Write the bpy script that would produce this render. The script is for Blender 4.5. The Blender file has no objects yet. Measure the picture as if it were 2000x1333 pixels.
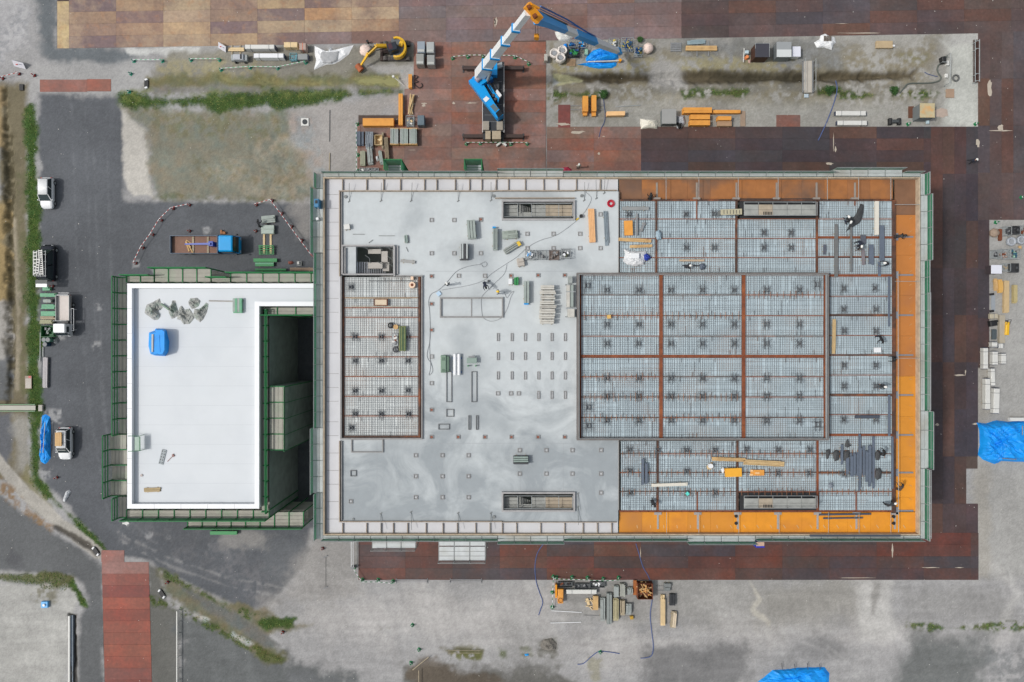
import bpy,bmesh,math,random
import numpy as np
from mathutils import Vector,Matrix
R=math.radians
rnd=random.Random(7)
scene=bpy.context.scene
COL=scene.collection
# ---------------------------------------------------------------- camera, sky, sun
S,H=15.1,88.0                       # photo pixels per metre on the ground, drone height
cam=bpy.data.objects.new('camera',bpy.data.cameras.new('camera'))
COL.objects.link(cam);scene.camera=cam
cam.location=(0,0,H)
cam.data.sensor_width=36;cam.data.lens=36*H/(2000/S)
cam.data.clip_end=2000
world=bpy.data.worlds.new('World');scene.world=world;world.use_nodes=True
nt=world.node_tree
sky=nt.nodes.new('ShaderNodeTexSky');sky.sky_type='NISHITA';sky.sun_disc=False
SUN_AZ,SUN_EL=7.0,53.0
sky.sun_elevation=R(SUN_EL);sky.sun_rotation=R(270-SUN_AZ)
sky.air_density=1.6;sky.dust_density=4.0;sky.ozone_density=1.0
bg=nt.nodes['Background'];bg.inputs['Strength'].default_value=0.115
hs=nt.nodes.new('ShaderNodeHueSaturation');hs.inputs['Saturation'].default_value=.42      # thin cloud: a paler sky
nt.links.new(sky.outputs[0],hs.inputs['Color']);nt.links.new(hs.outputs[0],bg.inputs[0])
sd=bpy.data.lights.new('sun','SUN');sd.energy=2.0;sd.angle=R(3.0);sd.color=(1.0,0.965,0.92)
sun=bpy.data.objects.new('sun',sd);COL.objects.link(sun)
sun.rotation_euler=Vector((math.cos(R(SUN_EL))*math.cos(R(SUN_AZ)),math.cos(R(SUN_EL))*math.sin(R(SUN_AZ)),-math.sin(R(SUN_EL)))).to_track_quat('-Z','Y').to_euler()
scene.view_settings.view_transform='Standard';scene.view_settings.look='None'
scene.view_settings.exposure=0.0;scene.view_settings.gamma=1
# ---------------------------------------------------------------- helpers
def sc(z=0):return S*H/(H-z)
def W(px,py,z=0.0):
 k=sc(z);return((px-1000)/k,(666.5-py)/k,z)
def lin(c):return tuple((v/255/12.92 if v/255<=.04045 else((v/255+.055)/1.055)**2.4)for v in c)
MATS={}
def mat(name,c=(150,150,150),rough=.75,var=.16,scale=1.2,bump=0.0,metal=0.0,alpha=1.0,second=None,amt=.5,sc2=.4,coord='P'):
 if name in MATS:return MATS[name]
 m=bpy.data.materials.new(name);m.use_nodes=True;n=m.node_tree.nodes;l=m.node_tree.links
 p=n['Principled BSDF'];p.inputs['Roughness'].default_value=rough;p.inputs['Metallic'].default_value=metal
 g=n.new('ShaderNodeNewGeometry')
 a=n.new('ShaderNodeTexNoise');a.inputs['Scale'].default_value=scale;a.inputs['Detail'].default_value=7;a.inputs['Roughness'].default_value=.65
 l.new(g.outputs['Position'],a.inputs['Vector'])
 r=n.new('ShaderNodeMapRange');r.inputs[1].default_value=.25;r.inputs[2].default_value=.75
 r.inputs[3].default_value=1-var;r.inputs[4].default_value=1+var;l.new(a.outputs[0],r.inputs[0])
 base=n.new('ShaderNodeRGB');base.outputs[0].default_value=(*lin(c),1);src=base.outputs[0]
 if c=='obj':
  pass
 if second:
  b=n.new('ShaderNodeTexNoise');b.inputs['Scale'].default_value=sc2;b.inputs['Detail'].default_value=5
  l.new(g.outputs['Position'],b.inputs['Vector'])
  r2=n.new('ShaderNodeMapRange');r2.inputs[1].default_value=.5;r2.inputs[2].default_value=.68;r2.inputs[4].default_value=amt
  l.new(b.outputs[0],r2.inputs[0])
  mx=n.new('ShaderNodeMix');mx.data_type='RGBA';mx.inputs[7].default_value=(*lin(second),1)
  l.new(r2.outputs[0],mx.inputs[0]);l.new(src,mx.inputs[6]);src=mx.outputs[2]
 v=n.new('ShaderNodeVectorMath');v.operation='SCALE';l.new(src,v.inputs[0]);l.new(r.outputs[0],v.inputs['Scale'])
 l.new(v.outputs[0],p.inputs['Base Color'])
 if bump:
  bp=n.new('ShaderNodeBump');bp.inputs['Strength'].default_value=bump;bp.inputs['Distance'].default_value=.05
  l.new(a.outputs[0],bp.inputs['Height']);l.new(bp.outputs[0],p.inputs['Normal'])
 if alpha<1:p.inputs['Alpha'].default_value=alpha
 MATS[name]=m;return m
def net(name,c,tr=.3,tl=.5):
 m=bpy.data.materials.new(name);m.use_nodes=True;n=m.node_tree.nodes;l=m.node_tree.links;n.remove(n['Principled BSDF']);o=n['Material Output']
 d=n.new('ShaderNodeBsdfDiffuse');t=n.new('ShaderNodeBsdfTranslucent');p=n.new('ShaderNodeBsdfTransparent');a=n.new('ShaderNodeMixShader');b=n.new('ShaderNodeMixShader')
 w=n.new('ShaderNodeTexNoise');w.inputs['Scale'].default_value=1.1;w.inputs['Detail'].default_value=5;g=n.new('ShaderNodeNewGeometry');l.new(g.outputs['Position'],w.inputs['Vector'])
 r=n.new('ShaderNodeMapRange');r.inputs[1].default_value=.3;r.inputs[2].default_value=.7;r.inputs[3].default_value=.85;r.inputs[4].default_value=1.15;l.new(w.outputs[0],r.inputs[0])
 v=n.new('ShaderNodeVectorMath');v.operation='SCALE';v.inputs[0].default_value=lin(c);l.new(r.outputs[0],v.inputs['Scale']);l.new(v.outputs[0],d.inputs[0]);l.new(v.outputs[0],t.inputs[0])
 a.inputs[0].default_value=tl;l.new(d.outputs[0],a.inputs[1]);l.new(t.outputs[0],a.inputs[2]);b.inputs[0].default_value=tr;l.new(a.outputs[0],b.inputs[1]);l.new(p.outputs[0],b.inputs[2]);l.new(b.outputs[0],o.inputs[0])
 MATS[name]=m;return m
class MB:
 def __init__(s,o=(0,0,0)):s.v=[];s.f=[];s.m=[];s.o=Vector(o);s.mats=[];s.cur=0;s.sm=[];s.smooth=False
 def use(s,m):
  if m not in s.mats:s.mats.append(m)
  s.cur=s.mats.index(m);return s
 def add(s,vs,fs):
  b=len(s.v);s.v+=[tuple(x)for x in vs];s.f+=[tuple(b+i for i in f)for f in fs];s.m+=[s.cur]*len(fs);s.sm+=[s.smooth]*len(fs);return s
 def box(s,x0,x1,y0,y1,z0,z1):
  if x0>x1:x0,x1=x1,x0
  if y0>y1:y0,y1=y1,y0
  return s.add([(x0,y0,z0),(x1,y0,z0),(x1,y1,z0),(x0,y1,z0),(x0,y0,z1),(x1,y0,z1),(x1,y1,z1),(x0,y1,z1)],
                     [(0,3,2,1),(4,5,6,7),(0,1,5,4),(1,2,6,5),(2,3,7,6),(3,0,4,7)])
 def bx(s,cx,cy,w,d,z0,z1,rot=0,bev=0):
  c,n=math.cos(R(rot)),math.sin(R(rot));P=[]
  if bev:
   for z,k in((z0,0),(z1-bev,0),(z1,bev)):
    for a,b in((-1,-1),(1,-1),(1,1),(-1,1)):
     x=a*(w/2-k);y=b*(d/2-k);P.append((cx+x*c-y*n,cy+x*n+y*c,z))
   F=[(0,3,2,1),(8,9,10,11)]
   for q in(0,4):F+=[(q+i,q+(i+1)%4,q+4+(i+1)%4,q+4+i)for i in range(4)]
   return s.add(P,F)
  for z in(z0,z1):
   for a,b in((-1,-1),(1,-1),(1,1),(-1,1)):
    x=a*w/2;y=b*d/2;P.append((cx+x*c-y*n,cy+x*n+y*c,z))
  return s.add(P,[(0,3,2,1),(4,5,6,7),(0,1,5,4),(1,2,6,5),(2,3,7,6),(3,0,4,7)])
 def pb(s,x0,y0,x1,y1,z0,z1):                     # rectangle measured at its top height
  a=W(x0,y0,z1);b=W(x1,y1,z1);return s.box(a[0],b[0],b[1],a[1],z0,z1)
 def beam(s,p,q,w,h=None,up=(0,0,1)):
  h=h or w;p=Vector(p);q=Vector(q);d=(q-p)
  if d.length<1e-6:return s
  d.normalize();u=Vector(up)
  if abs(d.dot(u))>.99:u=Vector((1,0,0))
  sd_=d.cross(u).normalized();u=sd_.cross(d)
  P=[]
  for o in(p,q):
   for a,b in((-1,-1),(1,-1),(1,1),(-1,1)):P.append(o+sd_*(a*w/2)+u*(b*h/2))
  return s.add(P,[(0,3,2,1),(4,5,6,7),(0,1,5,4),(1,2,6,5),(2,3,7,6),(3,0,4,7)])
 def taper(s,p,q,w0,h0,w1,h1,up=(0,0,1)):
  p=Vector(p);q=Vector(q);d=(q-p).normalized();u=Vector(up)
  if abs(d.dot(u))>.99:u=Vector((1,0,0))
  sd_=d.cross(u).normalized();u=sd_.cross(d);P=[]
  for o,w,h in((p,w0,h0),(q,w1,h1)):
   for a,b in((-1,-1),(1,-1),(1,1),(-1,1)):P.append(o+sd_*(a*w/2)+u*(b*h/2))
  return s.add(P,[(0,3,2,1),(4,5,6,7),(0,1,5,4),(1,2,6,5),(2,3,7,6),(3,0,4,7)])
 def tube(s,pts,r,n=6,close=False):
  pts=[Vector(p)for p in pts];P=[];N=len(pts)
  for i,p in enumerate(pts):
   d=(pts[min(i+1,N-1)]-pts[max(i-1,0)]).normalized()if not close else(pts[(i+1)%N]-pts[i-1]).normalized()
   u=Vector((0,0,1))if abs(d.z)<.9 else Vector((1,0,0));a=d.cross(u).normalized();b=a.cross(d)
   rr=r[i]if isinstance(r,(list,tuple))else r
   for k in range(n):t=2*math.pi*k/n;P.append(p+a*(math.cos(t)*rr)+b*(math.sin(t)*rr))
  F=[]
  for i in range(N if close else N-1):
   j=(i+1)%N
   F+=[(i*n+k,i*n+(k+1)%n,j*n+(k+1)%n,j*n+k)for k in range(n)]
  if not close:F+=[tuple(range(n))[::-1],tuple((N-1)*n+k for k in range(n))]
  return s.add(P,F)
 def cyl(s,cx,cy,z0,z1,r,n=12,r2=None):
  r2=r if r2 is None else r2
  P=[(cx+math.cos(2*math.pi*k/n)*q,cy+math.sin(2*math.pi*k/n)*q,z)for z,q in((z0,r),(z1,r2))for k in range(n)]
  return s.add(P,[tuple(range(n))[::-1],tuple(range(n,2*n))]+[(k,(k+1)%n,n+(k+1)%n,n+k)for k in range(n)])
 def ycyl(s,p,q,r,n=12):return s.tube([p,q],r,n)
 def prism(s,pts,z0,z1):
  a=sum(pts[i][0]*pts[(i+1)%len(pts)][1]-pts[(i+1)%len(pts)][0]*pts[i][1]for i in range(len(pts)))
  if a<0:pts=pts[::-1]
  n=len(pts);P=[(p[0],p[1],z0)for p in pts]+[(p[0],p[1],z1)for p in pts]
  return s.add(P,[tuple(range(n))[::-1],tuple(range(n,2*n))]+[(k,(k+1)%n,n+(k+1)%n,n+k)for k in range(n)])
 def rings(s,rg,cap=True):
  n=len(rg[0]);P=[p for r_ in rg for p in r_];F=[]
  for i in range(len(rg)-1):F+=[(i*n+k,i*n+(k+1)%n,(i+1)*n+(k+1)%n,(i+1)*n+k)for k in range(n)]
  if cap:F+=[tuple(range(n))[::-1],tuple((len(rg)-1)*n+k for k in range(n))]
  return s.add(P,F)
 def build(s,name,m=None,parent=None,loc=None):
  me=bpy.data.meshes.new(name)
  o=parent['_o']if isinstance(parent,dict)else parent
  off=Vector(loc)if loc is not None else(s.o)
  me.from_pydata([(x-off.x,y-off.y,z-off.z)for x,y,z in s.v],[],s.f)
  mats=([m]if m and not s.mats else s.mats)or[mat('grey')]
  for q in mats:me.materials.append(q)
  if len(mats)>1:me.polygons.foreach_set('material_index',s.m)
  if any(s.sm):me.polygons.foreach_set('use_smooth',s.sm)
  me.update()
  ob=bpy.data.objects.new(name,me);COL.objects.link(ob)
  if o is not None:ob.parent=o
  elif loc is not None:ob.location=off
  return ob
def tag(o,label=None,cat=None,group=None,kind=None):
 if label:o['label']=label
 if cat:o['category']=cat
 if group:o['group']=group
 if kind:o['kind']=kind
 return o
def empty(name,loc,label,cat,group=None,rz=0):
 o=bpy.data.objects.new(name,None);COL.objects.link(o);o.location=loc;o.rotation_euler=(0,0,R(rz));o.empty_display_size=.3
 return tag(o,label,cat,group)
def part(name,mb,m,parent):                              # world-space mesh under an unrotated thing
 ob=mb.build(name,m,None,loc=None)
 me=ob.data
 root=parent
 off=Vector((0,0,0))
 p=parent
 while p is not None:off+=Vector(p.location);p=p.parent
 me.transform(Matrix.Translation(-off));ob.parent=parent
 return ob
def lpart(name,mb,m,parent):                             # local-space mesh
 ob=mb.build(name,m);ob.parent=parent;return ob
def single(name,mb,m,loc,label,cat,group=None,kind=None):
 ob=mb.build(name,m,None,loc=loc);return tag(ob,label,cat,group,kind)
def struct(name,mb,m):return tag(mb.build(name,m),kind='structure')
def copy_tree(o,parent=None):
 c=o.copy();COL.objects.link(c)
 if parent is not None:c.parent=parent
 for ch in list(o.children):copy_tree(ch,c)
 return c
# ---------------------------------------------------------------- the ground: one sheet, painted from measured regions of surface colour and one wall shadow
nrng=np.random.default_rng(3)
LAT=nrng.random((256,256))
def vn(X,Y):
 xi=np.floor(X).astype(int);yi=np.floor(Y).astype(int);fx=X-xi;fy=Y-yi
 fx=fx*fx*(3-2*fx);fy=fy*fy*(3-2*fy)
 a=LAT[xi&255,yi&255];b=LAT[(xi+1)&255,yi&255];c=LAT[xi&255,(yi+1)&255];d=LAT[(xi+1)&255,(yi+1)&255]
 return(a*(1-fx)+b*fx)*(1-fy)+(c*(1-fx)+d*fx)*fy
def fbm(X,Y,s,seed=0,o=4):
 t=0;A=1;N=0
 for k in range(o):t=t+A*vn(X*s*2**k+seed*17.3+k*31,Y*s*2**k+seed*9.1+k*7);N+=A;A*=.55
 return t/N
ST=0.15
gx=np.arange(-75,75.01,ST);gy=np.arange(-52,52.01,ST)
GX,GY=np.meshgrid(gx,gy);NX,NY=len(gx),len(gy)
X=GX.ravel();Y=GY.ravel()
RGB=np.empty((X.size,3));RGB[:]=lin((152,150,148));CLS=np.zeros(X.size,int);Z=np.zeros(X.size)
WN=(fbm(X,Y,.35,1,5)-.5)*2;WN2=(fbm(X,Y,1.6,2,3)-.5)*2;MN=fbm(X,Y,.5,3,4);MF=fbm(X,Y,1.9,4,3)
def sdf(poly,x,y):
 d=np.full(x.size,1e9);ins=np.zeros(x.size,bool);n=len(poly)
 for i in range(n):
  ax,ay=poly[i];bx_,by_=poly[(i+1)%n];ex,ey=bx_-ax,by_-ay
  t=np.clip(((x-ax)*ex+(y-ay)*ey)/(ex*ex+ey*ey+1e-9),0,1)
  d=np.minimum(d,(x-ax-t*ex)**2+(y-ay-t*ey)**2)
  c=((ay>y)!=(by_>y))&(x<(bx_-ax)*(y-ay)/(by_-ay+1e-12)+ax);ins^=c
 d=np.sqrt(d);return np.where(ins,-d,d)
def paint(c,poly,soft=.6,warp=.8,k=1.0,mott=0.0,cls=None,dz=0.0,width=None):
 P=[W(*p)[:2]for p in poly]
 xs=[p[0]for p in P];ys=[p[1]for p in P];mg=soft+warp*1.5+(width or 0)
 idx=np.nonzero((X>min(xs)-mg)&(X<max(xs)+mg)&(Y>min(ys)-mg)&(Y<max(ys)+mg))[0]
 x=X[idx];y=Y[idx]
 if width:
  d=np.full(x.size,1e9)
  for i in range(len(P)-1):
   ax,ay=P[i];ex,ey=P[i+1][0]-ax,P[i+1][1]-ay
   t=np.clip(((x-ax)*ex+(y-ay)*ey)/(ex*ex+ey*ey+1e-9),0,1)
   d=np.minimum(d,(x-ax-t*ex)**2+(y-ay-t*ey)**2)
  d=np.sqrt(d)-width/2
 else:d=sdf(P,x,y)
 d=d+WN[idx]*warp+WN2[idx]*warp*.35
 a=np.clip(.5-d/soft,0,1);a=a*a*(3-2*a)
 if dz:Z[idx]-=np.clip(-d/max(soft,.8),0,1)*dz
 if mott:a=a*np.clip((MF[idx]*.6+MN[idx]*.4-.5)*7+1-mott,0,1)
 if c is not None:RGB[idx]+=(np.array(lin(c))-RGB[idx])*(a*k)[:,None]
 if cls is not None:CLS[idx[a>.5]]=cls
# large surfaces -------------------------------------------------
ASPH,GRS,LAWN,PATHC=1,2,3,4
paint((158,156,151),[(1905,420),(2100,420),(2100,1133),(1905,1133)],2,1,.9)
paint((148,145,140),[(1100,1120),(1720,1120),(1720,1235),(1400,1240),(1100,1210)],3,2,.8)
paint((172,168,164),[(560,1190),(700,1165),(900,1160),(1090,1150),(1100,1235),(1430,1230),(1700,1225),(1990,1240),(1990,1260),(1400,1262),(1200,1290),(900,1250),(700,1250),(600,1240)],5,3,.8)
A=(91,93,96)
paint(A,[(75,180),(240,180),(243,390),(615,396),(700,600),(700,1000),(612,1040),(600,1085),(575,1125),(550,1160),(490,1190),(460,1185),(310,1112),(290,1098),(205,1078),(100,960),(76,930)],.8,.7,1,cls=ASPH)
paint((103,107,109),[(62,-80),(114,-80),(114,93),(240,97),(300,98),(232,128),(120,132),(85,105),(70,60)],1.6,1.5,1,cls=ASPH)
paint((97,99,102),[(80,190),(238,190),(240,400),(380,400),(300,520),(80,420)],6,3,.5)
paint((148,144,139),[(598,1020),(720,1060),(700,1160),(560,1190),(520,1180),(575,1120)],3.5,2.5,.7)
paint((100,102,104),[(505,1045),(600,1050),(600,1070),(560,1085),(540,1135),(520,1120)],1.5,1.5,.8)
paint((150,146,140),[(430,1035),(535,1040),(525,1070),(440,1062)],1.5,1.5,.6)
paint((168,162,155),[(590,330),(615,400),(615,500),(590,480),(560,420)],2,1.5,.5)
paint((125,122,122),[(230,1040),(420,1060),(520,1120),(500,1180),(420,1130)],4,3,.35,mott=.5)
for q in(((120,655),12),((195,600),9),((107,815),16),((190,675),8),((405,450),11),((265,515),9),((90,925),14),((150,840),5),((245,1022),5),((290,1047),5),((330,1050),4),((400,1070),8),((300,530),6)):
 (a,b),r_=q;paint((175,174,172),[(a-r_,b-r_*.7),(a+r_,b-r_),(a+r_*.8,b+r_*.8),(a-r_*.7,b+r_)],.5,.5,.55,mott=.35)
# north-west corner
paint((168,166,165),[(-80,-80),(50,-80),(62,20),(40,90),(0,120),(-80,120)],3,3,.85)
paint((120,122,124),[(0,40),(60,30),(50,100),(0,110)],3,3,.5,mott=.4)
paint((158,156,153),[(38,135),(75,125),(225,128),(300,108),(300,175),(240,184),(218,183),(75,184),(68,202),(50,200),(40,165)],1,1,.9)
paint((190,189,184),[(240,93),(388,92),(392,110),(370,140),(352,150),(338,132),(318,108),(255,108)],.5,.6,.95)
paint((182,177,168),[(238,205),(255,235),(290,255),(292,300),(290,340),(305,388),(262,384),(242,350)],.6,.8,1)
# strip with stored goods and ditch, north-west
paint((128,124,112),[(330,104),(420,100),(700,92),(812,86),(812,176),(300,185),(285,150),(310,130)],1.2,1,.9)
paint((150,142,112),[(300,118),(350,125),(420,122),(520,135),(560,152),(300,158)],1.5,1.5,.8,mott=.25)
paint((105,103,70),[(285,150),(420,146),(560,148),(690,142),(785,140),(785,176),(690,170),(285,178)],1,1,.85,cls=LAWN)
paint((120,117,111),[(300,170),(470,168),(640,170),(780,172),(780,184),(470,184),(300,184)],.9,.9,.9)
paint((128,122,84),[(430,152),(560,155),(640,156),(650,168),(450,168)],.8,.6,.9,dz=.5)
paint((143,139,96),[(688,152),(720,148),(778,148),(781,170),(740,168),(692,164)],.4,.4,1,dz=.5)
paint((165,162,158),[(715,128),(812,128),(812,175),(782,178),(780,145),(740,145)],.8,.7,.9)
paint((66,62,42),[(590,138),(640,140),(680,147),(620,152)],.8,.6,.5,mott=.4)
# dry lawn and pale earth below it
paint((122,120,106),[(240,210),(300,212),(420,218),(560,212),(610,235),(640,335),(618,392),(300,392),(288,320),(285,255)],1.2,1,1,cls=LAWN)
paint((112,108,76),[(260,215),(560,215),(590,260),(560,300),(300,250)],3,3,.55,mott=.45)
paint((150,143,128),[(480,290),(610,250),(700,330),(618,392),(480,380),(380,340)],2.5,2.5,.8,mott=.1)
paint((88,88,52),[(300,376),(340,380),(620,388),(610,396),(300,393)],.5,.5,.5,mott=.5)
paint((95,92,60),[(380,310),(560,300),(600,340),(560,370),(380,360)],2,2,.45,mott=.6)
paint((156,151,146),[(560,216),(640,200),(790,182),(790,200),(700,240),(700,345),(612,345),(598,300),(575,280),(560,240)],1.5,1.2,.95)
paint((150,146,142),[(565,225),(625,225),(640,262),(610,280),(570,270)],.8,.6,.9)
# green verge
paint((62,80,40),[(234,184),(300,190),(480,182),(640,177),(784,179),(700,191),(645,197),(560,210),(440,212),(300,210),(240,206)],1.2,1.1,1,cls=GRS)
paint((110,116,66),[(238,180),(480,176),(780,172),(780,182),(480,190),(238,192)],1,1,.6,mott=.45)
# north-east storage strip
paint((150,147,140),[(1066,77),(1910,66),(1910,246),(1068,252)],.15,.05,1)
paint((132,128,118),[(1072,82),(1850,72),(1850,244),(1072,248)],3,3,.7,mott=.25)
paint((116,114,104),[(1075,168),(1850,160),(1840,240),(1075,245)],3,2.5,.55,mott=.4);paint((122,112,86),[(1075,100),(1820,95),(1820,200),(1075,215)],2.5,2.5,.6,mott=.5);paint((170,168,162),[(1180,195),(1480,200),(1620,205),(1780,200),(1780,240),(1200,240)],3,2.5,.6,mott=.45);paint((108,110,110),[(1340,76),(1580,74),(1640,90),(1640,130),(1450,118),(1340,105)],2,2,.6)
paint((148,141,112),[(1078,124),(1180,128),(1280,108),(1282,138),(1090,144)],.8,.7,.9,mott=.1)
paint((146,141,118),[(1300,118),(1420,112),(1540,122),(1540,138),(1300,138)],.8,.8,.85,mott=.15)
paint((142,134,104),[(1085,122),(1560,118),(1560,144),(1085,146)],1.2,1.2,.8,mott=.3);paint((84,76,60),[(1078,142),(1280,142),(1300,138),(1560,142),(1620,143),(1730,138),(1790,136),(1790,158),(1600,162),(1300,166),(1080,166)],.9,.7,1,dz=.7)
paint((62,58,46),[(1400,142),(1572,142),(1572,162),(1420,160)],1.5,.6,.8)
paint((176,172,136),[(1080,144),(1110,146),(1142,154),(1138,162),(1092,168),(1080,166)],.3,.3,1)
paint((176,178,180),[(1080,152),(1096,160),(1080,168)],.4,.3,.8)
paint((150,147,142),[(1265,118),(1330,118),(1340,172),(1262,170)],1,1,.95)
paint((112,110,104),[(1085,168),(1300,168),(1840,160),(1840,178),(1085,182)],1,.8,.7,mott=.2)
for pl in([(1075,178),(1190,182),(1190,192),(1080,192)],[(1330,178),(1400,172),(1460,178),(1450,190),(1340,190)],[(1630,176),(1700,182),(1840,176),(1840,188),(1640,192)],[(1600,174),(1640,178),(1640,188),(1600,184)]):
 paint((66,78,40),pl,.7,.8,.95,mott=.2,cls=GRS)
paint((118,114,84),[(1760,105),(1810,110),(1805,122),(1765,120)],.8,.8,.7,mott=.4)
paint((178,178,170),[(1845,88),(1905,74),(1911,246),(1840,247),(1840,200),(1850,150)],1.4,1,1)
paint((165,163,158),[(1860,62),(1912,62),(1912,90),(1850,92)],1.5,1,.8)
paint((66,48,42),[(1901,78),(1914,78),(1914,161),(1901,161)],.1,.05,1)
# west strip: tan bank, dark ditch, track, green verge
paint((112,104,84),[(-80,165),(55,165),(55,940),(-80,940)],1,.8,1)
paint((152,132,98),[(-80,170),(6,170),(8,290),(-80,290)],.8,.8,.9)
paint((158,155,150),[(-80,290),(2,290),(0,400),(-80,400)],.8,.8,.9)
paint((150,130,92),[(-80,395),(14,395),(22,430),(8,470),(20,500),(14,590),(-80,590)],.7,1,.95)
paint((158,154,148),[(-80,600),(18,590),(25,700),(10,720),(-80,700)],.8,1,.9)
paint((96,98,100),[(-80,690),(20,700),(28,780),(-80,790)],.8,1,.9)
paint((66,60,42),[(4,170),(14,170),(24,300),(28,500),(30,700),(24,790),(10,790),(14,600),(8,400),(2,300)],.8,1,.8,mott=.15,dz=.5)
paint((160,150,132),[(28,430),(36,600),(34,760)],.5,.5,.6,width=.5)
paint((60,82,38),[(51,202),(70,202),(76,330),(79,500),(75,600),(80,780),(78,930),(100,960),(150,1010),(207,1060),(209,1080),(195,1078),(60,940),(55,800),(52,500)],.8,.8,1,cls=GRS)
paint((98,98,70),[(36,340),(52,340),(54,780),(40,780)],.8,.8,.6,mott=.4)
paint((95,97,102),[(-80,806),(22,806),(28,860),(20,915),(-80,900)],1,1,.9)
paint((150,147,140),[(25,810),(55,815),(60,930),(30,920)],1.5,1,.8)
paint((118,112,80),[(52,900),(70,960),(120,1010),(190,1075),(150,1055),(60,990),(40,940)],1,1,.8)
paint((98,99,99),[(-80,930),(20,985),(110,1045),(185,1088),(200,1110),(205,1420),(150,1420),(152,1210),(178,1182),(148,1128),(0,1118),(-80,1115)],.8,.7,1,cls=ASPH)
paint((162,157,148),[(-30,870),(20,930),(50,965),(110,1015),(190,1080)],.4,.3,1,width=1.6,cls=PATHC)
paint((126,98,62),[(0,930),(35,965),(60,1000),(110,1030),(100,1040),(40,1000),(0,960)],.8,.8,.8,mott=.2)
paint((48,42,34),[(110,1030),(150,1052),(190,1080)],.5,.4,.8,width=.8,dz=.3)
paint((82,82,84),[(20,1070),(45,1085),(50,1110),(25,1115),(10,1095)],1,.8,.7)
paint((84,86,52),[(-80,1110),(60,1118),(140,1122),(150,1140),(100,1150),(0,1136),(-80,1130)],.8,.9,.9,cls=GRS)
paint((166,164,158),[(-80,1136),(40,1140),(95,1144),(110,1155),(150,1150),(154,1172),(140,1196),(133,1210),(133,1420),(-80,1420)],.8,.8,1)
paint((98,92,62),[(62,1150),(110,1148),(105,1172),(65,1170)],.8,.8,.6,mott=.2)
paint((62,84,38),[(140,1130),(150,1140),(165,1170),(168,1184),(156,1182),(150,1160),(138,1145)],.5,.5,1,cls=GRS)
paint((52,50,46),[(134,1200),(150,1200),(154,1420),(140,1420)],.3,.3,.9,dz=.8)  # dark strip painted as the white wall's shadow, also sunk into the ground
# south
paint((101,100,95),[(288,1098),(310,1112),(330,1180),(350,1190),(352,1420),(290,1420)],.8,.5,1,cls=ASPH)
paint((95,97,96),[(350,1196),(420,1210),(560,1290),(700,1320),(750,1420),(350,1420)],2,2,.95)
paint((103,98,72),[(305,1112),(400,1158),(500,1195),(610,1222),(560,1240),(500,1235),(560,1290),(520,1290),(420,1225),(320,1165)],1,1,.85,cls=LAWN)
paint((102,102,98),[(330,1130),(400,1165),(480,1212),(545,1260),(520,1265),(400,1190)],.8,.6,.9)
paint((64,82,40),[(505,1215),(560,1200),(580,1206),(575,1228),(520,1230)],.6,.6,1,cls=GRS)
paint((72,84,44),[(310,1112),(360,1135),(450,1182),(500,1200),(490,1210),(400,1168),(320,1130)],.6,.6,.9,mott=.2,cls=GRS)
paint((74,82,44),[(292,1165),(330,1172),(430,1225),(500,1260),(550,1290),(510,1285),(420,1235),(330,1190),(295,1180)],.7,.7,.9,mott=.2,cls=GRS)
paint((172,169,162),[(380,1196),(410,1210),(400,1216),(376,1202)],.4,.4,.8)
paint((168,165,158),[(455,1235),(495,1258),(486,1262),(450,1242)],.4,.4,.8)
paint((84,86,50),[(500,1262),(530,1280),(555,1285),(550,1298),(510,1285)],.6,.6,.8)
paint((108,108,110),[(-80,1420),(560,1420),(560,1310),(700,1330),(700,1420)],1,1,.3)
paint((94,92,86),[(800,1310),(860,1295),(1000,1312),(1090,1300),(1130,1330),(1100,1420),(780,1420)],2,2,.85)
paint((88,76,62),[(815,1283),(850,1285),(870,1300),(930,1310),(990,1330),(900,1345),(830,1350),(800,1320)],1,1,.7)
for pl,c_ in(([(860,1265),(910,1263),(945,1270),(940,1285),(885,1285)],(96,92,66)),([(740,1225),(780,1224),(778,1230),(742,1231)],(104,104,78)),([(1055,1250),(1085,1248),(1090,1280),(1050,1280)],(82,78,62)),([(1150,1285),(1172,1290),(1168,1333),(1158,1333)],(138,134,118)),([(1020,1268),(1035,1268),(1035,1278),(1020,1278)],(90,92,60)),([(975,1270),(990,1270),(988,1284),(976,1282)],(84,92,50)),([(880,1275),(940,1276),(938,1286),(882,1286)],(96,98,58))):
 paint(c_,pl,.6,.8,.85,mott=.2)
paint((112,111,110),[(1280,1275),(1380,1255),(1450,1262),(1440,1350),(1260,1350)],3,2.5,.85)
paint((100,102,100),[(1790,1240),(1920,1238),(1930,1290),(1900,1360),(1740,1360),(1760,1280)],3,2,.9)
paint((120,119,118),[(1540,1245),(1620,1240),(1650,1270),(1600,1290),(1540,1280)],2.5,2,.8)
paint((108,110,110),[(1930,1260),(2100,1240),(2100,1400),(1940,1400)],3,2,.6,mott=.3)
paint((140,136,128),[(1480,1140),(1680,1140),(1680,1200),(1480,1220)],3,2,.5)
paint((178,175,170),[(1675,1135),(1740,1135),(1750,1250),(1680,1250)],1.5,1,.8)
paint((135,132,127),[(1705,1140),(1720,1140),(1708,1200),(1702,1200)],.8,.6,.8)
paint((178,172,160),[(1463,1135),(1485,1170),(1470,1190),(1500,1215)],.4,.5,.7,width=.6)
paint((132,130,126),[(1760,1150),(1960,1140),(1980,1210),(1770,1215)],3,2,.5)
paint((172,169,164),[(1920,1090),(1975,1140),(1990,1160),(1960,1210)],1.2,.6,.6,width=1.0)
paint((74,86,44),[(1762,1218),(1800,1216),(1860,1224),(1930,1218),(2100,1214),(2100,1224),(1920,1230),(1820,1232)],.6,.8,.9,mott=.25,cls=GRS)
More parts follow.
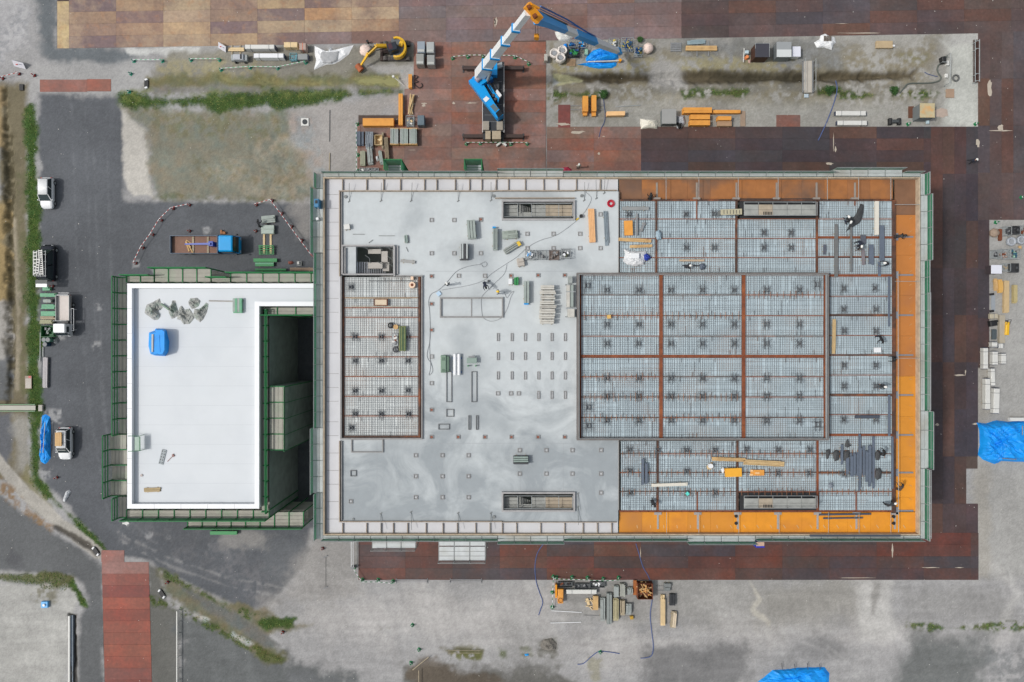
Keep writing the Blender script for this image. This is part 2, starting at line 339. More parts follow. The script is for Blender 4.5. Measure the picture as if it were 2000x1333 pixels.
paint((150,142,128),[(1900,700),(1935,720),(1932,1130),(1905,1130)],1.2,.8,.4)
paint((120,118,114),[(1085,1140),(1250,1140),(1250,1215),(1090,1160)],2,2,.55)
paint((128,127,124),[(1000,1230),(1100,1240),(1080,1300),(980,1290)],3,2,.35)
for pl in([(112,-40),(2100,-60),(2100,62),(1000,78),(112,94)],[(809,78),(1067,76),(1067,340),(700,340),(700,226),(790,224),(790,176),(809,174)],[(1068,249),(1909,249),(1909,430),(1931,430),(1931,718),(1909,720),(1909,916),(1887,916),(1887,1030),(1909,1040),(1909,1131),(702,1131),(702,1050),(1760,1050),(1760,340),(1068,340)],[(1912,62),(2100,62),(2100,428),(1912,428)],[(200,1100),(290,1100),(294,1380),(204,1380)]):
 paint((84,72,66),pl,.05,.02,1)
for i,pts in enumerate(([(1650,1290),(1720,1240),(1800,1180),(1880,1120)],[(620,1100),(760,1180),(900,1200),(1080,1230),(1300,1240)],[(560,1170),(700,1210),(860,1240),(1100,1262)],[(1350,1160),(1450,1200),(1600,1250),(1700,1330)],[(1930,930),(1950,1050),(1990,1180)],[(230,1040),(330,1090),(450,1130),(560,1150)],[(140,200),(150,500),(175,800),(210,1000),(330,1100)],[(180,200),(190,500),(205,820),(240,1010)])):
 for dx in(0,26 if i>5 else 18):paint((168,166,162)if i<6 else(118,120,122),[(x+dx*(i>5 or.3),y+dx*(.2 if i>5 else 1))for x,y in pts],.35,.25,.3,width=.25,mott=.15)
# streaks of tracked dust
tr=fbm(X*.12+Y*.5,Y*.12-X*.3,.8,8,3)
RGB*=(1+(tr-.5)*.22)[:,None]
RGB*=(1+(fbm(X,Y,.16,6,4)-.5)*.3)[:,None]
RGB*=(1+(fbm(X*.25,Y*1.6,1.1,21,4)-.5)*np.where((Y<-30)&(CLS==0),.3,.06))[:,None];RGB*=(1+(fbm(X*1.5+Y*.4,Y*.3,1.0,22,4)-.5)*np.where((Y<-30)&(CLS==0),.22,.04))[:,None]
RGB*=(1+(fbm(X,Y,2.2,7,3)-.5)*np.where(CLS==2,.7,np.where(CLS==1,.16,.22)))[:,None]
sat=((CLS==2)|(CLS==3))*(fbm(X,Y,.9,12,4)-.5)
RGB[:,0]*=1+sat*.35;RGB[:,2]*=1-sat*.2
RGB*=(1+(nrng.random(X.size)-.5)*.2)[:,None];RGB*=np.where(CLS==0,1,1)[:,None]*np.array([.98,1,1.03])
Z+=np.where(CLS>=2,(fbm(X,Y,1.1,9,3)-.5)*.12,0)
EDGE=(np.abs(X)>74.9)|(np.abs(Y)>51.9)
Z[EDGE]=0
def ground_mat():
 m=bpy.data.materials.new('ground');m.use_nodes=True;n=m.node_tree.nodes;l=m.node_tree.links;p=n['Principled BSDF'];p.inputs['Roughness'].default_value=.95
 p.inputs['Specular IOR Level'].default_value=.2
 a=n.new('ShaderNodeAttribute');a.attribute_name='Col'
 g=n.new('ShaderNodeNewGeometry');t=n.new('ShaderNodeTexNoise');t.inputs['Scale'].default_value=7;t.inputs['Detail'].default_value=6;t.inputs['Roughness'].default_value=.8
 l.new(g.outputs['Position'],t.inputs['Vector'])
 r=n.new('ShaderNodeMapRange');r.inputs[1].default_value=.25;r.inputs[2].default_value=.75;r.inputs[3].default_value=.8;r.inputs[4].default_value=1.2;l.new(t.outputs[0],r.inputs[0])
 v=n.new('ShaderNodeVectorMath');v.operation='SCALE';l.new(a.outputs['Color'],v.inputs[0]);l.new(r.outputs[0],v.inputs['Scale']);l.new(v.outputs[0],p.inputs['Base Color'])
 b=n.new('ShaderNodeBump');b.inputs['Strength'].default_value=.35;b.inputs['Distance'].default_value=.05;l.new(t.outputs[0],b.inputs['Height']);l.new(b.outputs[0],p.inputs['Normal'])
 return m
GM=ground_mat()
def sheet(name,fmask):
 ii=np.nonzero(fmask)[0];r_=ii//(NX-1);c_=ii%(NX-1);v0=r_*NX+c_
 q=np.stack([v0,v0+1,v0+1+NX,v0+NX],1);u,inv=np.unique(q,return_inverse=True)
 me=bpy.data.meshes.new(name);me.vertices.add(len(u));me.vertices.foreach_set('co',np.stack([X[u],Y[u],Z[u]],1).astype(np.float32).ravel())
 me.loops.add(len(ii)*4);me.loops.foreach_set('vertex_index',inv.ravel().astype(np.int32));me.polygons.add(len(ii))
 me.polygons.foreach_set('loop_start',np.arange(0,len(ii)*4,4,dtype=np.int32));me.polygons.foreach_set('use_smooth',np.ones(len(ii),bool))
 me.update(calc_edges=True)
 ca=me.color_attributes.new('Col','FLOAT_COLOR','POINT');ca.data.foreach_set('color',np.concatenate([np.clip(RGB[u],0.01,.9),np.ones((len(u),1))],1).astype(np.float32).ravel())
 me.materials.append(GM);ob=bpy.data.objects.new(name,me);COL.objects.link(ob);return tag(ob,kind='structure')
FC=CLS.reshape(NY,NX)[:-1,:-1].ravel()
for nm,ks in(('ground',(0,3)),('asphalt_yard',(1,)),('grass_verge',(2,)),('concrete_path',(4,))):sheet(nm,np.isin(FC,ks))
far=MB()
for a,b,c,d in((-400,400,52,400),(-400,400,-400,-52),(-400,-75,-52,52),(75,400,-52,52)):
 far.add([(a,c,0),(b,c,0),(b,d,0),(a,d,0)],[(0,1,2,3)])
struct('ground_beyond',far,mat('far_ground',(140,138,134),.95,.3,.05))
# murky ditch water
wm=mat('ditch_water',(138,136,92),.12,.12,.5)
wb=MB();wb.prism([W(*p)[:2]for p in((690,153),(722,149),(777,149),(780,169),(740,167),(694,163))],-.3,-.18)
tag(wb.build('ditch_water',wm),kind='structure')
# grass: blades standing on the green verges (stuff)
gidx=np.nonzero((CLS==2)&(nrng.random(X.size)<.75))[0]
lidx=np.nonzero((CLS==3)&(MF>.56)&(nrng.random(X.size)<.25))[0]
def blades(name,idx,cols,hmin,hmax,label):
 n=len(idx)*2;ii=np.repeat(idx,2)
 cx=X[ii]+(nrng.random(n)-.5)*.2;cy=Y[ii]+(nrng.random(n)-.5)*.2;cz=Z[ii]-.02
 an=nrng.random(n)*6.283;h=hmin+nrng.random(n)*(hmax-hmin);w=.04+nrng.random(n)*.07;ln=.5+nrng.random(n)*.8
 dx,dy=np.cos(an),np.sin(an);lx,ly=-dy*h*ln,dx*h*ln
 V=np.empty((n,3,3));V[:,0]=np.stack([cx-dx*w,cy-dy*w,cz],1);V[:,1]=np.stack([cx+dx*w,cy+dy*w,cz],1);V[:,2]=np.stack([cx+lx,cy+ly,cz+h],1)
 me=bpy.data.meshes.new(name);me.vertices.add(n*3);me.vertices.foreach_set('co',V.astype(np.float32).ravel());me.loops.add(n*3);me.loops.foreach_set('vertex_index',np.arange(n*3,dtype=np.int32))
 me.polygons.add(n);me.polygons.foreach_set('loop_start',np.arange(0,n*3,3,dtype=np.int32));me.polygons.foreach_set('material_index',nrng.integers(0,len(cols),n).astype(np.int32));me.update(calc_edges=True)
 for i,c in enumerate(cols):me.materials.append(mat(name+str(i),c,.8,.3,.7))
 ob=bpy.data.objects.new(name,me);COL.objects.link(ob);return tag(ob,label,'grass',kind='stuff')
blades('grass',gidx,[(80,112,46),(100,124,56),(128,132,74),(60,92,40)],.03,.13,'short green grass growing along the verges and ditches')
blades('dry_grass',lidx,[(128,126,96),(110,114,78),(140,134,108)],.02,.06,'sparse dry tufts on the rough lawn and ditch banks')
def shrub(px,py,r_,label):
 c=W(px,py);o=empty('shrub',c,label,'shrub','small round shrubs on the ditch bank');mb=MB((0,0,0));g1=mat('shrub_a',(50,88,34),.8,.3,3);g2=mat('shrub_b',(34,64,26),.8,.3,3)
 for i in range(500):
  a=rnd.random()*6.28;e=rnd.random()**.5;rr=r_*(rnd.random()**.4)*(1+.2*math.sin(a*3));x,y,z=math.cos(a)*rr*e,math.sin(a)*rr*e,.1+.9*r_*math.sqrt(max(0,1-e*e))*rnd.random()+.2
  t=rnd.random()*6.28;s_=.05+rnd.random()*.07;mb.use(g1 if rnd.random()<.6 else g2);mb.add([(x,y,z),(x+math.cos(t)*s_*2,y+math.sin(t)*s_*2,z+(rnd.random()-.3)*.1),(x-math.sin(t)*s_,y+math.cos(t)*s_,z+.03)],[(0,1,2)])
 lpart('foliage',mb,None,o);st=MB()
 for k in range(4):st.tube([(0,0,-.05),(math.cos(k*1.6)*r_*.5,math.sin(k*1.6)*r_*.5,r_*.7)],.02,5)
 lpart('stem',st,mat('bark',(80,66,48)),o)
shrub(1618,178,.65,'round dark green shrub on the ditch bank by the footbridge')
shrub(1743,179,.6,'round dark green shrub on the ditch bank near the black hose')
shrub(1178,186,.62,'small green bush beside the pair of yellow formwork stacks')
# ---------------------------------------------------------------- steel road plates
def plate_mat(tan=False):
 m=bpy.data.materials.new('steel_plate');m.use_nodes=True;n=m.node_tree.nodes;l=m.node_tree.links;p=n['Principled BSDF'];p.inputs['Roughness'].default_value=.62
 oi=n.new('ShaderNodeObjectInfo');g=n.new('ShaderNodeNewGeometry')
 def noise(s,d,lo,hi,a,b,w=None):
  t=n.new('ShaderNodeTexNoise');t.inputs['Scale'].default_value=s;t.inputs['Detail'].default_value=d;t.inputs['Roughness'].default_value=.6
  l.new(g.outputs['Position'],t.inputs['Vector']);r=n.new('ShaderNodeMapRange');r.inputs[1].default_value=lo;r.inputs[2].default_value=hi;r.inputs[3].default_value=a;r.inputs[4].default_value=b;l.new(t.outputs[0],r.inputs[0]);return r.outputs[0],t
 f1,t1=noise(.3,7,.44,.66,0,.95);f2,t2=noise(.9,6,.54,.72,0,.5);f3,t3=noise(2.5,7,.25,.75,.78,1.22);f4,t4=noise(5,5,.68,.74,0,.5);f5,t5=noise(.2,8,.48,.66,0,.6);f6,t6=noise(.16,7,.34,.5,.6,0)
 def mix(f,a,c,node=None):
  x=n.new('ShaderNodeMix');x.data_type='RGBA';l.new(f,x.inputs[0]);l.new(a,x.inputs[6])
  if node:l.new(node,x.inputs[7])
  else:x.inputs[7].default_value=(*lin(c),1)
  return x.outputs[2]
 rust=n.new('ShaderNodeMix');rust.data_type='RGBA';rust.blend_type='MULTIPLY';rust.inputs[0].default_value=1;l.new(oi.outputs['Color'],rust.inputs[6]);rust.inputs[7].default_value=(1.5,.84,.58,1)
 def mul(a,k):
  x=n.new('ShaderNodeMix');x.data_type='RGBA';x.blend_type='MULTIPLY';x.inputs[0].default_value=1;l.new(a,x.inputs[6]);x.inputs[7].default_value=(*k,1);return x.outputs[2]
 q=n.new('ShaderNodeMath');q.operation='MULTIPLY';l.new(f1,q.inputs[0]);l.new(oi.outputs['Alpha'],q.inputs[1]);f1=q.outputs[0]
 if tan:c=mix(f1,oi.outputs['Color'],(104,84,80));c=mix(f5,c,(172,150,122));c=mix(f2,c,(156,110,74));c=mix(f6,c,None,mul(c,(.8,.76,.8)))
 else:c=mix(f1,oi.outputs['Color'],None,rust.outputs[2]);c=mix(f5,c,None,mul(c,(1.45,1.5,1.6)));c=mix(f6,c,None,mul(c,(.62,.62,.68)));c=mix(f2,c,None,mul(c,(1.35,1.3,1.3)))
 c=mix(f4,c,(140,132,124))
 v=n.new('ShaderNodeVectorMath');v.operation='SCALE';l.new(c,v.inputs[0]);l.new(f3,v.inputs['Scale']);l.new(v.outputs[0],p.inputs['Base Color'])
 return m
PM=plate_mat();PT=plate_mat(True)
PLM={}
def plate_mesh(w,d,m):
 k=(round(w,2),round(d,2),m.name)
 if k not in PLM:
  mb=MB();mb.bx(0,0,w-.012,d-.012,0,.022,0,.004)
  for sx in(-1,1):mb.cyl(sx*(w/2-.3 if w>d else 0),(sx*(d/2-.3)if d>w else 0),.0225,.0235,.04,8)
  me=bpy.data.meshes.new('steel_plate');me.from_pydata(mb.v,[],mb.f);me.materials.append(m);PLM[k]=me
 return PLM[k]
prn=random.Random(11);NPL=[0]
def plate(x0,y0,x1,y1,pal,label,group,rz=0):
 a=W(x0,y0);b=W(x1,y1);w,d=abs(b[0]-a[0]),abs(b[1]-a[1])
 ob=bpy.data.objects.new('steel_plate',plate_mesh(w,d,PT if pal is TAN or pal[0][0]>170 else PM));COL.objects.link(ob);ob.location=((a[0]+b[0])/2,(a[1]+b[1])/2,.006+prn.random()*.003);ob.rotation_euler=(0,0,R(rz+(prn.random()-.5)*.15))
 c=prn.choice(pal);k=.95+prn.random()*.1;c=tuple(min(250,v*k+(prn.random()-.5)*3)for v in c);ob.color=(*lin(c),{id(TAN):.6,id(PUR):.25,id(DRK):.3,id(EAS):.3,id(SOU):.7,id(CRN):.75}.get(id(pal),.6))
 NPL[0]+=1;return tag(ob,label,'steel plate',group)
TAN=[(168,142,110),(148,120,96),(138,114,98),(116,96,92),(166,130,92),(124,102,96),(158,138,114),(110,92,92)]
PUR=[(112,96,93),(109,93,91),(106,95,95),(116,92,84)]
DRK=[(78,67,67),(82,68,66),(74,68,70),(88,66,58),(80,67,65)]
CRN=[(117,92,82),(113,90,82),(121,97,88),(112,92,86),(120,86,72)]
SOU=[(70,57,57),(76,58,55),(84,54,47),(66,58,62),(84,58,48)]
EAS=[(62,54,57),(66,55,56),(60,55,60),(71,54,51),(78,57,50)]
G_T='steel plates of the haul road along the top'
for r_ in range(5):
 x=135.0;c=0
 while x<2000:
  if r_==4 and x>700:break
  xm=x+46;yb=95-23.6*r_-.0165*(xm-135)
  pal=TAN if xm<640-r_*8 or(xm<780 and r_>0)else(PUR if xm<1330 else DRK)
  lb='tan weathered steel plate in the haul road along the top left' if pal is TAN else('purple brown steel plate in the haul road behind the crane' if pal is PUR else 'dark rusty steel plate in the haul road above the north east storage strip')
  plate(x,yb-23.6,x+92,yb,pal,lb,G_T,.95);x+=92
plate(112,3,135,95,[(185,165,120)],'pale tan steel plate laid crosswise at the road end beside the asphalt','steel plates of the haul road along the top')
G_C='steel plates under the crane'
y=82.0;k=0
while y<335:
 xl=808 if y<172 else(788 if y<222 else 697)
 x=1066.0
 while x>xl+5:
  x0=max(xl,x-92);plate(x0,y,x,min(y+23,341),CRN,'brown steel plate on the hardstanding under the crane',G_C);x=x0
 y+=23;k+=1
G_M='steel plates north of the building'
for r_ in range(4):
 for i in range(9):
  x0=1068+i*92;x1=min(x0+92,1818)
  if x0<1810:plate(x0,248+r_*23,x1,271+r_*23,EAS if i>1 else CRN,'dark steel plate between the north scaffold and the storage strip',G_M)
G_E='steel plates east of the building'
for c_ in range(4):
 x0=1818+c_*23;y=248.0
 while y<1040:
  y1=min(y+92,1041)
  if not(c_==3 and 918<(y+y1)/2<970):plate(x0,y,x0+23,y1,EAS,'dark brown steel plate in the haul road along the east scaffold',G_E)
  y+=92
for c_ in range(4):
 for q in range(4):plate(1910+c_*23,62+q*92,1933+c_*23,154+q*92,DRK,'blackish steel plate at the top right road corner','steel plates at the north east corner')
for q in range(3):plate(1910,430+q*96,1932,526+q*96,EAS,'steel plate at the road edge beside the east storage area',G_E)
plate(1886,340,1887+23,342,EAS,'short steel strip',G_E)if False else None
G_S='steel plates south of the building'
for r_ in range(4):
 for i in range(14):
  x0=700+i*92;x1=min(x0+92,1911)
  if x0<1900:plate(x0,1041+r_*23,x1,1064+r_*23,SOU,'dark red brown steel plate in the strip below the building',G_S)
G_L='steel plates of the site entrance at lower left'
plate(198,1075,243,1098,[(122,84,78)],'short pink brown steel plate at the head of the entrance track',G_L)
for r_ in range(13):plate(199+r_*.6,1098+r_*23,291+r_*.6,1121+r_*23,[(128,88,82)]if r_==0 else[(118,52,38),(104,46,38),(124,62,44),(112,60,50)],'rust red steel plate of the entrance track at lower left',G_L)
plate(78,156,170,180,[(124,82,72)],'brown steel plate alone on the pale crossing, left one','steel plates on the crossing')
plate(170,155,217,179,[(128,78,66)],'short brown steel plate on the pale crossing, right one','steel plates on the crossing')
plate(1090,205,1114,250,[(104,62,58)],'dark red steel plate at the west end of the storage strip','loose steel plates')
plate(1516,225,1563,248,[(112,84,76)],'brown steel plate lying at the lower edge of the storage strip','loose steel plates')

mudm=mat('dried_mud',(176,166,152),.9,.15,2)
def mud(pts,label='dried pale mud patch on the steel plates'):
 P=[W(*p,.03)[:2]for p in pts];mb=MB();mb.prism(P,.031,.037);tag(mb.build('mud_patch',mudm),label,'mud',kind='stuff')
q_=random.Random(8)
def blot(x0,y0,x1,y1,n=14):
 cx,cy=(x0+x1)/2,(y0+y1)/2;return[(cx+math.cos(i*6.283/n)*(x1-x0)/2*q_.uniform(.45,1.1),cy+math.sin(i*6.283/n)*(y1-y0)/2*q_.uniform(.4,1.1))for i in range(n)]
for b in((818,201,838,204),(824,203,832,210),(883,199,890,205),(908,200,935,203),(965,30,968,58),(965,34,972,52),(1932,254,1981,257),(1948,244,1962,256),(1906,268,1914,290),(1826,827,1836,833),(1862,731,1886,735),(1884,720,1887,734),(1898,826,1910,831),(1176,266,1182,268),(1166,298,1173,303),(798,202,812,205),(1627,256,1629,296),(1612,317,1628,323),(1630,285,1634,300),(1741,1061,1745,1090),(1630,1128,1720,1130),(1620,64,1740,66),(1250,1068,1252,1095),(1792,1108,1838,1110),(1864,1108,1884,1110),(1632,46,1660,47),(793,293,815,294),(1110,255,1145,262),(1080,240,1120,246),(1928,148,1938,196)):mud(blot(*b))
mb=MB()
for i in range(900):
 x,y=q_.uniform(0,2000),q_.uniform(0,1333)
 if 200<x<1830 and 310<y<1060:continue
 c=W(x,y);s_=q_.uniform(.02,.07);mb.bx(c[0],c[1],s_*q_.uniform(1,2),s_,.035,.05,q_.uniform(0,180))
tag(mb.build('scattered_chips',mat('chips',(196,194,188),.8,.1,2)),'tiny pale chips scattered over the whole yard','chips',kind='stuff')
for i,b in enumerate(((296,1048,252,1018),(238,1018,254,1027))[1:]):tag(single('white_spill',MB().prism([W(*p,.02)[:2]for p in blot(*b)],.004,.02),mat('spill_white',(206,206,204)),W(246,1022,0),'white lime spill on the asphalt at the lower left scaffold corner','spill'),kind='stuff')
# ---------------------------------------------------------------- the building under construction
ZR=13.0
def L2(px,z=ZR):return(px-1000)/sc(z)
def T2(py,z=ZR):return(666.5-py)/sc(z)
conc=mat('wet_concrete',(187,193,195),.72,.07,1.1,second=(146,153,157),amt=.85,sc2=.14)
def damp(m):                                                  # the slab is still damp toward the south and under the stored boards
 n=m.node_tree.nodes;l=m.node_tree.links;mx=[q for q in n if q.bl_idname=='ShaderNodeMix'][0];f=mx.inputs[0].links[0].from_socket
 g=n.new('ShaderNodeNewGeometry');s=n.new('ShaderNodeSeparateXYZ');l.new(g.outputs['Position'],s.inputs[0]);t=n.new('ShaderNodeTexNoise');t.inputs['Scale'].default_value=.17;t.inputs['Detail'].default_value=11;t.inputs['Roughness'].default_value=.62;t.inputs['Distortion'].default_value=1.2;l.new(g.outputs['Position'],t.inputs['Vector'])
 a=n.new('ShaderNodeMapRange');a.inputs[1].default_value=0;a.inputs[2].default_value=-13;a.inputs[3].default_value=-.4;a.inputs[4].default_value=.85;l.new(s.outputs[1],a.inputs[0])
 b=n.new('ShaderNodeMath');b.operation='MULTIPLY_ADD';b.inputs[1].default_value=3.6;b.inputs[2].default_value=-1.75;l.new(t.outputs[0],b.inputs[0]);c=n.new('ShaderNodeMath');c.operation='ADD';c.use_clamp=True;l.new(a.outputs[0],c.inputs[0]);l.new(b.outputs[0],c.inputs[1])
 d=n.new('ShaderNodeMath');d.operation='MAXIMUM';d.use_clamp=True;l.new(c.outputs[0],d.inputs[0]);l.new(f,d.inputs[1]);l.new(d.outputs[0],mx.inputs[0])
damp(conc)
conc2=mat('gutter_concrete',(198,199,202),.75,.07,.6,second=(180,182,186),amt=.6,sc2=.3)
form=mat('formwork_timber',(150,138,124),.8,.3,3)
formg=mat('formwork_grey',(138,137,136),.8,.2,3)
rust=mat('rusty_beam',(118,64,38),.7,.35,1.6,second=(146,82,42),amt=.7,sc2=.6)
rustd=mat('dark_rusty_beam',(78,56,46),.7,.35,1.6,second=(136,78,44),amt=.7,sc2=.4)
rebar=mat('rebar',(104,106,108),.6,.3,2,second=(138,112,96),amt=.8,sc2=.25)
galv=mat('galvanised',(150,155,156),.45,.15,2)
galvd=mat('dull_steel',(118,122,122),.55,.2,2)
dark=mat('dark_interior',(46,47,49),.9,.2,1)
def deck_mat(name,c,second):
 m=mat(name,c,.5,.08,.8,second=second,amt=.6,sc2=.13);n=m.node_tree.nodes;l=m.node_tree.links;p=n['Principled BSDF']
 g=n.new('ShaderNodeNewGeometry');w=n.new('ShaderNodeTexWave');w.inputs['Scale'].default_value=1.0;w.bands_direction='X';l.new(g.outputs['Position'],w.inputs[0])
 b=n.new('ShaderNodeBump');b.inputs['Strength'].default_value=.5;b.inputs['Distance'].default_value=.03;l.new(w.outputs[1],b.inputs['Height']);l.new(b.outputs[0],p.inputs['Normal']);return m
deckm=deck_mat('deck_sheet',(172,188,195),(158,172,180))
deckw=deck_mat('deck_sheet_west',(190,196,196),(174,179,179))
orange=mat('orange_panel',(196,132,40),.42,.10,.5,second=(172,104,48),amt=.75,sc2=.12)
def orange_mats():
 # steel formwork sheets, fresh orange paint in the south, weathered brown along the north
 return{'S':mat('orange_fresh',(218,144,38),.5,.09,1.2,second=(196,126,48),amt=.7,sc2=.35),'T':mat('orange_fresh_b',(208,138,42),.5,.1,1.4,second=(186,122,54),amt=.7,sc2=.35),'M':mat('orange_rusted_b',(144,96,58),.65,.2,.9,second=(106,84,70),amt=.9,sc2=.3),'N':mat('orange_rusted',(156,102,56),.65,.18,.8,second=(112,84,66),amt=.9,sc2=.3),
   'E':mat('orange_mixed',(178,114,54),.55,.12,.4,second=(146,96,62),amt=.8,sc2=.2),'F':mat('orange_half',(202,134,44),.5,.1,.4,second=(168,112,58),amt=.8,sc2=.2),'D':mat('orange_dark',(122,88,64),.7,.2,.6,second=(96,78,70),amt=.8,sc2=.25)}
OM=orange_mats()
B=empty('building_under_construction',(0,0,0),'large concrete and steel building under construction with open rebar roof bays','building')
bw,be,bn,bs=L2(634),L2(1798),T2(346),T2(1046)
mb=MB();mb.box(bw,be,bs,bn,0,8.6);part('lower_storeys',mb,mat('facade',(165,165,162),.85,.1,.4),B)
for a in range(14):
 x=bw+.35+a*(be-bw-.7)/13
 for y in(bs+.35,bn-.35):part('column',MB().bx(x,y,.7,.7,8.6,12.0),conc,B)
for a in range(1,9):
 for x in(bw+.35,be-.35):part('column',MB().bx(x,bs+a*(bn-bs)/9,.7,.7,8.6,12.0),conc,B)
wg=mat('dark_glass',(52,58,62),.2,.1,1)
for side in range(4):
 n_=12 if side<2 else 7
 for k in range(n_):
  for z in(2,6):
   if side<2:x=bw+(k+.5)*(be-bw)/n_;part('window',MB().box(x-.9,x+.9,(bs-.03,bn+.03)[side],(bs,bn)[side],z,z+1.6),wg,B)
   else:y=bs+(k+.5)*(bn-bs)/n_;part('window',MB().box((bw-.03,be+.03)[side-2],(bw,be)[side-2],y-.9,y+.9,z,z+1.6),wg,B)
def slab(name,rect,holes,z0,z1,m,parent):
 xs=sorted({rect[0],rect[2]}|{v for h in holes for v in(h[0],h[2])if rect[0]<v<rect[2]});ys=sorted({rect[1],rect[3]}|{v for h in holes for v in(h[1],h[3])if rect[1]<v<rect[3]})
 def inside(i,j):
  if i<0 or j<0 or i>=len(xs)-1 or j>=len(ys)-1:return False
  x=(xs[i]+xs[i+1])/2;y=(ys[j]+ys[j+1])/2;return not any(h[0]<x<h[2]and h[1]<y<h[3]for h in holes)
 mb=MB()
 for i in range(len(xs)-1):
  for j in range(len(ys)-1):
   if not inside(i,j):continue
   a,b,c,d=L2(xs[i],z1),L2(xs[i+1],z1),T2(ys[j+1],z1),T2(ys[j],z1)
   mb.add([(a,c,z1),(b,c,z1),(b,d,z1),(a,d,z1)],[(0,1,2,3)]);mb.add([(a,c,z0),(b,c,z0),(b,d,z0),(a,d,z0)],[(3,2,1,0)])
   for(di,dj,p,q)in((-1,0,(a,d),(a,c)),(1,0,(b,c),(b,d)),(0,1,(a,c),(b,c)),(0,-1,(b,d),(a,d))):
    if not inside(i+di,j+dj):mb.add([(*p,z0),(*q,z0),(*q,z1),(*p,z1)],[(0,1,2,3)])
 return part(name,mb,m,parent)
HOLES=[(695,482,768,538),(983,394,1120,427),(983,965,1120,997)]
slab('concrete_roof_slab',(664,374,1207.5,1019),HOLES+[(664,538,823,858),(1126,533,1208,860)],12.3,13.0,conc,B)
# white perimeter gutter with dividers and kerbs
for x0,y0,x1,y1 in((632,346,1207,374.5),(632,374.5,664.5,1018.6),(632,1018.6,1207,1046)):
 mb=MB();mb.pb(x0,y0,x1,y1,12.1,12.75);part('gutter_slab',mb,conc2,B)
prb=random.Random(5)
for y0,y1 in((350.5,371),(1023,1042.5)):
 x=668.0
 while x<1195:part('gutter_divider',MB().pb(x,y0,x+1.3,y1,12.75,12.98),form,B);x+=prb.choice((24,28,33,36,47))
y=380.0
while y<1015:part('gutter_joint',MB().pb(638,y,661,y+.6,12.75,12.78),formg,B);y+=prb.choice((27,34,40))
mb=MB();mb.pb(661.5,372,967,374.2,12.76,13.3);mb.pb(967,386,1123,388,13.0,13.3);mb.pb(1123,371,1205,372.5,12.76,13.2);mb.pb(967,371.5,1123,373.5,12.76,13.35)
mb.pb(662,374.4,664,540,12.76,13.3);mb.pb(662,862,664,1019,12.76,13.3);mb.pb(662,1018.8,980,1020.6,12.76,13.25);mb.pb(980,1020.0,1205,1021.4,12.76,13.2)
part('kerb_formwork',mb,form,B)
mb=MB();mb.pb(666.2,375,667.6,536,13.0,13.22);mb.pb(666.2,862,667.6,1017,13.0,13.22)
part('kerb_board',mb,formg,B)
mb=MB();mb.pb(631,346.5,1798,348.6,12.5,13.25);mb.pb(631,1043.8,1798,1046,12.5,13.25);mb.pb(631.5,348.8,633.6,1043.6,12.5,13.3);mb.pb(1794.8,348.8,1797.5,1043.6,12.5,13.25)
part('edge_formwork',mb,mat('edge_board',(176,160,138),.8,.3,1.5),B)
mb=MB();mb.pb(634.8,350,636.2,1042,12.76,13.1);part('edge_rail',mb,galvd,B)
for x in(736,1016,1100):part('pour_joint',MB().pb(x,864 if x<830 else 866,x+.5,1016 if not 985<x<1120 else 958,13.0,13.006),mat('joint_grey',(150,154,158),.8,.1,2),B)
for y in(880-14,530):part('pour_joint',MB().pb(832,y,1120,y+.5,13.0,13.006),mat('joint_grey',(150,154,158)),B)
# small square openings, slots and raised outlines in the slab
def frame(mb,cx,cy,w,h,t,z0,z1):
 a,b,c,d=L2(cx-w/2,z1),L2(cx+w/2,z1),T2(cy+h/2,z1),T2(cy-h/2,z1)
 mb.box(a,b,c,c+t,z0,z1);mb.box(a,b,d-t,d,z0,z1);mb.box(a,a+t,c+t,d-t,z0,z1);mb.box(b-t,b,c+t,d-t,z0,z1)
PADS=[(843,430),(887,430),(939,429,1),(843,495),(887,495),(939,495),(843,540,1),(896,539),(947,539),(998,539,1),(1030,457),(1081,457),(1133,457),(1173,419),(1030,485),(1081,485),(1133,485),(1173,485),(1051,538,1),(1103,538,1),
  (843,594,1),(843,645,1),(843,697),(843,749),(843,801,1)]+[(x,854,1)for x in(843,895,947,999,1051,1103)]+[(x,y)for y in(890,931,972)for x in(812,864,915)]+[(x,y)for y in(880,926)for x in(1015,1067,1118,1174)]+[(1174,963),(972.5,769),(998,769),(1013,769),(685,980)]
SCR=mat('screed_patch',(176,178,180),.8,.1,3);RDP=mat('red_lead',(140,84,66),.7,.2,2)
for p in PADS:
 mb=MB();mb.use(formg);frame(mb,p[0],p[1],8,8,.07,13.0,13.09);mb.use(RDP if len(p)>2 else SCR);mb.bx(L2(p[0],13.03),T2(p[1],13.03),.22,.22,13.0,13.03 if len(p)<3 else 13.07);part('sleeve_frame',mb,None,B)
for x in(973,1000,1026,1052,1078,1104):
 for y in(659,696,734,772):
  if y==772 and x<1050:continue
  mb=MB();mb.use(formg);frame(mb,x,y,5.4,15.5,.06,13.0,13.1);mb.use(SCR);mb.bx(L2(x),T2(y),.14,.7,13.0,13.02);part('slot_frame',mb,None,B)
for(x,y,w,h)in((877,756,11,60),(926,756,11,60),(879,807,15,15),(867,834,22,11),(917,826,5,28),(932,826,5,28),(690,925,12,12)):
 mb=MB();frame(mb,x,y,w,h,.07,13.0,13.12);part('plinth_frame',mb,mat('frame_dark',(104,106,108),.8,.2,3),B)
mb=MB();frame(mb,921,601,124,40,.16,13.0,13.22);mb.pb(920,584,921.5,619,13.0,13.06);part('raised_plinth',mb,formg,B)
mb=MB();frame(mb,717,871,63,27,.12,13.0,13.16);part('raised_plinth',mb,formg,B)
mb=MB();mb.bx(L2(676),T2(387),.0,0,0,0)if False else None
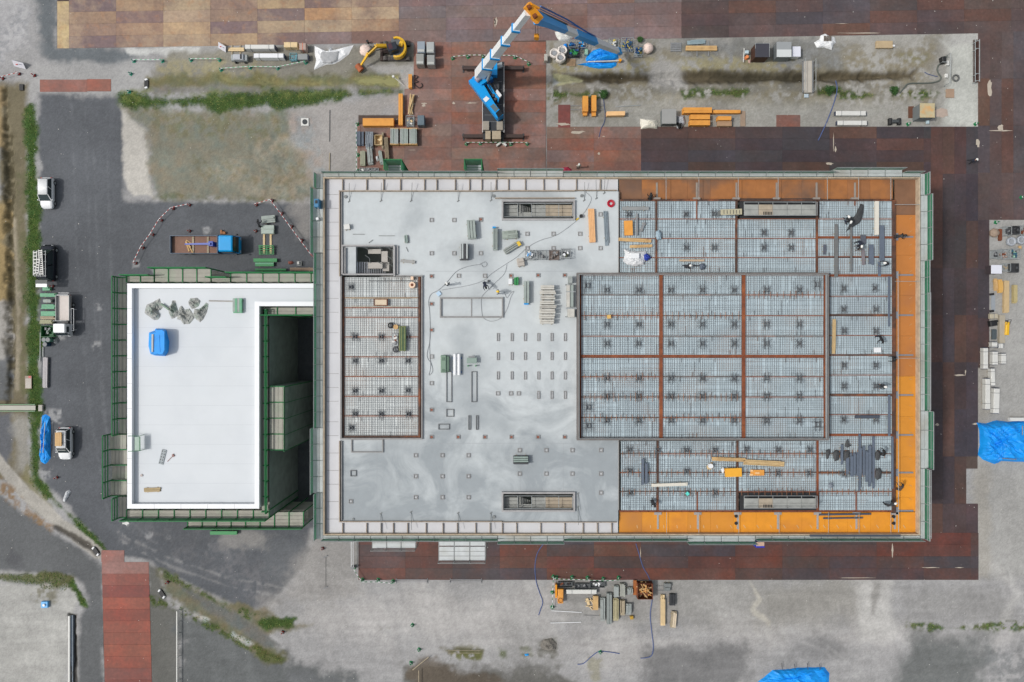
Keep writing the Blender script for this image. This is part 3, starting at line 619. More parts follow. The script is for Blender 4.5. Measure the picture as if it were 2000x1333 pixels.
mb.cyl(L2(675),T2(385),13.0,13.12,.18,14);mb.cyl(L2(964),T2(383.5),13.0,13.12,.17,14);mb.cyl(L2(1136),T2(383),13.0,13.12,.17,14);mb.cyl(L2(965),T2(1010),13.0,13.12,.17,14);mb.cyl(L2(690),T2(1014),13.0,13.1,.12,12);part('roof_drain',mb,galvd,B)
# opening kerbs round the stair wells and plant pits
for(x0,y0,x1,y1)in((983,394,1120,427),(983,965,1120,997)):
 mb=MB();t=3.2
 mb.pb(x0-t,y0-t,x1+t,y0,12.5,13.35);mb.pb(x0-t,y1,x1+t,y1+t,12.5,13.3);mb.pb(x0-t,y0,x0,y1,12.5,13.3);mb.pb(x1,y0,x1+t,y1,12.5,13.3)
 part('opening_kerb',mb,mat('kerb_grey',(158,157,157),.8,.15,2),B)
mb=MB();mb.pb(667,478.5,770,481.5,12.9,13.4);mb.pb(768.5,481.5,771.5,540,12.5,13.4);mb.pb(667,481.5,669.5,536,12.9,13.3);mb.pb(673,484,674.5,536,12.9,13.3);mb.pb(669,534.8,768,537.5,12.9,13.3);mb.pb(775.5,480,777.5,536,12.9,13.2)
part('opening_kerb',mb,mat('kerb_grey',(158,157,157)),B)
# --- decked bays: sheets, beams, rebar mats
def bay(x0,y0,x1,y1,z,dm,sp=.23,miss=0.0,seed=0):
 rb=random.Random(seed);mb=MB();mb.pb(x0,y0,x1,y1,z-.12,z);part('deck_panel',mb,dm,B)
 a,b,c,d=L2(x0,z),L2(x1,z),T2(y1,z),T2(y0,z);mb=MB();w=.011
 n=int((b-a)/sp)
 for i in range(n):
  x=a+(i+.5)*(b-a)/n+rb.uniform(-.03,.03);y0_,y1_=c+.04,d-.04
  if rb.random()<.04:y1_-=rb.random()*(d-c)*.6
  if rb.random()<.03:continue
  mb.box(x-w,x+w,y0_,y1_,z+.05,z+.075)
  if rb.random()<.04:mb.box(x+.05-w,x+.05+w,y0_,y0_+(y1_-y0_)*rb.random(),z+.05,z+.075)
 n=int((d-c)/sp)
 for i in range(n):
  y=c+(i+.5)*(d-c)/n+rb.uniform(-.02,.02)
  if rb.random()<miss:continue
  s0,s1=a+.04,b-.04
  if rb.random()<.2:k=rb.random();s0,s1=(s0,a+(b-a)*(.4+.6*k))if rb.random()<.5 else(a+(b-a)*.5*k,s1)
  mb.box(s0,s1,y-w,y+w,z+.075,z+.1)
 for k in range(rb.randint(2,6)):
  x=rb.uniform(a+.3,b-.3);y=rb.choice((c,d));mb.box(x-.02,x+.02,max(c+.03,y-.5),min(d-.03,y+.5),z+.1,z+.12)
 ob=part('rebar_mat',mb,rebar,B);ob['label']='grid of reinforcing bars over a deck bay'
def node(cx,cy,z,r=.95,s=.24):
 r*=.72;s*=.8
 x,y=L2(cx,z+.15),T2(cy,z+.15);mb=MB();zz=z+.13;w=.01
 for k in(-1,1):
  for q in(-.5,.5):mb.box(x+k*s+q*.09-w,x+k*s+q*.09+w,y-r*rnd.uniform(.75,1),y+r*rnd.uniform(.75,1),zz,zz+.03);mb.box(x-r*rnd.uniform(.75,1),x+r*rnd.uniform(.75,1),y+k*s+q*.09-w,y+k*s+q*.09+w,zz+.03,zz+.06)
  for e in(-1,1):mb.beam((x+k*s*1.1,y+e*s*1.1,zz+.08),(x+k*r*.72,y+e*r*.72,zz+.08),.022)
 mb.box(x-s,x+s,y-s,y-s+.05,z,z+.3);mb.box(x-s,x+s,y+s-.05,y+s,z,z+.3);mb.box(x-s,x-s+.05,y-s,y+s,z,z+.3);mb.box(x+s-.05,x+s,y-s,y+s,z,z+.3)
 part('box_out',mb,mat('box_out',(104,108,112),.7,.2,3),B)
tick=mat('rust_dowel',(150,104,74),.8,.2,3)
def ticks(x0,x1,y,z,seed):
 rb=random.Random(seed);mb=MB();x=x0+5
 while x<x1-3:
  a=L2(x,z);c=T2(y,z);h=rb.uniform(.25,.5);mb.box(a-.02,a+.02,c-h,c+h,z+.12,z+.15);x+=rb.uniform(9,13)
 part('dowel_row',mb,tick,B)['kind']='stuff'
def cbeam(x0,y0,x1,y1,z,m,bolts=True):
 mb=MB();mb.use(m);mb.pb(x0,y0,x1,y1,z-.5,z)
 a,b,c,d=L2(x0,z),L2(x1,z),T2(y1,z),T2(y0,z);L_=max(b-a,d-c);n=int(L_/.9);mb.use(m)
 if bolts:
  for i in range(n):
   t=(i+.5)/n
   for q in(.3,.7):
    x,y=(a+(b-a)*t,c+(d-c)*q)if b-a>d-c else(a+(b-a)*q,c+(d-c)*t);mb.cyl(x,y,z,z+.1,.02,5)
 part('roof_beam',mb,None,B)
ZC=13.35
def band(v):return[(v[i],v[i+1])for i in range(len(v)-1)]
# raised central block
XC=[1134.5,1291,1452.5,1613];YC=[537.5,576.5,617,657,696.5,736.5,776,816,856];sd_=0
for(xa,xb)in band(XC):
 for i,(ya,yb)in enumerate(band(YC)):
  g=3.2 if i in(3,)else.8;g0=3.2 if i==4 else.8
  bay(xa+(3 if xa>1140 else 1),ya+g0,xb-3.2,yb-g,ZC-.1,deckm,seed=sd_,miss=.1);sd_+=1
for x in(1291,1452.5):cbeam(x-3.2,537,x+3.4,857,ZC+.04,rust)
cbeam(1609.5,537,1614,857,ZC+.04,rust);cbeam(1133.2,538,1135,857,ZC+.04,rust);cbeam(1135,693.5,1609,699,ZC+.03,rust)
for y in YC[1:-1]:
 if y!=696.5:
  for a,b in((1136,1287.5),(1294.8,1448.8),(1456,1609)):(cbeam(a,y-.9,b,y+.9,ZC+.02,rustd if rnd.random()<.5 else rust,False),ticks(a,b,y,ZC,y+a)if(a<1200 and y>700)or rnd.random()<.3 else None)
cbeam(1136,536.6,1609,538.2,ZC+.02,rust,False);cbeam(1136,855.4,1609,857.2,ZC+.02,rustd,False)
mb=MB();mb.pb(1127,533,1619,536.2,12.2,13.75);mb.pb(1127,857.8,1619,860.6,12.2,13.75);mb.pb(1127,536.4,1130.6,857.6,12.2,13.75);mb.pb(1616,536.4,1619.4,857.6,12.2,13.75)
part('parapet_formwork',mb,mat('parapet_form',(112,108,106),.7,.2,1.4),B)
mb=MB();mb.pb(1129.5,536.4,1617,537,13.6,13.95);mb.pb(1615,537,1615.8,857,13.6,13.95);mb.pb(1131,537,1131.7,857,13.6,13.95);mb.pb(1131,857,1616,857.6,13.6,13.95);part('parapet_rail',mb,galv,B)
for y in(567,634,671.5,739,774.5,822):
 for x in(1185,1247,1310,1371.5,1434,1497,1561):
  node(x,y,ZC-.1)
for x,y in((1147,558),(1596,556),(1149,796),(1149,832),(1597,830)):node(x,y,ZC-.1,1.1,.3)
# field round the block
ZF=12.9
XN=[1209,1282,1438.5,1596,1744];YN=[392,428,466,503.5,533]
for xa,xb in band(XN):
 for ya,yb in band(YN):
  if xa<1300 or xa<1500:pass
  if xa==1438.5 and ya==392:continue
  if xa==1596 and ya>=503:yb=538
  bay(xa+2,ya+.8,xb-2,yb-.8,ZF-.08,deckm,seed=sd_,miss=.15);sd_+=1
YE=[540,579,616,655.5,694,733,772,810.5,850]
for ya,yb in band(YE):bay(1621,ya+.9,1744,yb-.9,ZF-.08,deckm,seed=sd_,miss=.1);sd_+=1
YS=[861,887,923.7,961,998]
for i,(xa,xb)in enumerate(band([1211,1284.5,1440.5,1597,1744])):
 for ya,yb in band(YS):
  if i==2 and ya==961:continue
  bay(xa+2,(ya if i<3 or ya>861 else 851)+.8,xb-2,yb-.8,ZF-.08,deckm,seed=sd_,miss=.12);sd_+=1
for x in(1282,1438.5,1596):cbeam(x-2,392,x+2,532.6,ZF+.03,rustd)
for x in(1284.5,1440.5,1597):cbeam(x-2,861,x+2,998,ZF+.03,rustd if x<1500 else rust)
cbeam(1743,391,1749.5,1003,ZF+.04,rustd);cbeam(1207.5,389.5,1743,393,ZF+.03,rustd);cbeam(1209,997.5,1743,1000.3,ZF+.03,rust)
for y in YN[1:-1]:
 for a,b in((1209,1280),(1284,1436.5),(1440.5,1594)):cbeam(a,y-.8,b,y+.8,ZF+.02,rust,False)
for y,w in((428,.8),(464,2.2),(502,.9),(538.5,2.4),(579,.8),(616,2),(655.5,.8),(694,1.6),(733,.8),(772,2.1),(810.5,.8),(850,2.3)):cbeam(1598.5 if y<530 else 1620,y-w,1742.5,y+w,ZF+.02,rust if w<1.5 or y in(464,538.5,850)else rustd,False)
for y in YS[1:-1]:
 for a,b in((1211,1282),(1287,1438),(1443,1594.5),(1599.5,1742)):cbeam(a,y-(.8 if a<1500 or y!=923.7 else 1.8),b,y+(.8 if a<1500 or y!=923.7 else 1.8),ZF+.02,rustd if rnd.random()<.6 else rust,False);ticks(a,b,y,ZF,y+a)
for x,y0,y1 in((1361,393,427),(1670,393,402),(1362,962,997),(1672.5,962,997)):cbeam(x-1,y0,x+1,y1,ZF+.02,rust,False)
mb=MB();mb.pb(1207.4,375,1209.2,997,12.5,13.06);part('slab_edge_form',mb,formg,B)
for p in((1228,419),(1340,419),(1395,418),(1340,484),(1395,484),(1492,455),(1545,455),(1492,484),(1545,484),(1648,564),(1709,563),(1648,605),(1711,605),(1649,647),(1711,647),(1649,714),(1711,714),(1649,755),(1711,755),(1648,820),(1711,820),(1229,879),(1285,880),(1340,880),(1396,880),(1458,878),(1520,879),(1582,879),(1230,920),(1341,921),(1519,925),(1581,925),(1649,926),(1230,963),(1341,963),(1396,963)):node(*p,ZF-.08,.8,.22)
# west pit
YW=[541,582,601.5,620,658.5,697.5,736,774.5,813,853]
for ya,yb in band(YW):bay(673,ya+1,816.5,yb-1,ZF-.1,deckw,seed=sd_,miss=.08);sd_+=1
cbeam(668.5,541,672,855,ZF+.04,rustd);cbeam(817,541,821,855,ZF+.04,rustd);cbeam(668.5,851.4,821,855,ZF+.05,rustd)
for y in YW[1:-1]:cbeam(673,y-1,816,y+1,ZF+.02,rust if y>600 else mat('tan_beam',(138,112,84),.7,.3,2),False)
mb=MB();mb.pb(772,538,825,540.5,12.6,13.3);mb.pb(822.6,540.5,825,858.8,12.6,13.25);mb.pb(665,856,822.6,858.8,12.6,13.25);mb.pb(665,539,667.2,856,12.6,13.2);part('pit_formwork',mb,formg,B)
for p in((693,658),(744,658),(796,658),(693,705),(744,705),(796,705),(693,764),(744,764),(796,763),(693,809),(744,809),(797,809),(686,836),(685,561)):node(*p,ZF-.1,.8,.22)
# orange perimeter formwork
ZO=12.6
def opan(x0,y0,x1,y1,m,hor):
 mb=MB();mb.pb(x0,y0,x1,y1,ZO-.2,ZO);part('orange_formwork',mb,m,B)
x=1209.0
while x<1740:
 x1=min(x+44.6,1748);opan(x,349.5,x1-.25,389,(OM['N'],OM['M'])[prb.random()<.35]if x>1230 else OM['D'],1);x=x1
opan(1748,349.5,1794.3,420,OM['D'],0)
y=420.3;k=0
while y<999:
 y1=min(y+39.4,999.6);opan(1749.8,y,1794.3,y1-.25,OM['E']if y<720 else(OM['F']if y<920 else OM['S']),0);y=y1
x=1209.5
while x<1793:
 x1=min(x+44.6,1794.3);opan(x,1000.8,x1-.25,1042.8,(OM['S'],OM['T'])[prb.random()<.3]if x>1215 else OM['F'],1);x=x1
plg=mat('pale_joist',(158,155,152),.7,.15,2)
for x in(1283,1361,1438.5,1517,1595,1670):
 mb=MB();mb.pb(x-1.8,357,x+1.8,388,ZO+.005,ZO+.06);mb.pb(x-7,386,x+7,389.5,ZO,ZO+.35);part('joist',mb,mat('joist_north',(140,132,124),.7,.15,2),B)
for x in(1285,1363,1441,1519.5,1597,1673,1748):
 mb=MB();mb.pb(x-1.8,1004,x+1.8,1034,ZO+.005,ZO+.06);mb.pb(x-7,1001,x+7,1006,ZO,ZO+.12);part('joist',mb,mat('pale_joist',(158,155,152)),B)
for y in(463,537.5,616,694,772,850,923.5,998):
 mb=MB();mb.pb(1753,y-1.6,1784,y+1.6,ZO+.005,ZO+.06);mb.pb(1750,y-7,1754.5,y+7,ZO,ZO+.12);part('joist',mb,mat('bluegrey_joist',(122,124,130),.7,.15,2),B)
for k in range(22):x=1245+k*26;a=W(x-1,1026,ZO+.01);b=W(x+(0 if k<7 else 3),1032,ZO+.01);part('cleat',MB().beam(a,b,.06,.03),mat('pale_cleat',(196,170,130)),B)
for k in range(22):y=425+k*26;a=W(1776,y+3,ZO+.01);b=W(1781,y+(5 if k>10 else 0),ZO+.01);part('cleat',MB().beam(a,b,.05,.03),mat('dull_cleat',(176,140,96)),B)
# handrail pipes standing across the orange strips
mb=MB()
for x in(1301,1365,1442,1520,1616,1677,1740):mb.tube([W(x,347,13.6),W(x,390,13.6)],.03,5);mb.tube([W(x,390,13.6),W(x,390,12.7)],.03,5)
for x in(1302,1365,1443,1522,1618,1678,1740):mb.tube([W(x,1001,13.0),W(x,1046,13.0)],.025,5)
for y in(400,550,700):mb.tube([W(1748,y,13.5),W(1796,y,13.5)],.03,5)
mb.tube([W(1754,530,13.7),W(1755,1040,13.7)],.035,5);mb.tube([W(1630,352,13.7),W(1630,400,13.2)],.03,5)if False else None
part('guard_pipe',mb,galv,B)
# props bracing the formwork on the slab
for q,(x,y)in enumerate(((682,394),(744,393),(803,393),(895,393),(959,392),(1141,392),(1180,378),(1165,388),(744,1003),(803,1000),(895,1002),(959,1002),(1129,964),(1129,990))):
 dx=(0,1,2,-1)[q%4];s_=-1 if y<700 else 1;mb=MB();mb.tube([W(x,y,13.02),W(x+dx,y+s_*36,13.5)],.03,5);mb.bx(L2(x),T2(y),.3,.12,13.0,13.04,35);part('raking_prop',mb,galvd,B)
# inside the openings: stair flights and pit scaffolds
def well(x0,y0,x1,y1,name='pit_platform',zt=12.7):
 n=5;w=(x1-x0)/n
 for i in range(n):
  mb=MB();mb.use(mat('board_grey',(150,152,148),.7,.2,2)if i<3 else mat('board_tan',(164,152,134),.7,.2,2));a=x0+3+i*(w-.9)
  if i==1:
   for k in range(6):mb.pb(a+2+k*3.6,y0+6+k*1.2,a+4.4+k*3.6,y1-10,zt-.3-k*.2,zt-.26-k*.2)
   mb.pb(a,y1-12,a+w-1.5,y1-4,zt-.5,zt-.45)
  else:
   for k in range(3):mb.pb(a,y0+7+k*(y1-y0-11)/3,a+w-1.8,y0+6.4+(k+1)*(y1-y0-11)/3,zt-.35,zt-.3)
  part('pit_board',mb,None,B)
 mb=MB()
 for i in range(n+1):
  x=x0+2+i*(w-.8);mb.tube([W(x,y0+4,zt+.3),W(x,y1-3,zt+.3)],.035,5)
  for yy in(y0+4,y1-3):mb.tube([W(x,yy,8.7),W(x,yy,zt+.7)],.035,5)
 for yy in(y0+4,y1-3):mb.tube([W(x0+2,yy,zt+.6),W(x1-4,yy,zt+.6)],.035,5)
 part('pit_frame',mb,galv,B)
well(983,394,1120,427);well(983,965,1120,997)
mb=MB();mb.bx(0,0,0,0,0,0)if False else None
mb.pb(719,487,744,496,12.2,12.3);mb.pb(745,491,757,512,12.2,12.3);mb.pb(719,513,747,525,12.3,12.4);mb.pb(748,512,760,530,11.8,11.9)
part('stair_landing',mb,mat('landing',(172,168,162),.8,.12,1.5),B)
for i in range(5):mb=MB();mb.pb(697+i*4.6,512,699.4+i*4.6,534,12.55-.2*i,12.6-.2*i);part('stair_tread',mb,mat('tread',(168,172,178),.6,.1,2),B)
for i in range(8):mb=MB();mb.pb(719+i*4.4,526,721.6+i*4.4,534,11.6-.2*i,11.65-.2*i);part('stair_tread',mb,mat('tread',(168,172,178)),B)
mb=MB()
for a,b in(((711,483),(722,489)),((738,483),(748,489)),((713,499),(722,505)),((738,512),(748,517)),((757,484),(767,490)),((757,500),(766,507)),((757,514),(766,520)),((678,498),(690,503)),((678,510),(690,514)),((678,523),(690,528)),((722,505),(722,514))):mb.tube([W(*a,12.9),W(*b,12.5)],.04,5)
part('wall_tie',mb,galvd,B)
# rooftop plant cradles sunk between beams on the east half: each a thing on the roof
def cradle(x0,y0,x1,y1,label):
 o=empty('stair_tower',W((x0+x1)/2,(y0+y1)/2,12.9),label,'stair tower','caged stair towers rising through the roof bays')
 mb=MB();mb.pb(x0-4,y0-3,x1+3,y1+3,12.7,12.86);part('pit_floor',mb,dark,o)
 n=5;w=(x1-x0-8)/n
 for i in range(n):
  mb=MB();c=(mat('board_grey',(150,152,148)),mat('board_tan',(164,152,134)))[i==1]
  for k in range(2):mb.pb(x0+5+i*w,y0+9+k*(y1-y0-14)/2,x0+4+(i+1)*w,y0+8.5+(k+1)*(y1-y0-14)/2,14.1,14.15)
  part('platform_board',mb,c,o)
 for i in range(n+1):
  x=x0+4.5+i*w;mb=MB()
  for yy in(y0+4,y1-5):mb.tube([W(x,yy,12.9),W(x,yy,15.0)],.035,5)
  mb.tube([W(x,y0+4,14.08),W(x,y1-5,14.08)],.03,5);part('frame',mb,galv,o)
 for yy in(y0+4,y1-5):
  for z in(14.6,15.0):mb=MB();mb.tube([W(x0+4,yy,z),W(x1-4,yy,z)],.03,5);part('guard_rail',mb,galv,o)
 mb=MB()
 for k in range(6):mb.pb(x0+42+k*3,y1-12,x0+43.6+k*3,y1-6,14.16,14.18)
 part('hatch',mb,dark,o)
 mb=MB();mb.tube([W(x1-9,y0+5,14.8),W(x1-1,y0+4,14.8),W(x1-1,y1-5,14.8),W(x1-9,y1-6,14.8)],.035,5);part('gate_rail',mb,galv,o)
cradle(1449,391,1597,426,'caged grey stair tower in the roof bays along the north edge')
cradle(1449,965,1597,998,'caged grey stair tower in the roof bays along the south edge')
# ---------------------------------------------------------------- scaffolds
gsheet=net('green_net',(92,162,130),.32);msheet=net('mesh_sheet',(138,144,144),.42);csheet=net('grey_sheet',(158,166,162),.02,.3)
gpipe=mat('green_pipe',(38,116,66),.55,.2,2);scb=mat('scaffold_board',(176,182,182),.6,.14,1.5,second=(160,158,150),amt=.8,sc2=.25);scg=mat('old_board',(160,158,148),.75,.16,1.2,second=(132,152,128),amt=.7,sc2=.3)
def scaffold(name,p0,p1,out,w,zd,zt,label,group,sheet=None,zs=0,frame_m=None,board_m=None,sp=1.83,lowlev=True,rails=True,thin=.045,off=0,decks=None,low=None):
 p0=Vector((*p0,0));p1=Vector((*p1,0));out=Vector((*out,0));d=(p1-p0);L_=d.length;d.normalize();n=max(1,round(L_/sp));st=L_/n
 o=empty(name,((p0+p1)/2+out*w/2),label,'scaffold',group)
 for i in range(n+1):
  for q,zz in((0,zd+.1),(w,zt)):
   a=p0+d*(i*st)+out*q;mb=MB();mb.tube([(a.x,a.y,0),(a.x,a.y,zz)],thin/1.6,5);part('post',mb,frame_m,o)
  a=p0+d*(i*st);b=a+out*w
  mb=MB();zq=zd+.06 if thin>.06 else zd-.05;mb.tube([(a.x,a.y,zq),(b.x,b.y,zq)],thin/1.8,5);part('transom',mb,frame_m,o)
  if i<n and i<100:
   mb=MB();nb=max(2,round(w/.45));zdd=zd if decks is None else decks[i%len(decks)]
   for k in range(nb):
    c=a+d*(st/2)+out*((k+.5)*w/nb);ang=math.degrees(math.atan2(d.y,d.x));mb.bx(c.x,c.y,st-.07,w/nb-.03,zdd,zdd+.04,ang)
   part('walk_board',mb,board_m,o)
 q=out*w
 if rails:
  for z in(zd+.5,zd+1.0,zt):mb=MB();a=p0+q;b=p1+q;mb.tube([(a.x,a.y,z),(b.x,b.y,z)],thin/2,5);part('guard_rail',mb,frame_m,o)
 if lowlev:
  for lv in range(1,int(zd/1.8)):
   z=zd-lv*1.8;c=(p0+p1)/2+q/2;mb=MB();mb.bx(c.x,c.y,L_,w-.12,z,z+.05,math.degrees(math.atan2(d.y,d.x)));part('lower_walkway',mb,board_m,o)
 if low:q_=q*(1+.04/w);mb=MB();c_=(p0+p1)/2+q_;mb.bx(c_.x,c_.y,L_,.02,0,10.4,math.degrees(math.atan2(d.y,d.x)));part('dust_sheet',mb,low,o);zs=10.42
 if sheet:
  a=p0+q*(1+.04/w);b=p1+q*(1+.04/w);mb=MB();mb.add([(a.x,a.y,zs),(b.x,b.y,zs),(b.x,b.y,zt-.05),(a.x,a.y,zt-.05),(a.x+out.x*.015,a.y+out.y*.015,zs),(b.x+out.x*.015,b.y+out.y*.015,zs),(b.x+out.x*.015,b.y+out.y*.015,zt-.05),(a.x+out.x*.015,a.y+out.y*.015,zt-.05)],[(0,1,2,3),(7,6,5,4),(0,4,5,1),(1,5,6,2),(2,6,7,3),(3,7,4,0)]);part('net_sheet',mb,sheet,o)
 return o
ZD,ZT=12.9,13.8
GM_='scaffold runs round the large building'
def edge(px,z):return(px-1000)/sc(z)
xW,xE=edge(617.5,ZD),edge(1806,ZD);yN,yS=(666.5-339)/sc(ZD),(666.5-1053)/sc(ZD);xWi,xEi=edge(631,ZD),edge(1797.5,ZD);yNi,ySi=(666.5-345.5)/sc(ZD),(666.5-1046.5)/sc(ZD)
kw=dict(sheet=gsheet,frame_m=galv,board_m=scb)
def yy(py,z=ZD):return(666.5-py)/sc(z)
def run(side,a,b,extra,label):
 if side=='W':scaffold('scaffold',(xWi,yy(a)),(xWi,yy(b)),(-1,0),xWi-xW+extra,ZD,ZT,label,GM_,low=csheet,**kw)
 if side=='E':scaffold('scaffold',(xEi,yy(a)),(xEi,yy(b)),(1,0),xE-xEi+extra,ZD,ZT,label,GM_,**kw)
 if side=='N':scaffold('scaffold',(edge(a,ZD),yNi),(edge(b,ZD),yNi),(0,1),yN-yNi+extra,ZD,ZT,label,GM_,**kw)
 if side=='S':scaffold('scaffold',(edge(a,ZD),ySi),(edge(b,ZD),ySi),(0,-1),ySi-yS+extra,ZD,ZT,label,GM_,**kw)
run('W',340,369,0,'short green netted scaffold at the north west corner of the large building')
run('W',369,495,.38,'projecting scaffold bay with a blue box on the upper west side of the large building')
run('W',495,836,0,'long scaffold run with green netting on the west side beside the small white roof')
run('W',836,963,.38,'projecting scaffold bay on the lower west side above the dark courtyard')
run('W',963,1053,0,'scaffold run at the south west corner of the large building')
run('N',631,972,0,'scaffold run along the north edge above the pale gutter, west part')
run('N',972,1100,.3,'projecting scaffold bay in the middle of the north edge, next to a red crate')
run('N',1100,1628,0,'scaffold run along the north edge above the weathered orange formwork')
run('N',1628,1762,.4,'projecting scaffold bay near the east end of the north edge')
run('N',1762,1797,0,'last short scaffold at the north east corner')
run('S',631,972,0,'scaffold run along the south edge above the rusty plates, west part')
run('S',972,1101,.3,'projecting scaffold bay with a hatch in the middle of the south edge')
run('S',1101,1342,0,'scaffold run along the south edge below the west end of the orange formwork')
run('S',1342,1475,.35,'projecting scaffold bay on the south edge beside the blue box')
run('S',1475,1797,0,'scaffold run along the south edge below the bright orange formwork')
run('E',340,382,0,'short scaffold at the top of the east side')
run('E',382,510,.3,'projecting scaffold bay with wide green net on the upper east side')
run('E',510,803,0,'scaffold run with green net and grey pipes along the middle of the east side')
run('E',803,915,.4,'projecting scaffold bay on the lower east side')
run('E',915,1053,0,'scaffold run at the south east corner with crossed pipes')
def pipes(z,px,a,b,label):
 o=empty('outer_pipe_frame',(edge(px,z),yy((a+b)/2),0),label,'pipe frame','grey pipe frames outside the east scaffold')
 for k in range(int((b-a)/32)+1):
  y=yy(a+k*32);mb=MB();mb.tube([(edge(px,z),y,0),(edge(px,z),y,z)],.03,5);part('post',mb,galv,o);mb=MB();mb.tube([(edge(px,z),y,z),(xE,y,z-.4)],.025,5);part('brace',mb,galv,o)
 for dx in(0,-.25):mb=MB();mb.tube([(edge(px,z)+dx,yy(a),z),(edge(px,z)+dx,yy(b),z)],.03,5);part('rail',mb,galv,o)
pipes(13.8,1818,573,800,'row of grey vertical pipes outside the middle of the east scaffold')
pipes(13.8,1819,916,1048,'row of grey vertical pipes outside the south east corner scaffold')
# green netted loading boxes on the north side, grey stages on the south side
def lbox(x0,y0,x1,y1,label):
 z0,z1=12.6,14.4;o=empty('loading_bay',W((x0+x1)/2,(y0+y1)/2,z0),label,'loading bay','green netted loading bays on the north scaffold')
 a,b,c=L2(x0,z1),L2(x1,z1),T2(y0,z1);d=yN+.06
 mb=MB();mb.box(a,a+.05,d,c,0,z1);mb.box(b-.05,b,d,c,0,z1);mb.box(a,b,c-.05,c,0,z1);part('net_sheet',mb,gsheet,o)
 for k in range(3):mb=MB();mb.box(a+.15,b-.15,d+.1+k*(c-d-.2)/3,d+.04+(k+1)*(c-d-.2)/3,z0-.05,z0);part('walk_board',mb,mat('grey_board2',(172,176,180),.6,.12,2),o)
 for x in(a,b):mb=MB();mb.tube([(x,c,0),(x,c,z1+.1)],.06,6);part('post',mb,gpipe,o)
 mb=MB();mb.tube([(a,d,z1),(a,c,z1),(b,c,z1),(b,d,z1)],.07,6);part('top_rail',mb,gpipe,o)
lbox(750,312,784,337,'green netted loading bay over the stacked timber, left one');lbox(907,311.5,941,337,'green netted loading bay below the crane truck, right one')
def stage(x0,y0,x1,y1,z,nx,ny,label):
 o=empty('loading_stage',W((x0+x1)/2,(y0+y1)/2,z),label,'loading stage','grey loading stages on the south side')
 a,b,c=L2(x0,z),L2(x1,z),T2(y1,z);d=yS-.1;w=(b-a)/nx;h=(d-c)/ny
 for i in range(nx):
  for j in range(ny):
   for k in range(3):mb=MB();mb.box(a+i*w+.06,a+(i+1)*w-.06,c+j*h+.04+k*(h-.08)/3,c+j*h+(k+1)*(h-.08)/3,z-.05,z);part('walk_board',mb,mat('pale_board',(196,200,202),.5,.14,2,second=(176,178,174),amt=.7,sc2=.5),o)
 for i in range(nx+1):
  for y in((c,d)if ny>1 else(c,)):mb=MB();mb.tube([(a+i*w,y,0),(a+i*w,y,z+.9)],.04,6);part('post',mb,galv,o)
  mb=MB();mb.box(a+i*w-.04,a+i*w+.04,c,d,z-.12,z-.06);part('joist',mb,galv,o)
 mb=MB();mb.tube([(a,c,z+.9),(b,c,z+.9)],.03,6);mb.tube([(a,c,z+.45),(b,c,z+.45)],.03,6);part('guard_rail',mb,galv,o)
stage(727,1055,812,1072,9.5,3,1,'narrow grey loading stage on the south side, west one');stage(857,1055,948,1096,9.5,3,2,'deep grey loading stage on the south side with bright boards')
# ---------------------------------------------------------------- the small white-roofed building
ZA=11.6
SB=empty('small_building',(0,0,0),'finished L shaped block with a white roof and white parapet at left','building')
wht=mat('white_roof',(200,205,209),.6,.03,.35,second=(192,198,203),amt=.6,sc2=.16);whp=mat('white_parapet',(226,228,231),.5,.03,1)
def A_(px,z=ZA):return(px-1000)/sc(z)
def B_(py,z=ZA):return(666.5-py)/sc(z)
x0,x1,x2=A_(249),A_(506),A_(640);y0,y1,y2=B_(554.5),B_(598),B_(993.5)
mb=MB();mb.prism([(x0,y2),(x1,y2),(x1,y1),(x2,y1),(x2,y0),(x0,y0)],0,11.0);part('wall',mb,mat('wall_grey',(142,144,142),.85,.08,.5),SB)
t=.5;mb=MB();mb.prism([(x0+t,y2+t),(x1-t,y2+t),(x1-t,y1+t),(x2,y1+t),(x2,y0-t),(x0+t,y0-t)],11.0,11.02);part('roof',mb,wht,SB)
mb=MB()
sm=mat('seam_line',(186,191,196),.6,.05,2)
for k in range(1,11):y=y2+t+k*(y0-y2-2*t)/11;part('membrane_seam',MB().box(x0+t+.1,(x1 if y<y1 else x2)-t-.1,y-.02,y+.02,11.02,11.026),sm,SB)
def ring(z0,z1,k0,k1,name,m):
 mb=MB();O=[(x0-k0,y2-k0),(x1+k0,y2-k0),(x1+k0,y1-k0),(x2,y1-k0),(x2,y0+k0),(x0-k0,y0+k0)];I=[(x0+k1,y2+k1),(x1-k1,y2+k1),(x1-k1,y1+k1),(x2,y1+k1),(x2,y0-k1),(x0+k1,y0-k1)]
 V=[(*p,z)for z in(z0,z1)for p in O+I];n=6;F=[]
 for i in range(n):
  j=(i+1)%n;F+=[(i,j,12+j,12+i),(12+i,12+j,18+j,18+i),(6+j,6+i,18+i,18+j),(j,i,6+i,6+j)]
 mb.add(V,F);return part(name,mb,m,SB)
ring(11.0,11.55,-.03,.46,'parapet',whp);ring(11.55,11.62,.02,t,'coping',whp)
mb=MB()
for k in range(1,9):mb.box(x0-.03,x0+t+.01,y0-k*(y0-y2)/9,y0-k*(y0-y2)/9+.02,11.62,11.625)
for k in range(1,6):mb.box(x0+k*3,x0+k*3+.02,y2-.03,y2+t,11.62,11.625)
part('coping_joint',mb,galvd,SB)
GS='green scaffold runs round the small white roofed building'
ks=dict(sheet=msheet,frame_m=gpipe,board_m=scg,thin=.13)
zd,zt=10.4,11.9
def SX(px,z):return(px-1000)/sc(z)
def SY(py,z):return(666.5-py)/sc(z)
wx0=SX(247,zd);wx1=SX(218.5,zt)
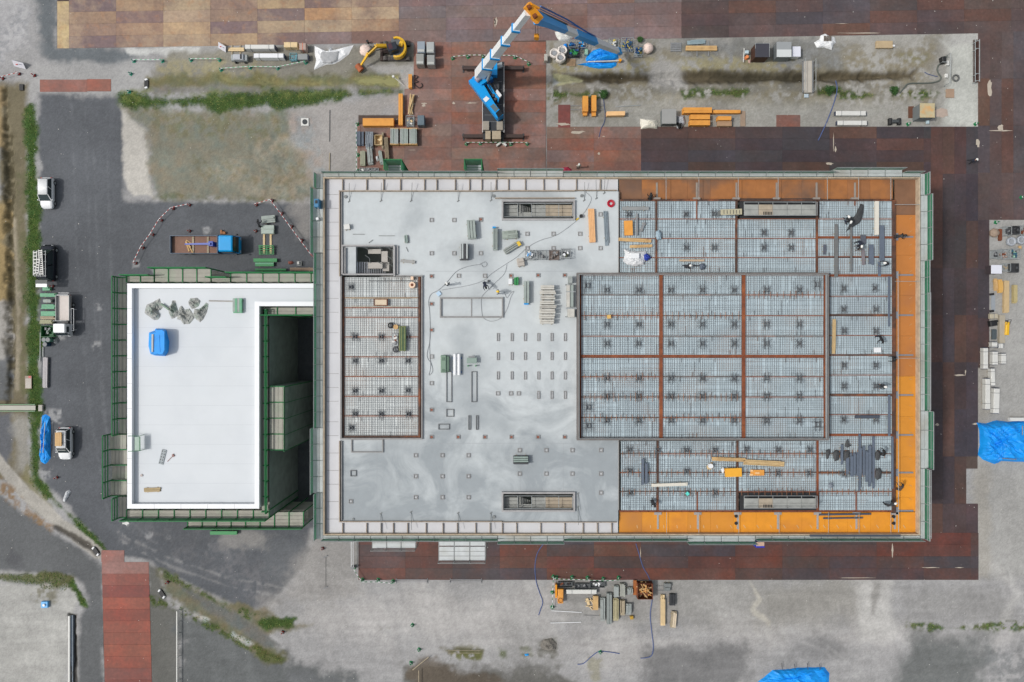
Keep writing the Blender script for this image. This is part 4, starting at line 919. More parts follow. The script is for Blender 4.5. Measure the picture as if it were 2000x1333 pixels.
scaffold('scaffold',(wx0,SY(540,zt)),(wx0,SY(852,zt)),(-1,0),wx0-wx1,zd,zt,'green framed scaffold along the west side of the white roof beside the parked vehicles',GS,**ks)
wx2=SX(200,zt)
scaffold('scaffold',(wx0,SY(852,zt)),(wx0,SY(975,zt)),(-1,0),wx0-wx2,zd,zt,'wide four bay green scaffold platform at the lower west side of the white roof',GS,decks=[10.4,10.2,10.0,10.3],**ks)
scaffold('scaffold',(wx0,SY(975,zt)),(wx0,SY(1018,zt)),(-1,0),wx0-wx1,zd,zt,'short green scaffold at the south west corner of the white roof',GS,**ks)
sy0=SY(997,zd);sy1=SY(1018.5,zt)
scaffold('scaffold',(SX(248,zd),sy0),(SX(526,zd),sy0),(0,-1),sy0-sy1,zd,zt,'green framed scaffold along the south edge of the white roof',GS,**ks)
sy2=SY(1034,8.5)
scaffold('scaffold',(SX(362,8),sy1-.1),(SX(590,8),sy1-.1),(0,-1),sy1-.1-sy2,7.4,8.5,'lower green scaffold tier projecting south of the white roof',GS,**ks)
ny0=SY(551,zd)
scaffold('scaffold',(SX(288,zt),ny0),(SX(401,zt),ny0),(0,1),SY(521,zt)-ny0-.1,zd,zt,'four bay green scaffold platform with grey boards above the white roof',GS,**{**ks,'sheet':None})
scaffold('scaffold',(SX(233,zt),ny0),(SX(288,zt),ny0),(0,1),SY(537,zt)-ny0,zd,zt,'green netted corner scaffold at the north west corner of the white roof',GS,**{**ks,'sheet':gsheet})
scaffold('scaffold',(SX(401,zt),ny0),(SX(440,zt),ny0),(0,1),SY(541,zt)-ny0,zd,zt,'short scaffold with pale tubes between the two platforms north of the white roof',GS,**{**ks,'sheet':None})
scaffold('scaffold',(SX(440,zt),ny0),(SX(632,zt),ny0),(0,1),SY(532,zt)-ny0,zd,zt,'bright green scaffold along the north edge next to the large building',GS,**{**ks,'sheet':None})
ex0=SX(511.5,zd);ex1=SX(524,zd)
scaffold('scaffold',(ex0,SY(606,zd)),(ex0,SY(1000,zd)),(1,0),ex1-ex0,zd,zt-.6,'long green scaffold along the east parapet above the dark courtyard',GS,**{**ks,'sheet':None})
o=bpy.data.objects  # grey dust sheet hanging down the courtyard side
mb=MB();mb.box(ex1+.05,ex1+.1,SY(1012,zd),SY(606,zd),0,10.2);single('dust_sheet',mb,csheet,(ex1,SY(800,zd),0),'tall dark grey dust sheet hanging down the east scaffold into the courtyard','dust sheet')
tx1=SX(560.5,zd)
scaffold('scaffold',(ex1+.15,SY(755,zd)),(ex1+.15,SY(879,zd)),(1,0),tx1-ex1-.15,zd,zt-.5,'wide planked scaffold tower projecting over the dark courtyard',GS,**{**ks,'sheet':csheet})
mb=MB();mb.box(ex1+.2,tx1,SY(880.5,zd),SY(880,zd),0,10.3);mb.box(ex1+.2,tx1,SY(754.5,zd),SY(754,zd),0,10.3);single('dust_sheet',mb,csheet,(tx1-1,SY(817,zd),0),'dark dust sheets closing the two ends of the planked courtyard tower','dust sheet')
scaffold('scaffold',(SX(506,zd),SY(601,zd)),(SX(614,zd),SY(601,zd)),(0,-1),.9,zd,zt-.4,'green scaffold with pale boards under the short arm of the white roof',GS,**{**ks,'sheet':None})
scaffold('scaffold',(SX(528,5),SY(1000,5)),(SX(566,5),SY(1000,5)),(0,-1),1.2,5.5,6.4,'low green scaffold at the foot of the courtyard',GS,**{**ks,'sheet':None})
# ---------------------------------------------------------------- builders for loose things
wood=mat('timber',(196,162,112),.75,.14,2,second=(170,136,92),amt=.7,sc2=1.2);woodp=mat('pale_timber',(214,190,148),.75,.12,2);woodg=mat('grey_timber',(160,148,126),.8,.2,2);plyo=mat('orange_ply',(216,150,66),.6,.1,1.5,second=(196,128,52),amt=.6,sc2=1)
steelb=mat('grey_boards',(150,156,154),.6,.16,2,second=(126,130,126),amt=.6,sc2=1.5);steelg=mat('green_grey_boards',(146,156,151),.6,.16,2);bluest=mat('blue_grey_steel',(92,102,116),.55,.15,2);darkst=mat('dark_steel',(62,64,68),.6,.2,2)
white=mat('white_paint',(222,224,226),.4,.04,2);offw=mat('white_wrap',(206,206,202),.5,.07,1.5);black=mat('black_rubber',(30,31,33),.6,.2,3);glass=mat('car_glass',(44,56,60),.08,.05,1);blue=mat('blue_tarp',(0,146,232),.6,.12,1.2,second=(0,120,214),amt=.6,sc2=.8)
cblue=mat('crane_blue',(0,150,222),.35,.05,1);green=mat('green_paint',(40,132,72),.5,.12,2);greenl=mat('light_green',(98,158,124),.6,.12,2);red=mat('cone_red',(176,52,42),.5,.1,2);cgrn=mat('cone_green',(24,118,72),.5,.1,2);yel=mat('machine_yellow',(222,174,40),.4,.06,1);yor=mat('crane_yellow',(226,150,28),.4,.06,1);gray=mat('grey',(128,130,132),.7,.12,2);brown=mat('rust_bin',(112,62,40),.8,.2,2)
def rect(x0,y0,x1,y1,zt):
 a=W(x0,y0,zt);b=W(x1,y1,zt);return(a[0]+b[0])/2,(a[1]+b[1])/2,abs(b[0]-a[0]),abs(b[1]-a[1])
def rot2(x,y,a):c,s=math.cos(R(a)),math.sin(R(a));return x*c-y*s,x*s+y*c
def stack(name,x0,y0,x1,y1,h,m,label,cat,group=None,n=5,rz=0,z0=0.0,jit=.12,layers=3,m2=None,axis=None,gap=.01,boards=True,top=None):
 zt=z0+h;cx,cy,w,d=rect(x0,y0,x1,y1,zt);o=empty(name,(cx,cy,z0),label,cat,group,rz);ax=axis or('y' if d>w else 'x')
 L_,Wd=(d,w)if ax=='y' else(w,d);bh=min(.08,h*.25);r_=random.Random(int(cx*31+cy*17))
 def B(mb,u0,u1,v0,v1,za,zb):return mb.box(v0,v1,u0,u1,za,zb)if ax=='y' else mb.box(u0,u1,v0,v1,za,zb)
 for s_ in(-.3,.3):mb=MB();B(mb,s_*L_-.05,s_*L_+.05,-Wd/2-.06,Wd/2+.06,0,bh);lpart('bearer',mb,woodg,o)
 lh=(h-bh)/layers
 for k in range(layers-1):
  mb=MB();q=r_.uniform(-.4,.4)*jit;B(mb,-L_/2+q,L_/2+q*.5-.05,-Wd/2+.02,Wd/2-.02,bh+k*lh,bh+(k+1)*lh-.01);lpart('lower_layer',mb,m2 or m,o)
 w1=Wd/n
 for i in range(n):
  a=r_.uniform(0,1)*jit;b=r_.uniform(0,1)*jit;dz=r_.uniform(0,.4)*lh*(1 if jit>.05 else.1);sk=r_.uniform(-.04,.04)*(jit>.2);mb=MB();B(mb,-L_/2+a,L_/2-b,-Wd/2+i*w1+gap+sk,-Wd/2+(i+1)*w1-gap+sk,bh+(layers-1)*lh,h-dz)
  lpart('board',mb,m if(not m2 or r_.random()<.6)else m2,o)
 return o
def pack(name,x0,y0,x1,y1,h,m,label,cat,group,z0=0,rz=0,cap=True,straps=2,sm=None):
 zt=z0+h;cx,cy,w,d=rect(x0,y0,x1,y1,zt);o=empty(name,(cx,cy,z0),label,cat,group,rz)
 mb=MB();mb.bx(0,0,w-.04,d-.04,.1,h,0,.05);lpart('wrapped_body',mb,m,o)
 for s_ in(-.3,.3):mb=MB();(mb.box(s_*w-.05,s_*w+.05,-d/2-.03,d/2+.03,0,.1)if w>d else mb.box(-w/2-.03,w/2+.03,s_*d-.05,s_*d+.05,0,.1));lpart('bearer',mb,woodg,o)
 for i in range(straps):
  t=(i+.5)/straps-.5;t*=1.25;mb=MB()
  if w>d:x=t*w;mb.box(x-.03,x+.03,-d/2,d/2,.1,h+.012)
  else:y=t*d;mb.box(-w/2,w/2,y-.03,y+.03,.1,h+.012)
  lpart('strap',mb,sm or gray,o)
 if cap:
  for s_ in(-1,1):mb=MB();(mb.box(s_*(w/2-.02),s_*(w/2+.05),-d/2+.05,d/2-.05,.12,h-.1)if w>d else mb.box(-w/2+.05,w/2-.05,s_*(d/2-.02),s_*(d/2+.05),.12,h-.1));lpart('end_cap',mb,mat('navy_cap',(60,66,84),.7,.2,2),o)
 return o
def cage(x0,y0,x1,y1,h,label,group,contents,z0=0,name='pallet_cage',cat='cage',wall=None,fm=None,seed=1,rz=0):
 zt=z0+h;cx,cy,w,d=rect(x0,y0,x1,y1,zt);o=empty(name,(cx,cy,z0),label,cat,group,rz);r_=random.Random(seed+int(cx*7));fm=fm or galv
 mb=MB();mb.box(-w/2,w/2,-d/2,d/2,.1,.14);lpart('floor',mb,fm if not wall else wall,o)
 for a in(-1,1):
  for b in(-1,1):mb=MB();mb.box(a*w/2-.03,a*w/2+.03,b*d/2-.03,b*d/2+.03,0,h);lpart('corner_post',mb,fm,o)
 for a in(-1,1):
  mb=MB()
  if wall:mb.box(a*w/2-.015,a*w/2+.015,-d/2,d/2,.14,h-.05)
  else:
   for k in range(1,6):mb.box(a*w/2-.01,a*w/2+.01,-d/2+k*d/6,-d/2+k*d/6+.02,.14,h)
  mb.box(a*w/2-.025,a*w/2+.025,-d/2,d/2,h-.05,h);lpart('side_panel',mb,wall or fm,o)
  mb=MB()
  if wall:mb.box(-w/2,w/2,a*d/2-.015,a*d/2+.015,.14,h-.05)
  else:
   for k in range(1,6):mb.box(-w/2+k*w/6,-w/2+k*w/6+.02,a*d/2-.01,a*d/2+.01,.14,h)
  mb.box(-w/2,w/2,a*d/2-.025,a*d/2+.025,h-.05,h);lpart('end_panel',mb,wall or fm,o)
 if contents:
  mb=MB()
  for k in range(contents[0]):
   mb.use(r_.choice(contents[1]));x=r_.uniform(-.38,.38)*w;y=r_.uniform(-.38,.38)*d;z=.15+r_.random()*(h-.25);a=r_.random()*3.14
   if contents[2]=='stick':l_=r_.uniform(.25,.45)*min(w,d);mb.beam((x*.5-l_*math.cos(a),y*.5-l_*math.sin(a),z),(x*.5+l_*math.cos(a),y*.5+l_*math.sin(a),z+r_.uniform(-.1,.15)),.09,.05)
   else:s_=r_.uniform(.12,.26);mb.bx(x*.8,y*.8,s_*1.4,s_,z,z+s_*.7,math.degrees(a),.03)
  ob=lpart('contents',mb,None,o)
 return o
def crumple(x,y,s):return math.sin(x*9.1*s+3*math.sin(y*5.3))*.5+math.sin(y*11.7*s+2.5*math.sin(x*6.1))*.5
def heap(name,pts,h,m,label,cat,group=None,z0=0.0,seed=1,rough=.35,rings=7,zpx=None,per=48,flat=.4,ridge=0.0):
 zr=z0+(zpx if zpx is not None else h*.4);P=[W(*p,zr)[:2]for p in pts];cx=sum(p[0]for p in P)/len(P);cy=sum(p[1]for p in P)/len(P)
 Q=[];n=len(P);per_=max(1,per//n)
 for i in range(n):
  a,b=P[i],P[(i+1)%n]
  for k in range(per_):t=k/per_;Q.append((a[0]+(b[0]-a[0])*t-cx,a[1]+(b[1]-a[1])*t-cy))
 N=len(Q);r_=random.Random(seed);ph=[r_.uniform(0,6.28)for _ in range(6)];V=[];F=[]
 for k in range(rings+1):
  s_=1-k/rings
  for j,(x,y)in enumerate(Q):
   x_,y_=x*s_,y*s_
   nz=math.sin(x_*3.1+ph[0]+y_*1.7)*.5+math.sin(y_*4.3+ph[1]-x_*1.1)*.35+math.sin((x_+y_)*7+ph[2])*.25+r_.uniform(-.35,.35)+crumple(x_,y_,1)*.5*min(1,rough)
   z=h*(min(1,(1-s_)/max(.05,1-flat))**.6)*(1+rough*nz*.6)if k else.0
   V.append((x_+r_.uniform(-.02,.02),y_+r_.uniform(-.02,.02),max(.008 if k else 0,z)))
  if k:F+=[((k-1)*N+j,(k-1)*N+(j+1)%N,k*N+(j+1)%N,k*N+j)for j in range(N)]
 F.append(tuple(range(N))[::-1]);mb=MB();a=sum(Q[i][0]*Q[(i+1)%N][1]-Q[(i+1)%N][0]*Q[i][1]for i in range(N))
 if a<0:F=[f[::-1]for f in F]
 V=[(x+cx,y+cy,z+z0)for x,y,z in V];mb.add(V,F);ob=mb.build(name,m,None,loc=(cx,cy,z0));return tag(ob,label,cat,group)
def bag(px,py,r_,h,m,label,group='bulk bags',open_=True,z0=0):
 c=W(px,py,z0+h*.8);o=empty('bulk_bag',(c[0],c[1],z0),label,'bulk bag',group);q=random.Random(int(px));N=18
 rg=[]
 for z,k in((0,.85),(h*.3,1.02),(h*.7,1.05),(h,.95),(h*(1.02 if open_ else 1.25),.78 if open_ else.5),(h*(.7 if open_ else 1.35),.66 if open_ else.12)):
  rg.append([(math.cos(t*6.2832/N)*r_*k*(1+.08*math.sin(t*1.9+z)),math.sin(t*6.2832/N)*r_*k*(1+.07*math.cos(t*2.3+z)),z+q.uniform(-.03,.03))for t in range(N)])
 mb=MB();mb.smooth=True;mb.rings(rg);lpart('sack',mb,m,o)
 if open_:mb=MB();mb.cyl(0,0,h*.5,h*.88,r_*.55,14,r_*.5);lpart('fill',mb,mat('gravel_fill',(142,146,150),.9,.2,4),o)
 for a in(0,1.57,3.14,4.71):mb=MB();mb.tube([(math.cos(a)*r_*.9,math.sin(a)*r_*.9,h*.9),(math.cos(a+.3)*r_*.8,math.sin(a+.3)*r_*.8,h*1.2),(math.cos(a+.6)*r_*.9,math.sin(a+.6)*r_*.9,h*.9)],.02,5);lpart('strap',mb,m,o)
 return o
# cones and the striped bars between them
def mk_cone(m):
 o=bpy.data.objects.new('traffic_cone',None);COL.objects.link(o)
 mb=MB();mb.bx(0,0,.42,.42,0,.05,0,.01);lpart('base',mb,black if m is red else m,o);mb=MB();mb.cyl(0,0,.05,.7,.16,12,.035);lpart('cone_body',mb,m,o);mb=MB();mb.cyl(0,0,.3,.42,.118,12,.098);lpart('reflective_band',mb,white,o);return o
CONE={}
def cone(px,py,m,label,group):
 if m.name not in CONE:o=CONE[m.name]=mk_cone(m)
 else:o=copy_tree(CONE[m.name])
 c=W(px,py,.35);o.location=(c[0],c[1],0.03 if m is cgrn else 0);o.rotation_euler=(0,0,px*.37);tag(o,label,'traffic cone',group);return o
def bar(a,b,m,label,group,z=.62):
 p,q=Vector(W(*a,z)),Vector(W(*b,z));L_=(q-p).length;n=max(3,int(L_/.3));mb=MB()
 for i in range(n):
  mb.use(white if i%2==0 else m);mb.beam(p+(q-p)*(i/n),p+(q-p)*((i+1)/n),.055,.055)
 return single('cone_bar',mb,None,(p+q)/2,label,'cone bar',group)
def hose(pts,r_,m,label,name='hose',z=.05,cat='hose',group=None,n=5):
 P=[Vector(W(*p,z))for p in pts];Q=[]
 for i in range(len(P)-1):
  p0,p1,p2,p3=P[max(i-1,0)],P[i],P[i+1],P[min(i+2,len(P)-1)]
  for k in range(n):t=k/n;Q.append(.5*((2*p1)+(-p0+p2)*t+(2*p0-5*p1+4*p2-p3)*t*t+(-p0+3*p1-3*p2+p3)*t**3))
 Q.append(P[-1]);mb=MB();mb.tube(Q,r_,6);return single(name,mb,m,Q[len(Q)//2],label,cat,group)
def pole(a,b,r_,m,label,name='steel_pipe',za=.06,zb=None,cat='pipe',group=None):
 p,q=W(*a,za),W(*b,za if zb is None else zb);mb=MB();mb.tube([p,q],r_,6);return single(name,mb,m,((p[0]+q[0])/2,(p[1]+q[1])/2,min(p[2],q[2])),label,cat,group)
def pallet(x0,y0,x1,y1,m,label,z0=0,h=.14,rz=0,n=6):
 cx,cy,w,d=rect(x0,y0,x1,y1,z0+h);o=empty('pallet',(cx,cy,z0),label,'pallet',None,rz)
 for i in range(n):mb=MB();y=-d/2+(i+.1)*d/n;mb.box(-w/2,w/2,y,y+d/n*.72,h-.03,h);lpart('slat',mb,m,o)
 for x in(-w/2,-.05,w/2-.1):mb=MB();mb.box(x,x+.1,-d/2,d/2,0,h-.03);lpart('runner',mb,m,o)
 return o
# ---------------------------------------------------------------- vehicles
def wheel(o,x,y,r_=.3,w=.2,name='wheel'):
 mb=MB();mb.ycyl((x-w/2,y,r_),(x+w/2,y,r_),r_,18);t=lpart(name,mb,black,o);s_=1 if x>0 else-1
 mb=MB();mb.ycyl((x+s_*w/2,y,r_),(x+s_*(w/2+.015),y,r_),r_*.6,12);rm=mb.build('rim',galv);rm.parent=t
def car(loc,rz,L_,Wd,Hh,m,label,hood,tail,beltz=.92,roofm=None,cat='car',name='parked_car',box=0.0,glass_pillar=True):
 o=empty(name,loc,label,cat,None,rz);h=Wd/2;f,b=L_/2,-L_/2
 def sec(y,k,zt,zb=.22):w=h*k;return[(-w*.9,y,zb),(-w,y,.45),(-w,y,zt-.14),(-w*.93,y,zt-.04),(-w*.6,y,zt),(w*.6,y,zt),(w*.93,y,zt-.04),(w,y,zt-.14),(w,y,.45),(w*.9,y,zb)]
 st=[(b,.78,.74,.34),(b+.08,.9,beltz-.04),(b+.35,.98,beltz),(-L_*.1,1,beltz),(f-hood-.1,1,beltz),(f-hood*.45,.97,beltz-.1),(f-.22,.88,beltz-.2,.28),(f-.04,.68,.62,.34),(f,.55,.5,.38)]
 mb=MB();mb.smooth=True;mb.rings([sec(*s_)for s_ in st]);lpart('body',mb,m,o)
 y0,y1,y2,y3=f-hood+.08,f-hood-.62,b+tail,b+.12+box*0;wb,wr=h*.92,h*.80;zr=Hh
 mb=MB();mb.smooth=True;mb.rings([[(-wr,y1,zr-.05),(-wr*.8,y1+.02,zr),(wr*.8,y1+.02,zr),(wr,y1,zr-.05),(0,y1,zr-.09)],[(-wr,(y1+y2)/2,zr-.03),(-wr*.8,(y1+y2)/2,zr+.03),(wr*.8,(y1+y2)/2,zr+.03),(wr,(y1+y2)/2,zr-.03),(0,(y1+y2)/2,zr-.07)],[(-wr,y2,zr-.05),(-wr*.8,y2,zr-.005),(wr*.8,y2,zr-.005),(wr,y2,zr-.05),(0,y2,zr-.09)]]);lpart('roof',mb,roofm or m,o)
 mb=MB();mb.add([(-wb,y0,beltz-.02),(wb,y0,beltz-.02),(wr-.04,y1,zr-.05),(-wr+.04,y1,zr-.05),(-wb,y0-.03,beltz-.05),(wb,y0-.03,beltz-.05),(wr-.04,y1-.03,zr-.08),(-wr+.04,y1-.03,zr-.08)],[(0,1,2,3),(7,6,5,4),(0,4,5,1),(1,5,6,2),(2,6,7,3),(3,7,4,0)]);lpart('windscreen',mb,glass,o)
 mb=MB();mb.add([(-wb,y3,beltz-.02),(wb,y3,beltz-.02),(wr-.04,y2,zr-.05),(-wr+.04,y2,zr-.05),(-wb,y3+.03,beltz-.05),(wb,y3+.03,beltz-.05),(wr-.04,y2+.03,zr-.08),(-wr+.04,y2+.03,zr-.08)],[(1,0,3,2),(4,5,6,7),(4,0,1,5),(5,1,2,6),(6,2,3,7),(7,3,0,4)]);lpart('rear_window',mb,glass,o)
 for s_ in(-1,1):
  F=[(0,1,2,3),(7,6,5,4),(0,4,5,1),(1,5,6,2),(2,6,7,3),(3,7,4,0)]
  n=2
  for k in range(n):
   ta,tb=k/n+.02,(k+1)/n-.02;P=lambda t,lo:(s_*(wb if lo else wr),(y0+(y3-y0)*t)if lo else(y1+(y2-y1)*t),beltz-.02 if lo else zr-.06)
   V=[P(ta,1),P(tb,1),P(tb,0),P(ta,0)];V+=[(x-s_*.03,y,z)for x,y,z in V];mb=MB();mb.add(V,F);lpart('side_window',mb,glass,o)
  mb=MB()
  for t in(0,.5,1):mb.beam((s_*(wb+.005),y0+(y3-y0)*t,beltz-.03),(s_*(wr+.005),y1+(y2-y1)*t,zr-.04),.07,.05)
  lpart('pillar',mb,m,o)
  mb=MB();mb.bx(s_*(h+.1),y0-.1,.16,.1,beltz,beltz+.14,0,.02);lpart('mirror',mb,m,o)
  mb=MB();mb.bx(s_*h*.62,f-.2,.3,.2,.52,.7,s_*-20,.03);lpart('headlight',mb,mat('lamp_glass',(200,205,210),.15,.03,1),o)
  mb=MB();mb.bx(s_*h*.78,b+.05,.16,.1,.6,.85,0,.02);lpart('tail_light',mb,red,o)
  for y in(f-.72,b+.62):wheel(o,s_*(h-.1),y,.3,.19)
 return o
g=W(86,376,1.2);wc=car((g[0],g[1],0),180,4.0,1.62,1.5,white,'white hatchback parked alone on the asphalt beside the green verge',1.05,.35)
g=W(86,513,1.2);bv=car((g[0]+.15,g[1],0),0,4.75,1.75,1.92,mat('black_paint',(26,30,40),.25,.05,1),'black van with white ladders on its roof rack parked by the verge',.75,.3,1.0,cat='van',name='parked_van')
mb=MB()
for x in(-.72,-.18,.0,.62):mb.box(x-.03,x+.03,-1.9,1.4,2.03,2.09)
for y in(-1.8,-.9,0,.9,1.3):mb.box(-.78,.7,y-.03,y+.03,1.96,2.03)
lpart('roof_rack',mb,galv,bv)
def ladder(parent_loc,x0,w,y0,y1,z,label,n=11,lean=0):
 o=empty('ladder',(parent_loc[0]+x0,parent_loc[1]+(y0+y1)/2,z),label,'ladder','ladders on the black van',lean);L_=(y1-y0)
 for s_ in(-1,1):mb=MB();mb.box(s_*w/2-.04,s_*w/2+.04,-L_/2,L_/2,0,.08);lpart('rail',mb,offw,o)
 for i in range(n):mb=MB();y=-L_/2+(i+.5)*L_/n;mb.box(-w/2,w/2,y-.06,y+.06,.02,.07);lpart('rung',mb,offw,o)
ladder(bv.location,-.62,.42,-1.75,1.35,2.1,'closed white ladder along the left edge of the black van roof',7);ladder(bv.location,.1,.42,-1.7,1.5,2.1,'open white ladder lying slightly askew on the right of the black van roof',12,3);ladder(bv.location,-.25,.34,-1.6,.4,2.19,'short white ladder on top of the others on the van',6,-6)
g0=bv.location;mb=MB();mb.box(-.75,.75,-2.75,-2.3,1.86,1.92);lpart('raised_tailgate',mb,glass,bv);mb=MB();mb.box(-.7,.7,-3.2,-2.78,1.84,1.92);lpart('tailgate_panel',mb,white,bv)
g=W(122,868,1.2);ev=car((g[0],g[1],0),180,4.15,1.66,1.52,white,'white estate car with timber on its roof rack beside the blue covered strip',1.0,.3,cat='car')
mb=MB()
for y in(-1.2,-.2,.7):mb.box(-.66,.66,y-.03,y+.03,1.55,1.62)
lpart('roof_rack',mb,galv,ev)
stack('timber_load',107,845,120,872,.16,mat('ply_load',(196,160,110),.7,.1,2),'bundle of plywood strapped on the roof of the white estate car','timber',None,n=3,z0=1.64,layers=2,jit=.03)
def truck(loc,rz,L_,Wd,cabl,m,label,bedz,bedm,floor,cabh,side=.35):
 o=empty('flatbed_truck',loc,label,'truck',None,rz);f,b=L_/2,-L_/2;h=Wd/2;c0=f-cabl
 mb=MB();mb.box(-.4,.4,b+.1,f-.3,.5,.72);lpart('chassis',mb,darkst,o)
 mb=MB();mb.box(-h,h,b,c0-.35,bedz-.1,bedz);lpart('bed_floor',mb,floor,o)
 for s_ in(-1,1):mb=MB();mb.box(s_*(h-.05),s_*h,b,c0-.35,bedz,bedz+side);lpart('side_gate',mb,bedm,o)
 mb=MB();mb.box(-h+.06,h-.06,b,b+.05,bedz,bedz+side);lpart('tail_gate',mb,bedm,o);mb=MB();mb.box(-h,h,c0-.4,c0-.34,bedz,bedz+side+.5);lpart('headboard',mb,bedm,o)
 w=h*.95
 def s2(y,zt,k=1,zb=.45):return[(-w*k,y,zb),(-w*k,y,1.15),(-w*k*.93,y,zt-.1),(-w*k*.8,y,zt),(w*k*.8,y,zt),(w*k*.93,y,zt-.1),(w*k,y,1.15),(w*k,y,zb)]
 mb=MB();mb.smooth=False;mb.rings([s2(c0,cabh,.98),s2(c0+.1,cabh+.02),s2(f-.55,cabh),s2(f-.4,cabh-.08)]);mb.rings([s2(f-.4,1.3),s2(f-.06,1.2,.98),s2(f,1.0,.94,.5)]);lpart('cab',mb,m,o)
 V=[(-w*.92,f-.05,1.22),(w*.92,f-.05,1.22),(w*.78,f-.42,cabh-.09),(-w*.78,f-.42,cabh-.09)];V+=[(x,y-.06,z-.03)for x,y,z in V];mb=MB();mb.add(V,[(0,1,2,3),(7,6,5,4),(0,4,5,1),(1,5,6,2),(2,6,7,3),(3,7,4,0)]);lpart('windscreen',mb,glass,o)
 for s_ in(-1,1):
  mb=MB();mb.box(s_*(w-.03),s_*(w+.01),c0+.35,f-.5,1.2,cabh-.3);lpart('side_window',mb,glass,o)
  mb=MB();mb.bx(s_*(h+.12),f-.15,.14,.1,1.3,1.65,0,.02);mb.beam((s_*(w-.02),f-.3,1.5),(s_*(h+.1),f-.15,1.5),.03);lpart('mirror',mb,black,o)
  mb=MB();mb.bx(s_*w*.75,f+.01,.3,.05,.65,.82,0,.01);lpart('headlight',mb,mat('lamp_glass',(200,205,210)),o)
  mb=MB();mb.bx(s_*w*.8,b-.02,.25,.04,.75,.87);lpart('tail_light',mb,red,o)
  for y in((f-.75),b+1.2)+((b+2.1,)if L_>7.5 else()):wheel(o,s_*(h-.16),y,.36 if L_>6 else.3,.24)
 return o
g=W(124,617,1.0);ft=truck((g[0],g[1],0),180,5.2,1.75,1.55,white,'white flatbed truck with pale load bed beside the green scaffold parts',.9,galv,mat('pale_bed',(198,190,184),.6,.08,1.5),1.9)
mb=MB()
for p,q in(((-1.35,1.9),(-1.35,-.9)),((-1.02,1.9),(-1.02,-.9)),((-1.35,1.9),(-1.02,1.9)),((-1.35,-.9),(-1.02,-.9))):mb.tube([(p[0],p[1],1.05),(q[0],q[1],1.05)],.035,5)
for y in(1.8,-.8):mb.tube([(-1.35,y,.5),(-1.35,y,1.05)],.03,5)
lpart('lowered_side_frame',mb,white,ft);mb=MB();mb.tube([(-.7,-2.65,1.2),(.7,-2.65,1.2)],.04,5);mb.tube([(-.7,-2.9,.95),(.7,-2.9,.95)],.04,5);lpart('rear_rail',mb,white,ft)
g=W(402,479,1.0);bt=truck((g[0],g[1],0),-90,8.7,2.28,2.1,mat('truck_blue',(0,156,224),.3,.05,1),'bright blue truck with an open rusty bed and loader crane on the asphalt',1.0,mat('bed_grey_blue',(92,110,130),.5,.1,2),mat('bed_brown',(128,98,84),.8,.15,2),2.45,.5)
mb=MB();mb.box(-.3,.3,.9,1.45,1.0,2.3);lpart('crane_post',mb,mat('loader_crane_blue',(52,78,168),.4,.08,1),bt)
mb=MB();mb.taper((0.05,1.2,2.35),(.05,-2.1,2.15),.26,.26,.18,.18);lpart('crane_boom',mb,mat('loader_crane_blue',(52,78,168)),bt)
for y in(-1.6,0.3):mb=MB();mb.box(-1.05,1.05,y-.12,y+.12,1.0,1.08);lpart('bed_batten',mb,woodg,bt)
for i,(x,y,a,l_)in enumerate(((370,474,-35,1.1),(366,482,-70,1.3),(372,486,-60,1.2),(368,478,-50,1.0))):
 c=W(x,y,1.1);mb=MB();mb.bx(c[0],c[1],l_,.16,1.01+i*.05,1.05+i*.05,a);single('offcut_board',mb,wood,(c[0],c[1],1.0),('pale offcut board uppermost in the blue truck bed','short offcut board at the left in the blue truck bed','steep offcut board at the lower side of the blue truck bed','lighter crossed board in the middle of the blue truck bed')[i],'board','offcuts in the truck bed')
# ---------------------------------------------------------------- excavator
ex=empty('excavator',(*W(776,103,0)[:2],0),'small yellow tracked excavator with its boom reaching to the ditch','excavator')
for s_,nm in((1,'track'),(-1,'track')):
 mb=MB();mb.bx(0,s_*.95,3.2,.5,.12,.5,0,.1);mb.ycyl((-1.45,s_*.95-.25,.35),(-1.45,s_*.95+.25,.35),.33,12);mb.ycyl((1.45,s_*.95-.25,.35),(1.45,s_*.95+.25,.35),.33,12)
 for k in range(14):mb.box(-1.6+k*.24,-1.5+k*.24,s_*.95-.27,s_*.95+.27,.5,.54)
 lpart(nm,mb,mat('track_steel',(84,80,78),.8,.2,2),ex)
mb=MB();mb.bx(-1.95,0,.35,2.4,.1,.5,0,.05);mb.bx(-1.5,0,.9,.5,.25,.4);lpart('dozer_blade',mb,mat('blade',(66,52,48),.7,.2,2),ex)
P=[(math.cos(R(a))*1.22*(1.0 if abs(a)<100 else.9),math.sin(R(a))*1.32)for a in range(-130,131,20)];P=[(x+.12,y+.1)for x,y in P]
mb=MB();mb.prism([(x,y)for x,y in P],.6,1.25);lpart('house',mb,mat('house_grey',(92,98,102),.5,.1,2),ex)
Po=[(x*1.03,y*1.03)for x,y in P[1:-1]];Pi=[(x*.84,y*.84)for x,y in P[1:-1]];mb=MB()
for i in range(len(Po)-1):
 V=[(*Po[i],.7),(*Po[i+1],.7),(*Pi[i+1],.7),(*Pi[i],.7),(*Po[i],1.45),(*Po[i+1],1.45),(*Pi[i+1],1.52),(*Pi[i],1.52)];mb.add(V,[(0,3,2,1),(4,5,6,7),(0,1,5,4),(2,3,7,6)])
lpart('counterweight',mb,yel,ex)
mb=MB();mb.bx(.72,.5,.5,.7,1.25,1.55,-20,.05);lpart('engine_cover',mb,yel,ex)
mb=MB();mb.bx(-.28,-.22,1.25,1.05,1.2,2.35,18,.08);lpart('cab',mb,mat('cab_dark',(36,42,52),.3,.05,1),ex);mb=MB();mb.bx(-.5,-.2,.5,.7,2.352,2.365,18);lpart('roof_hatch',mb,mat('maroon_tint',(72,44,52),.3,.05,1),ex)
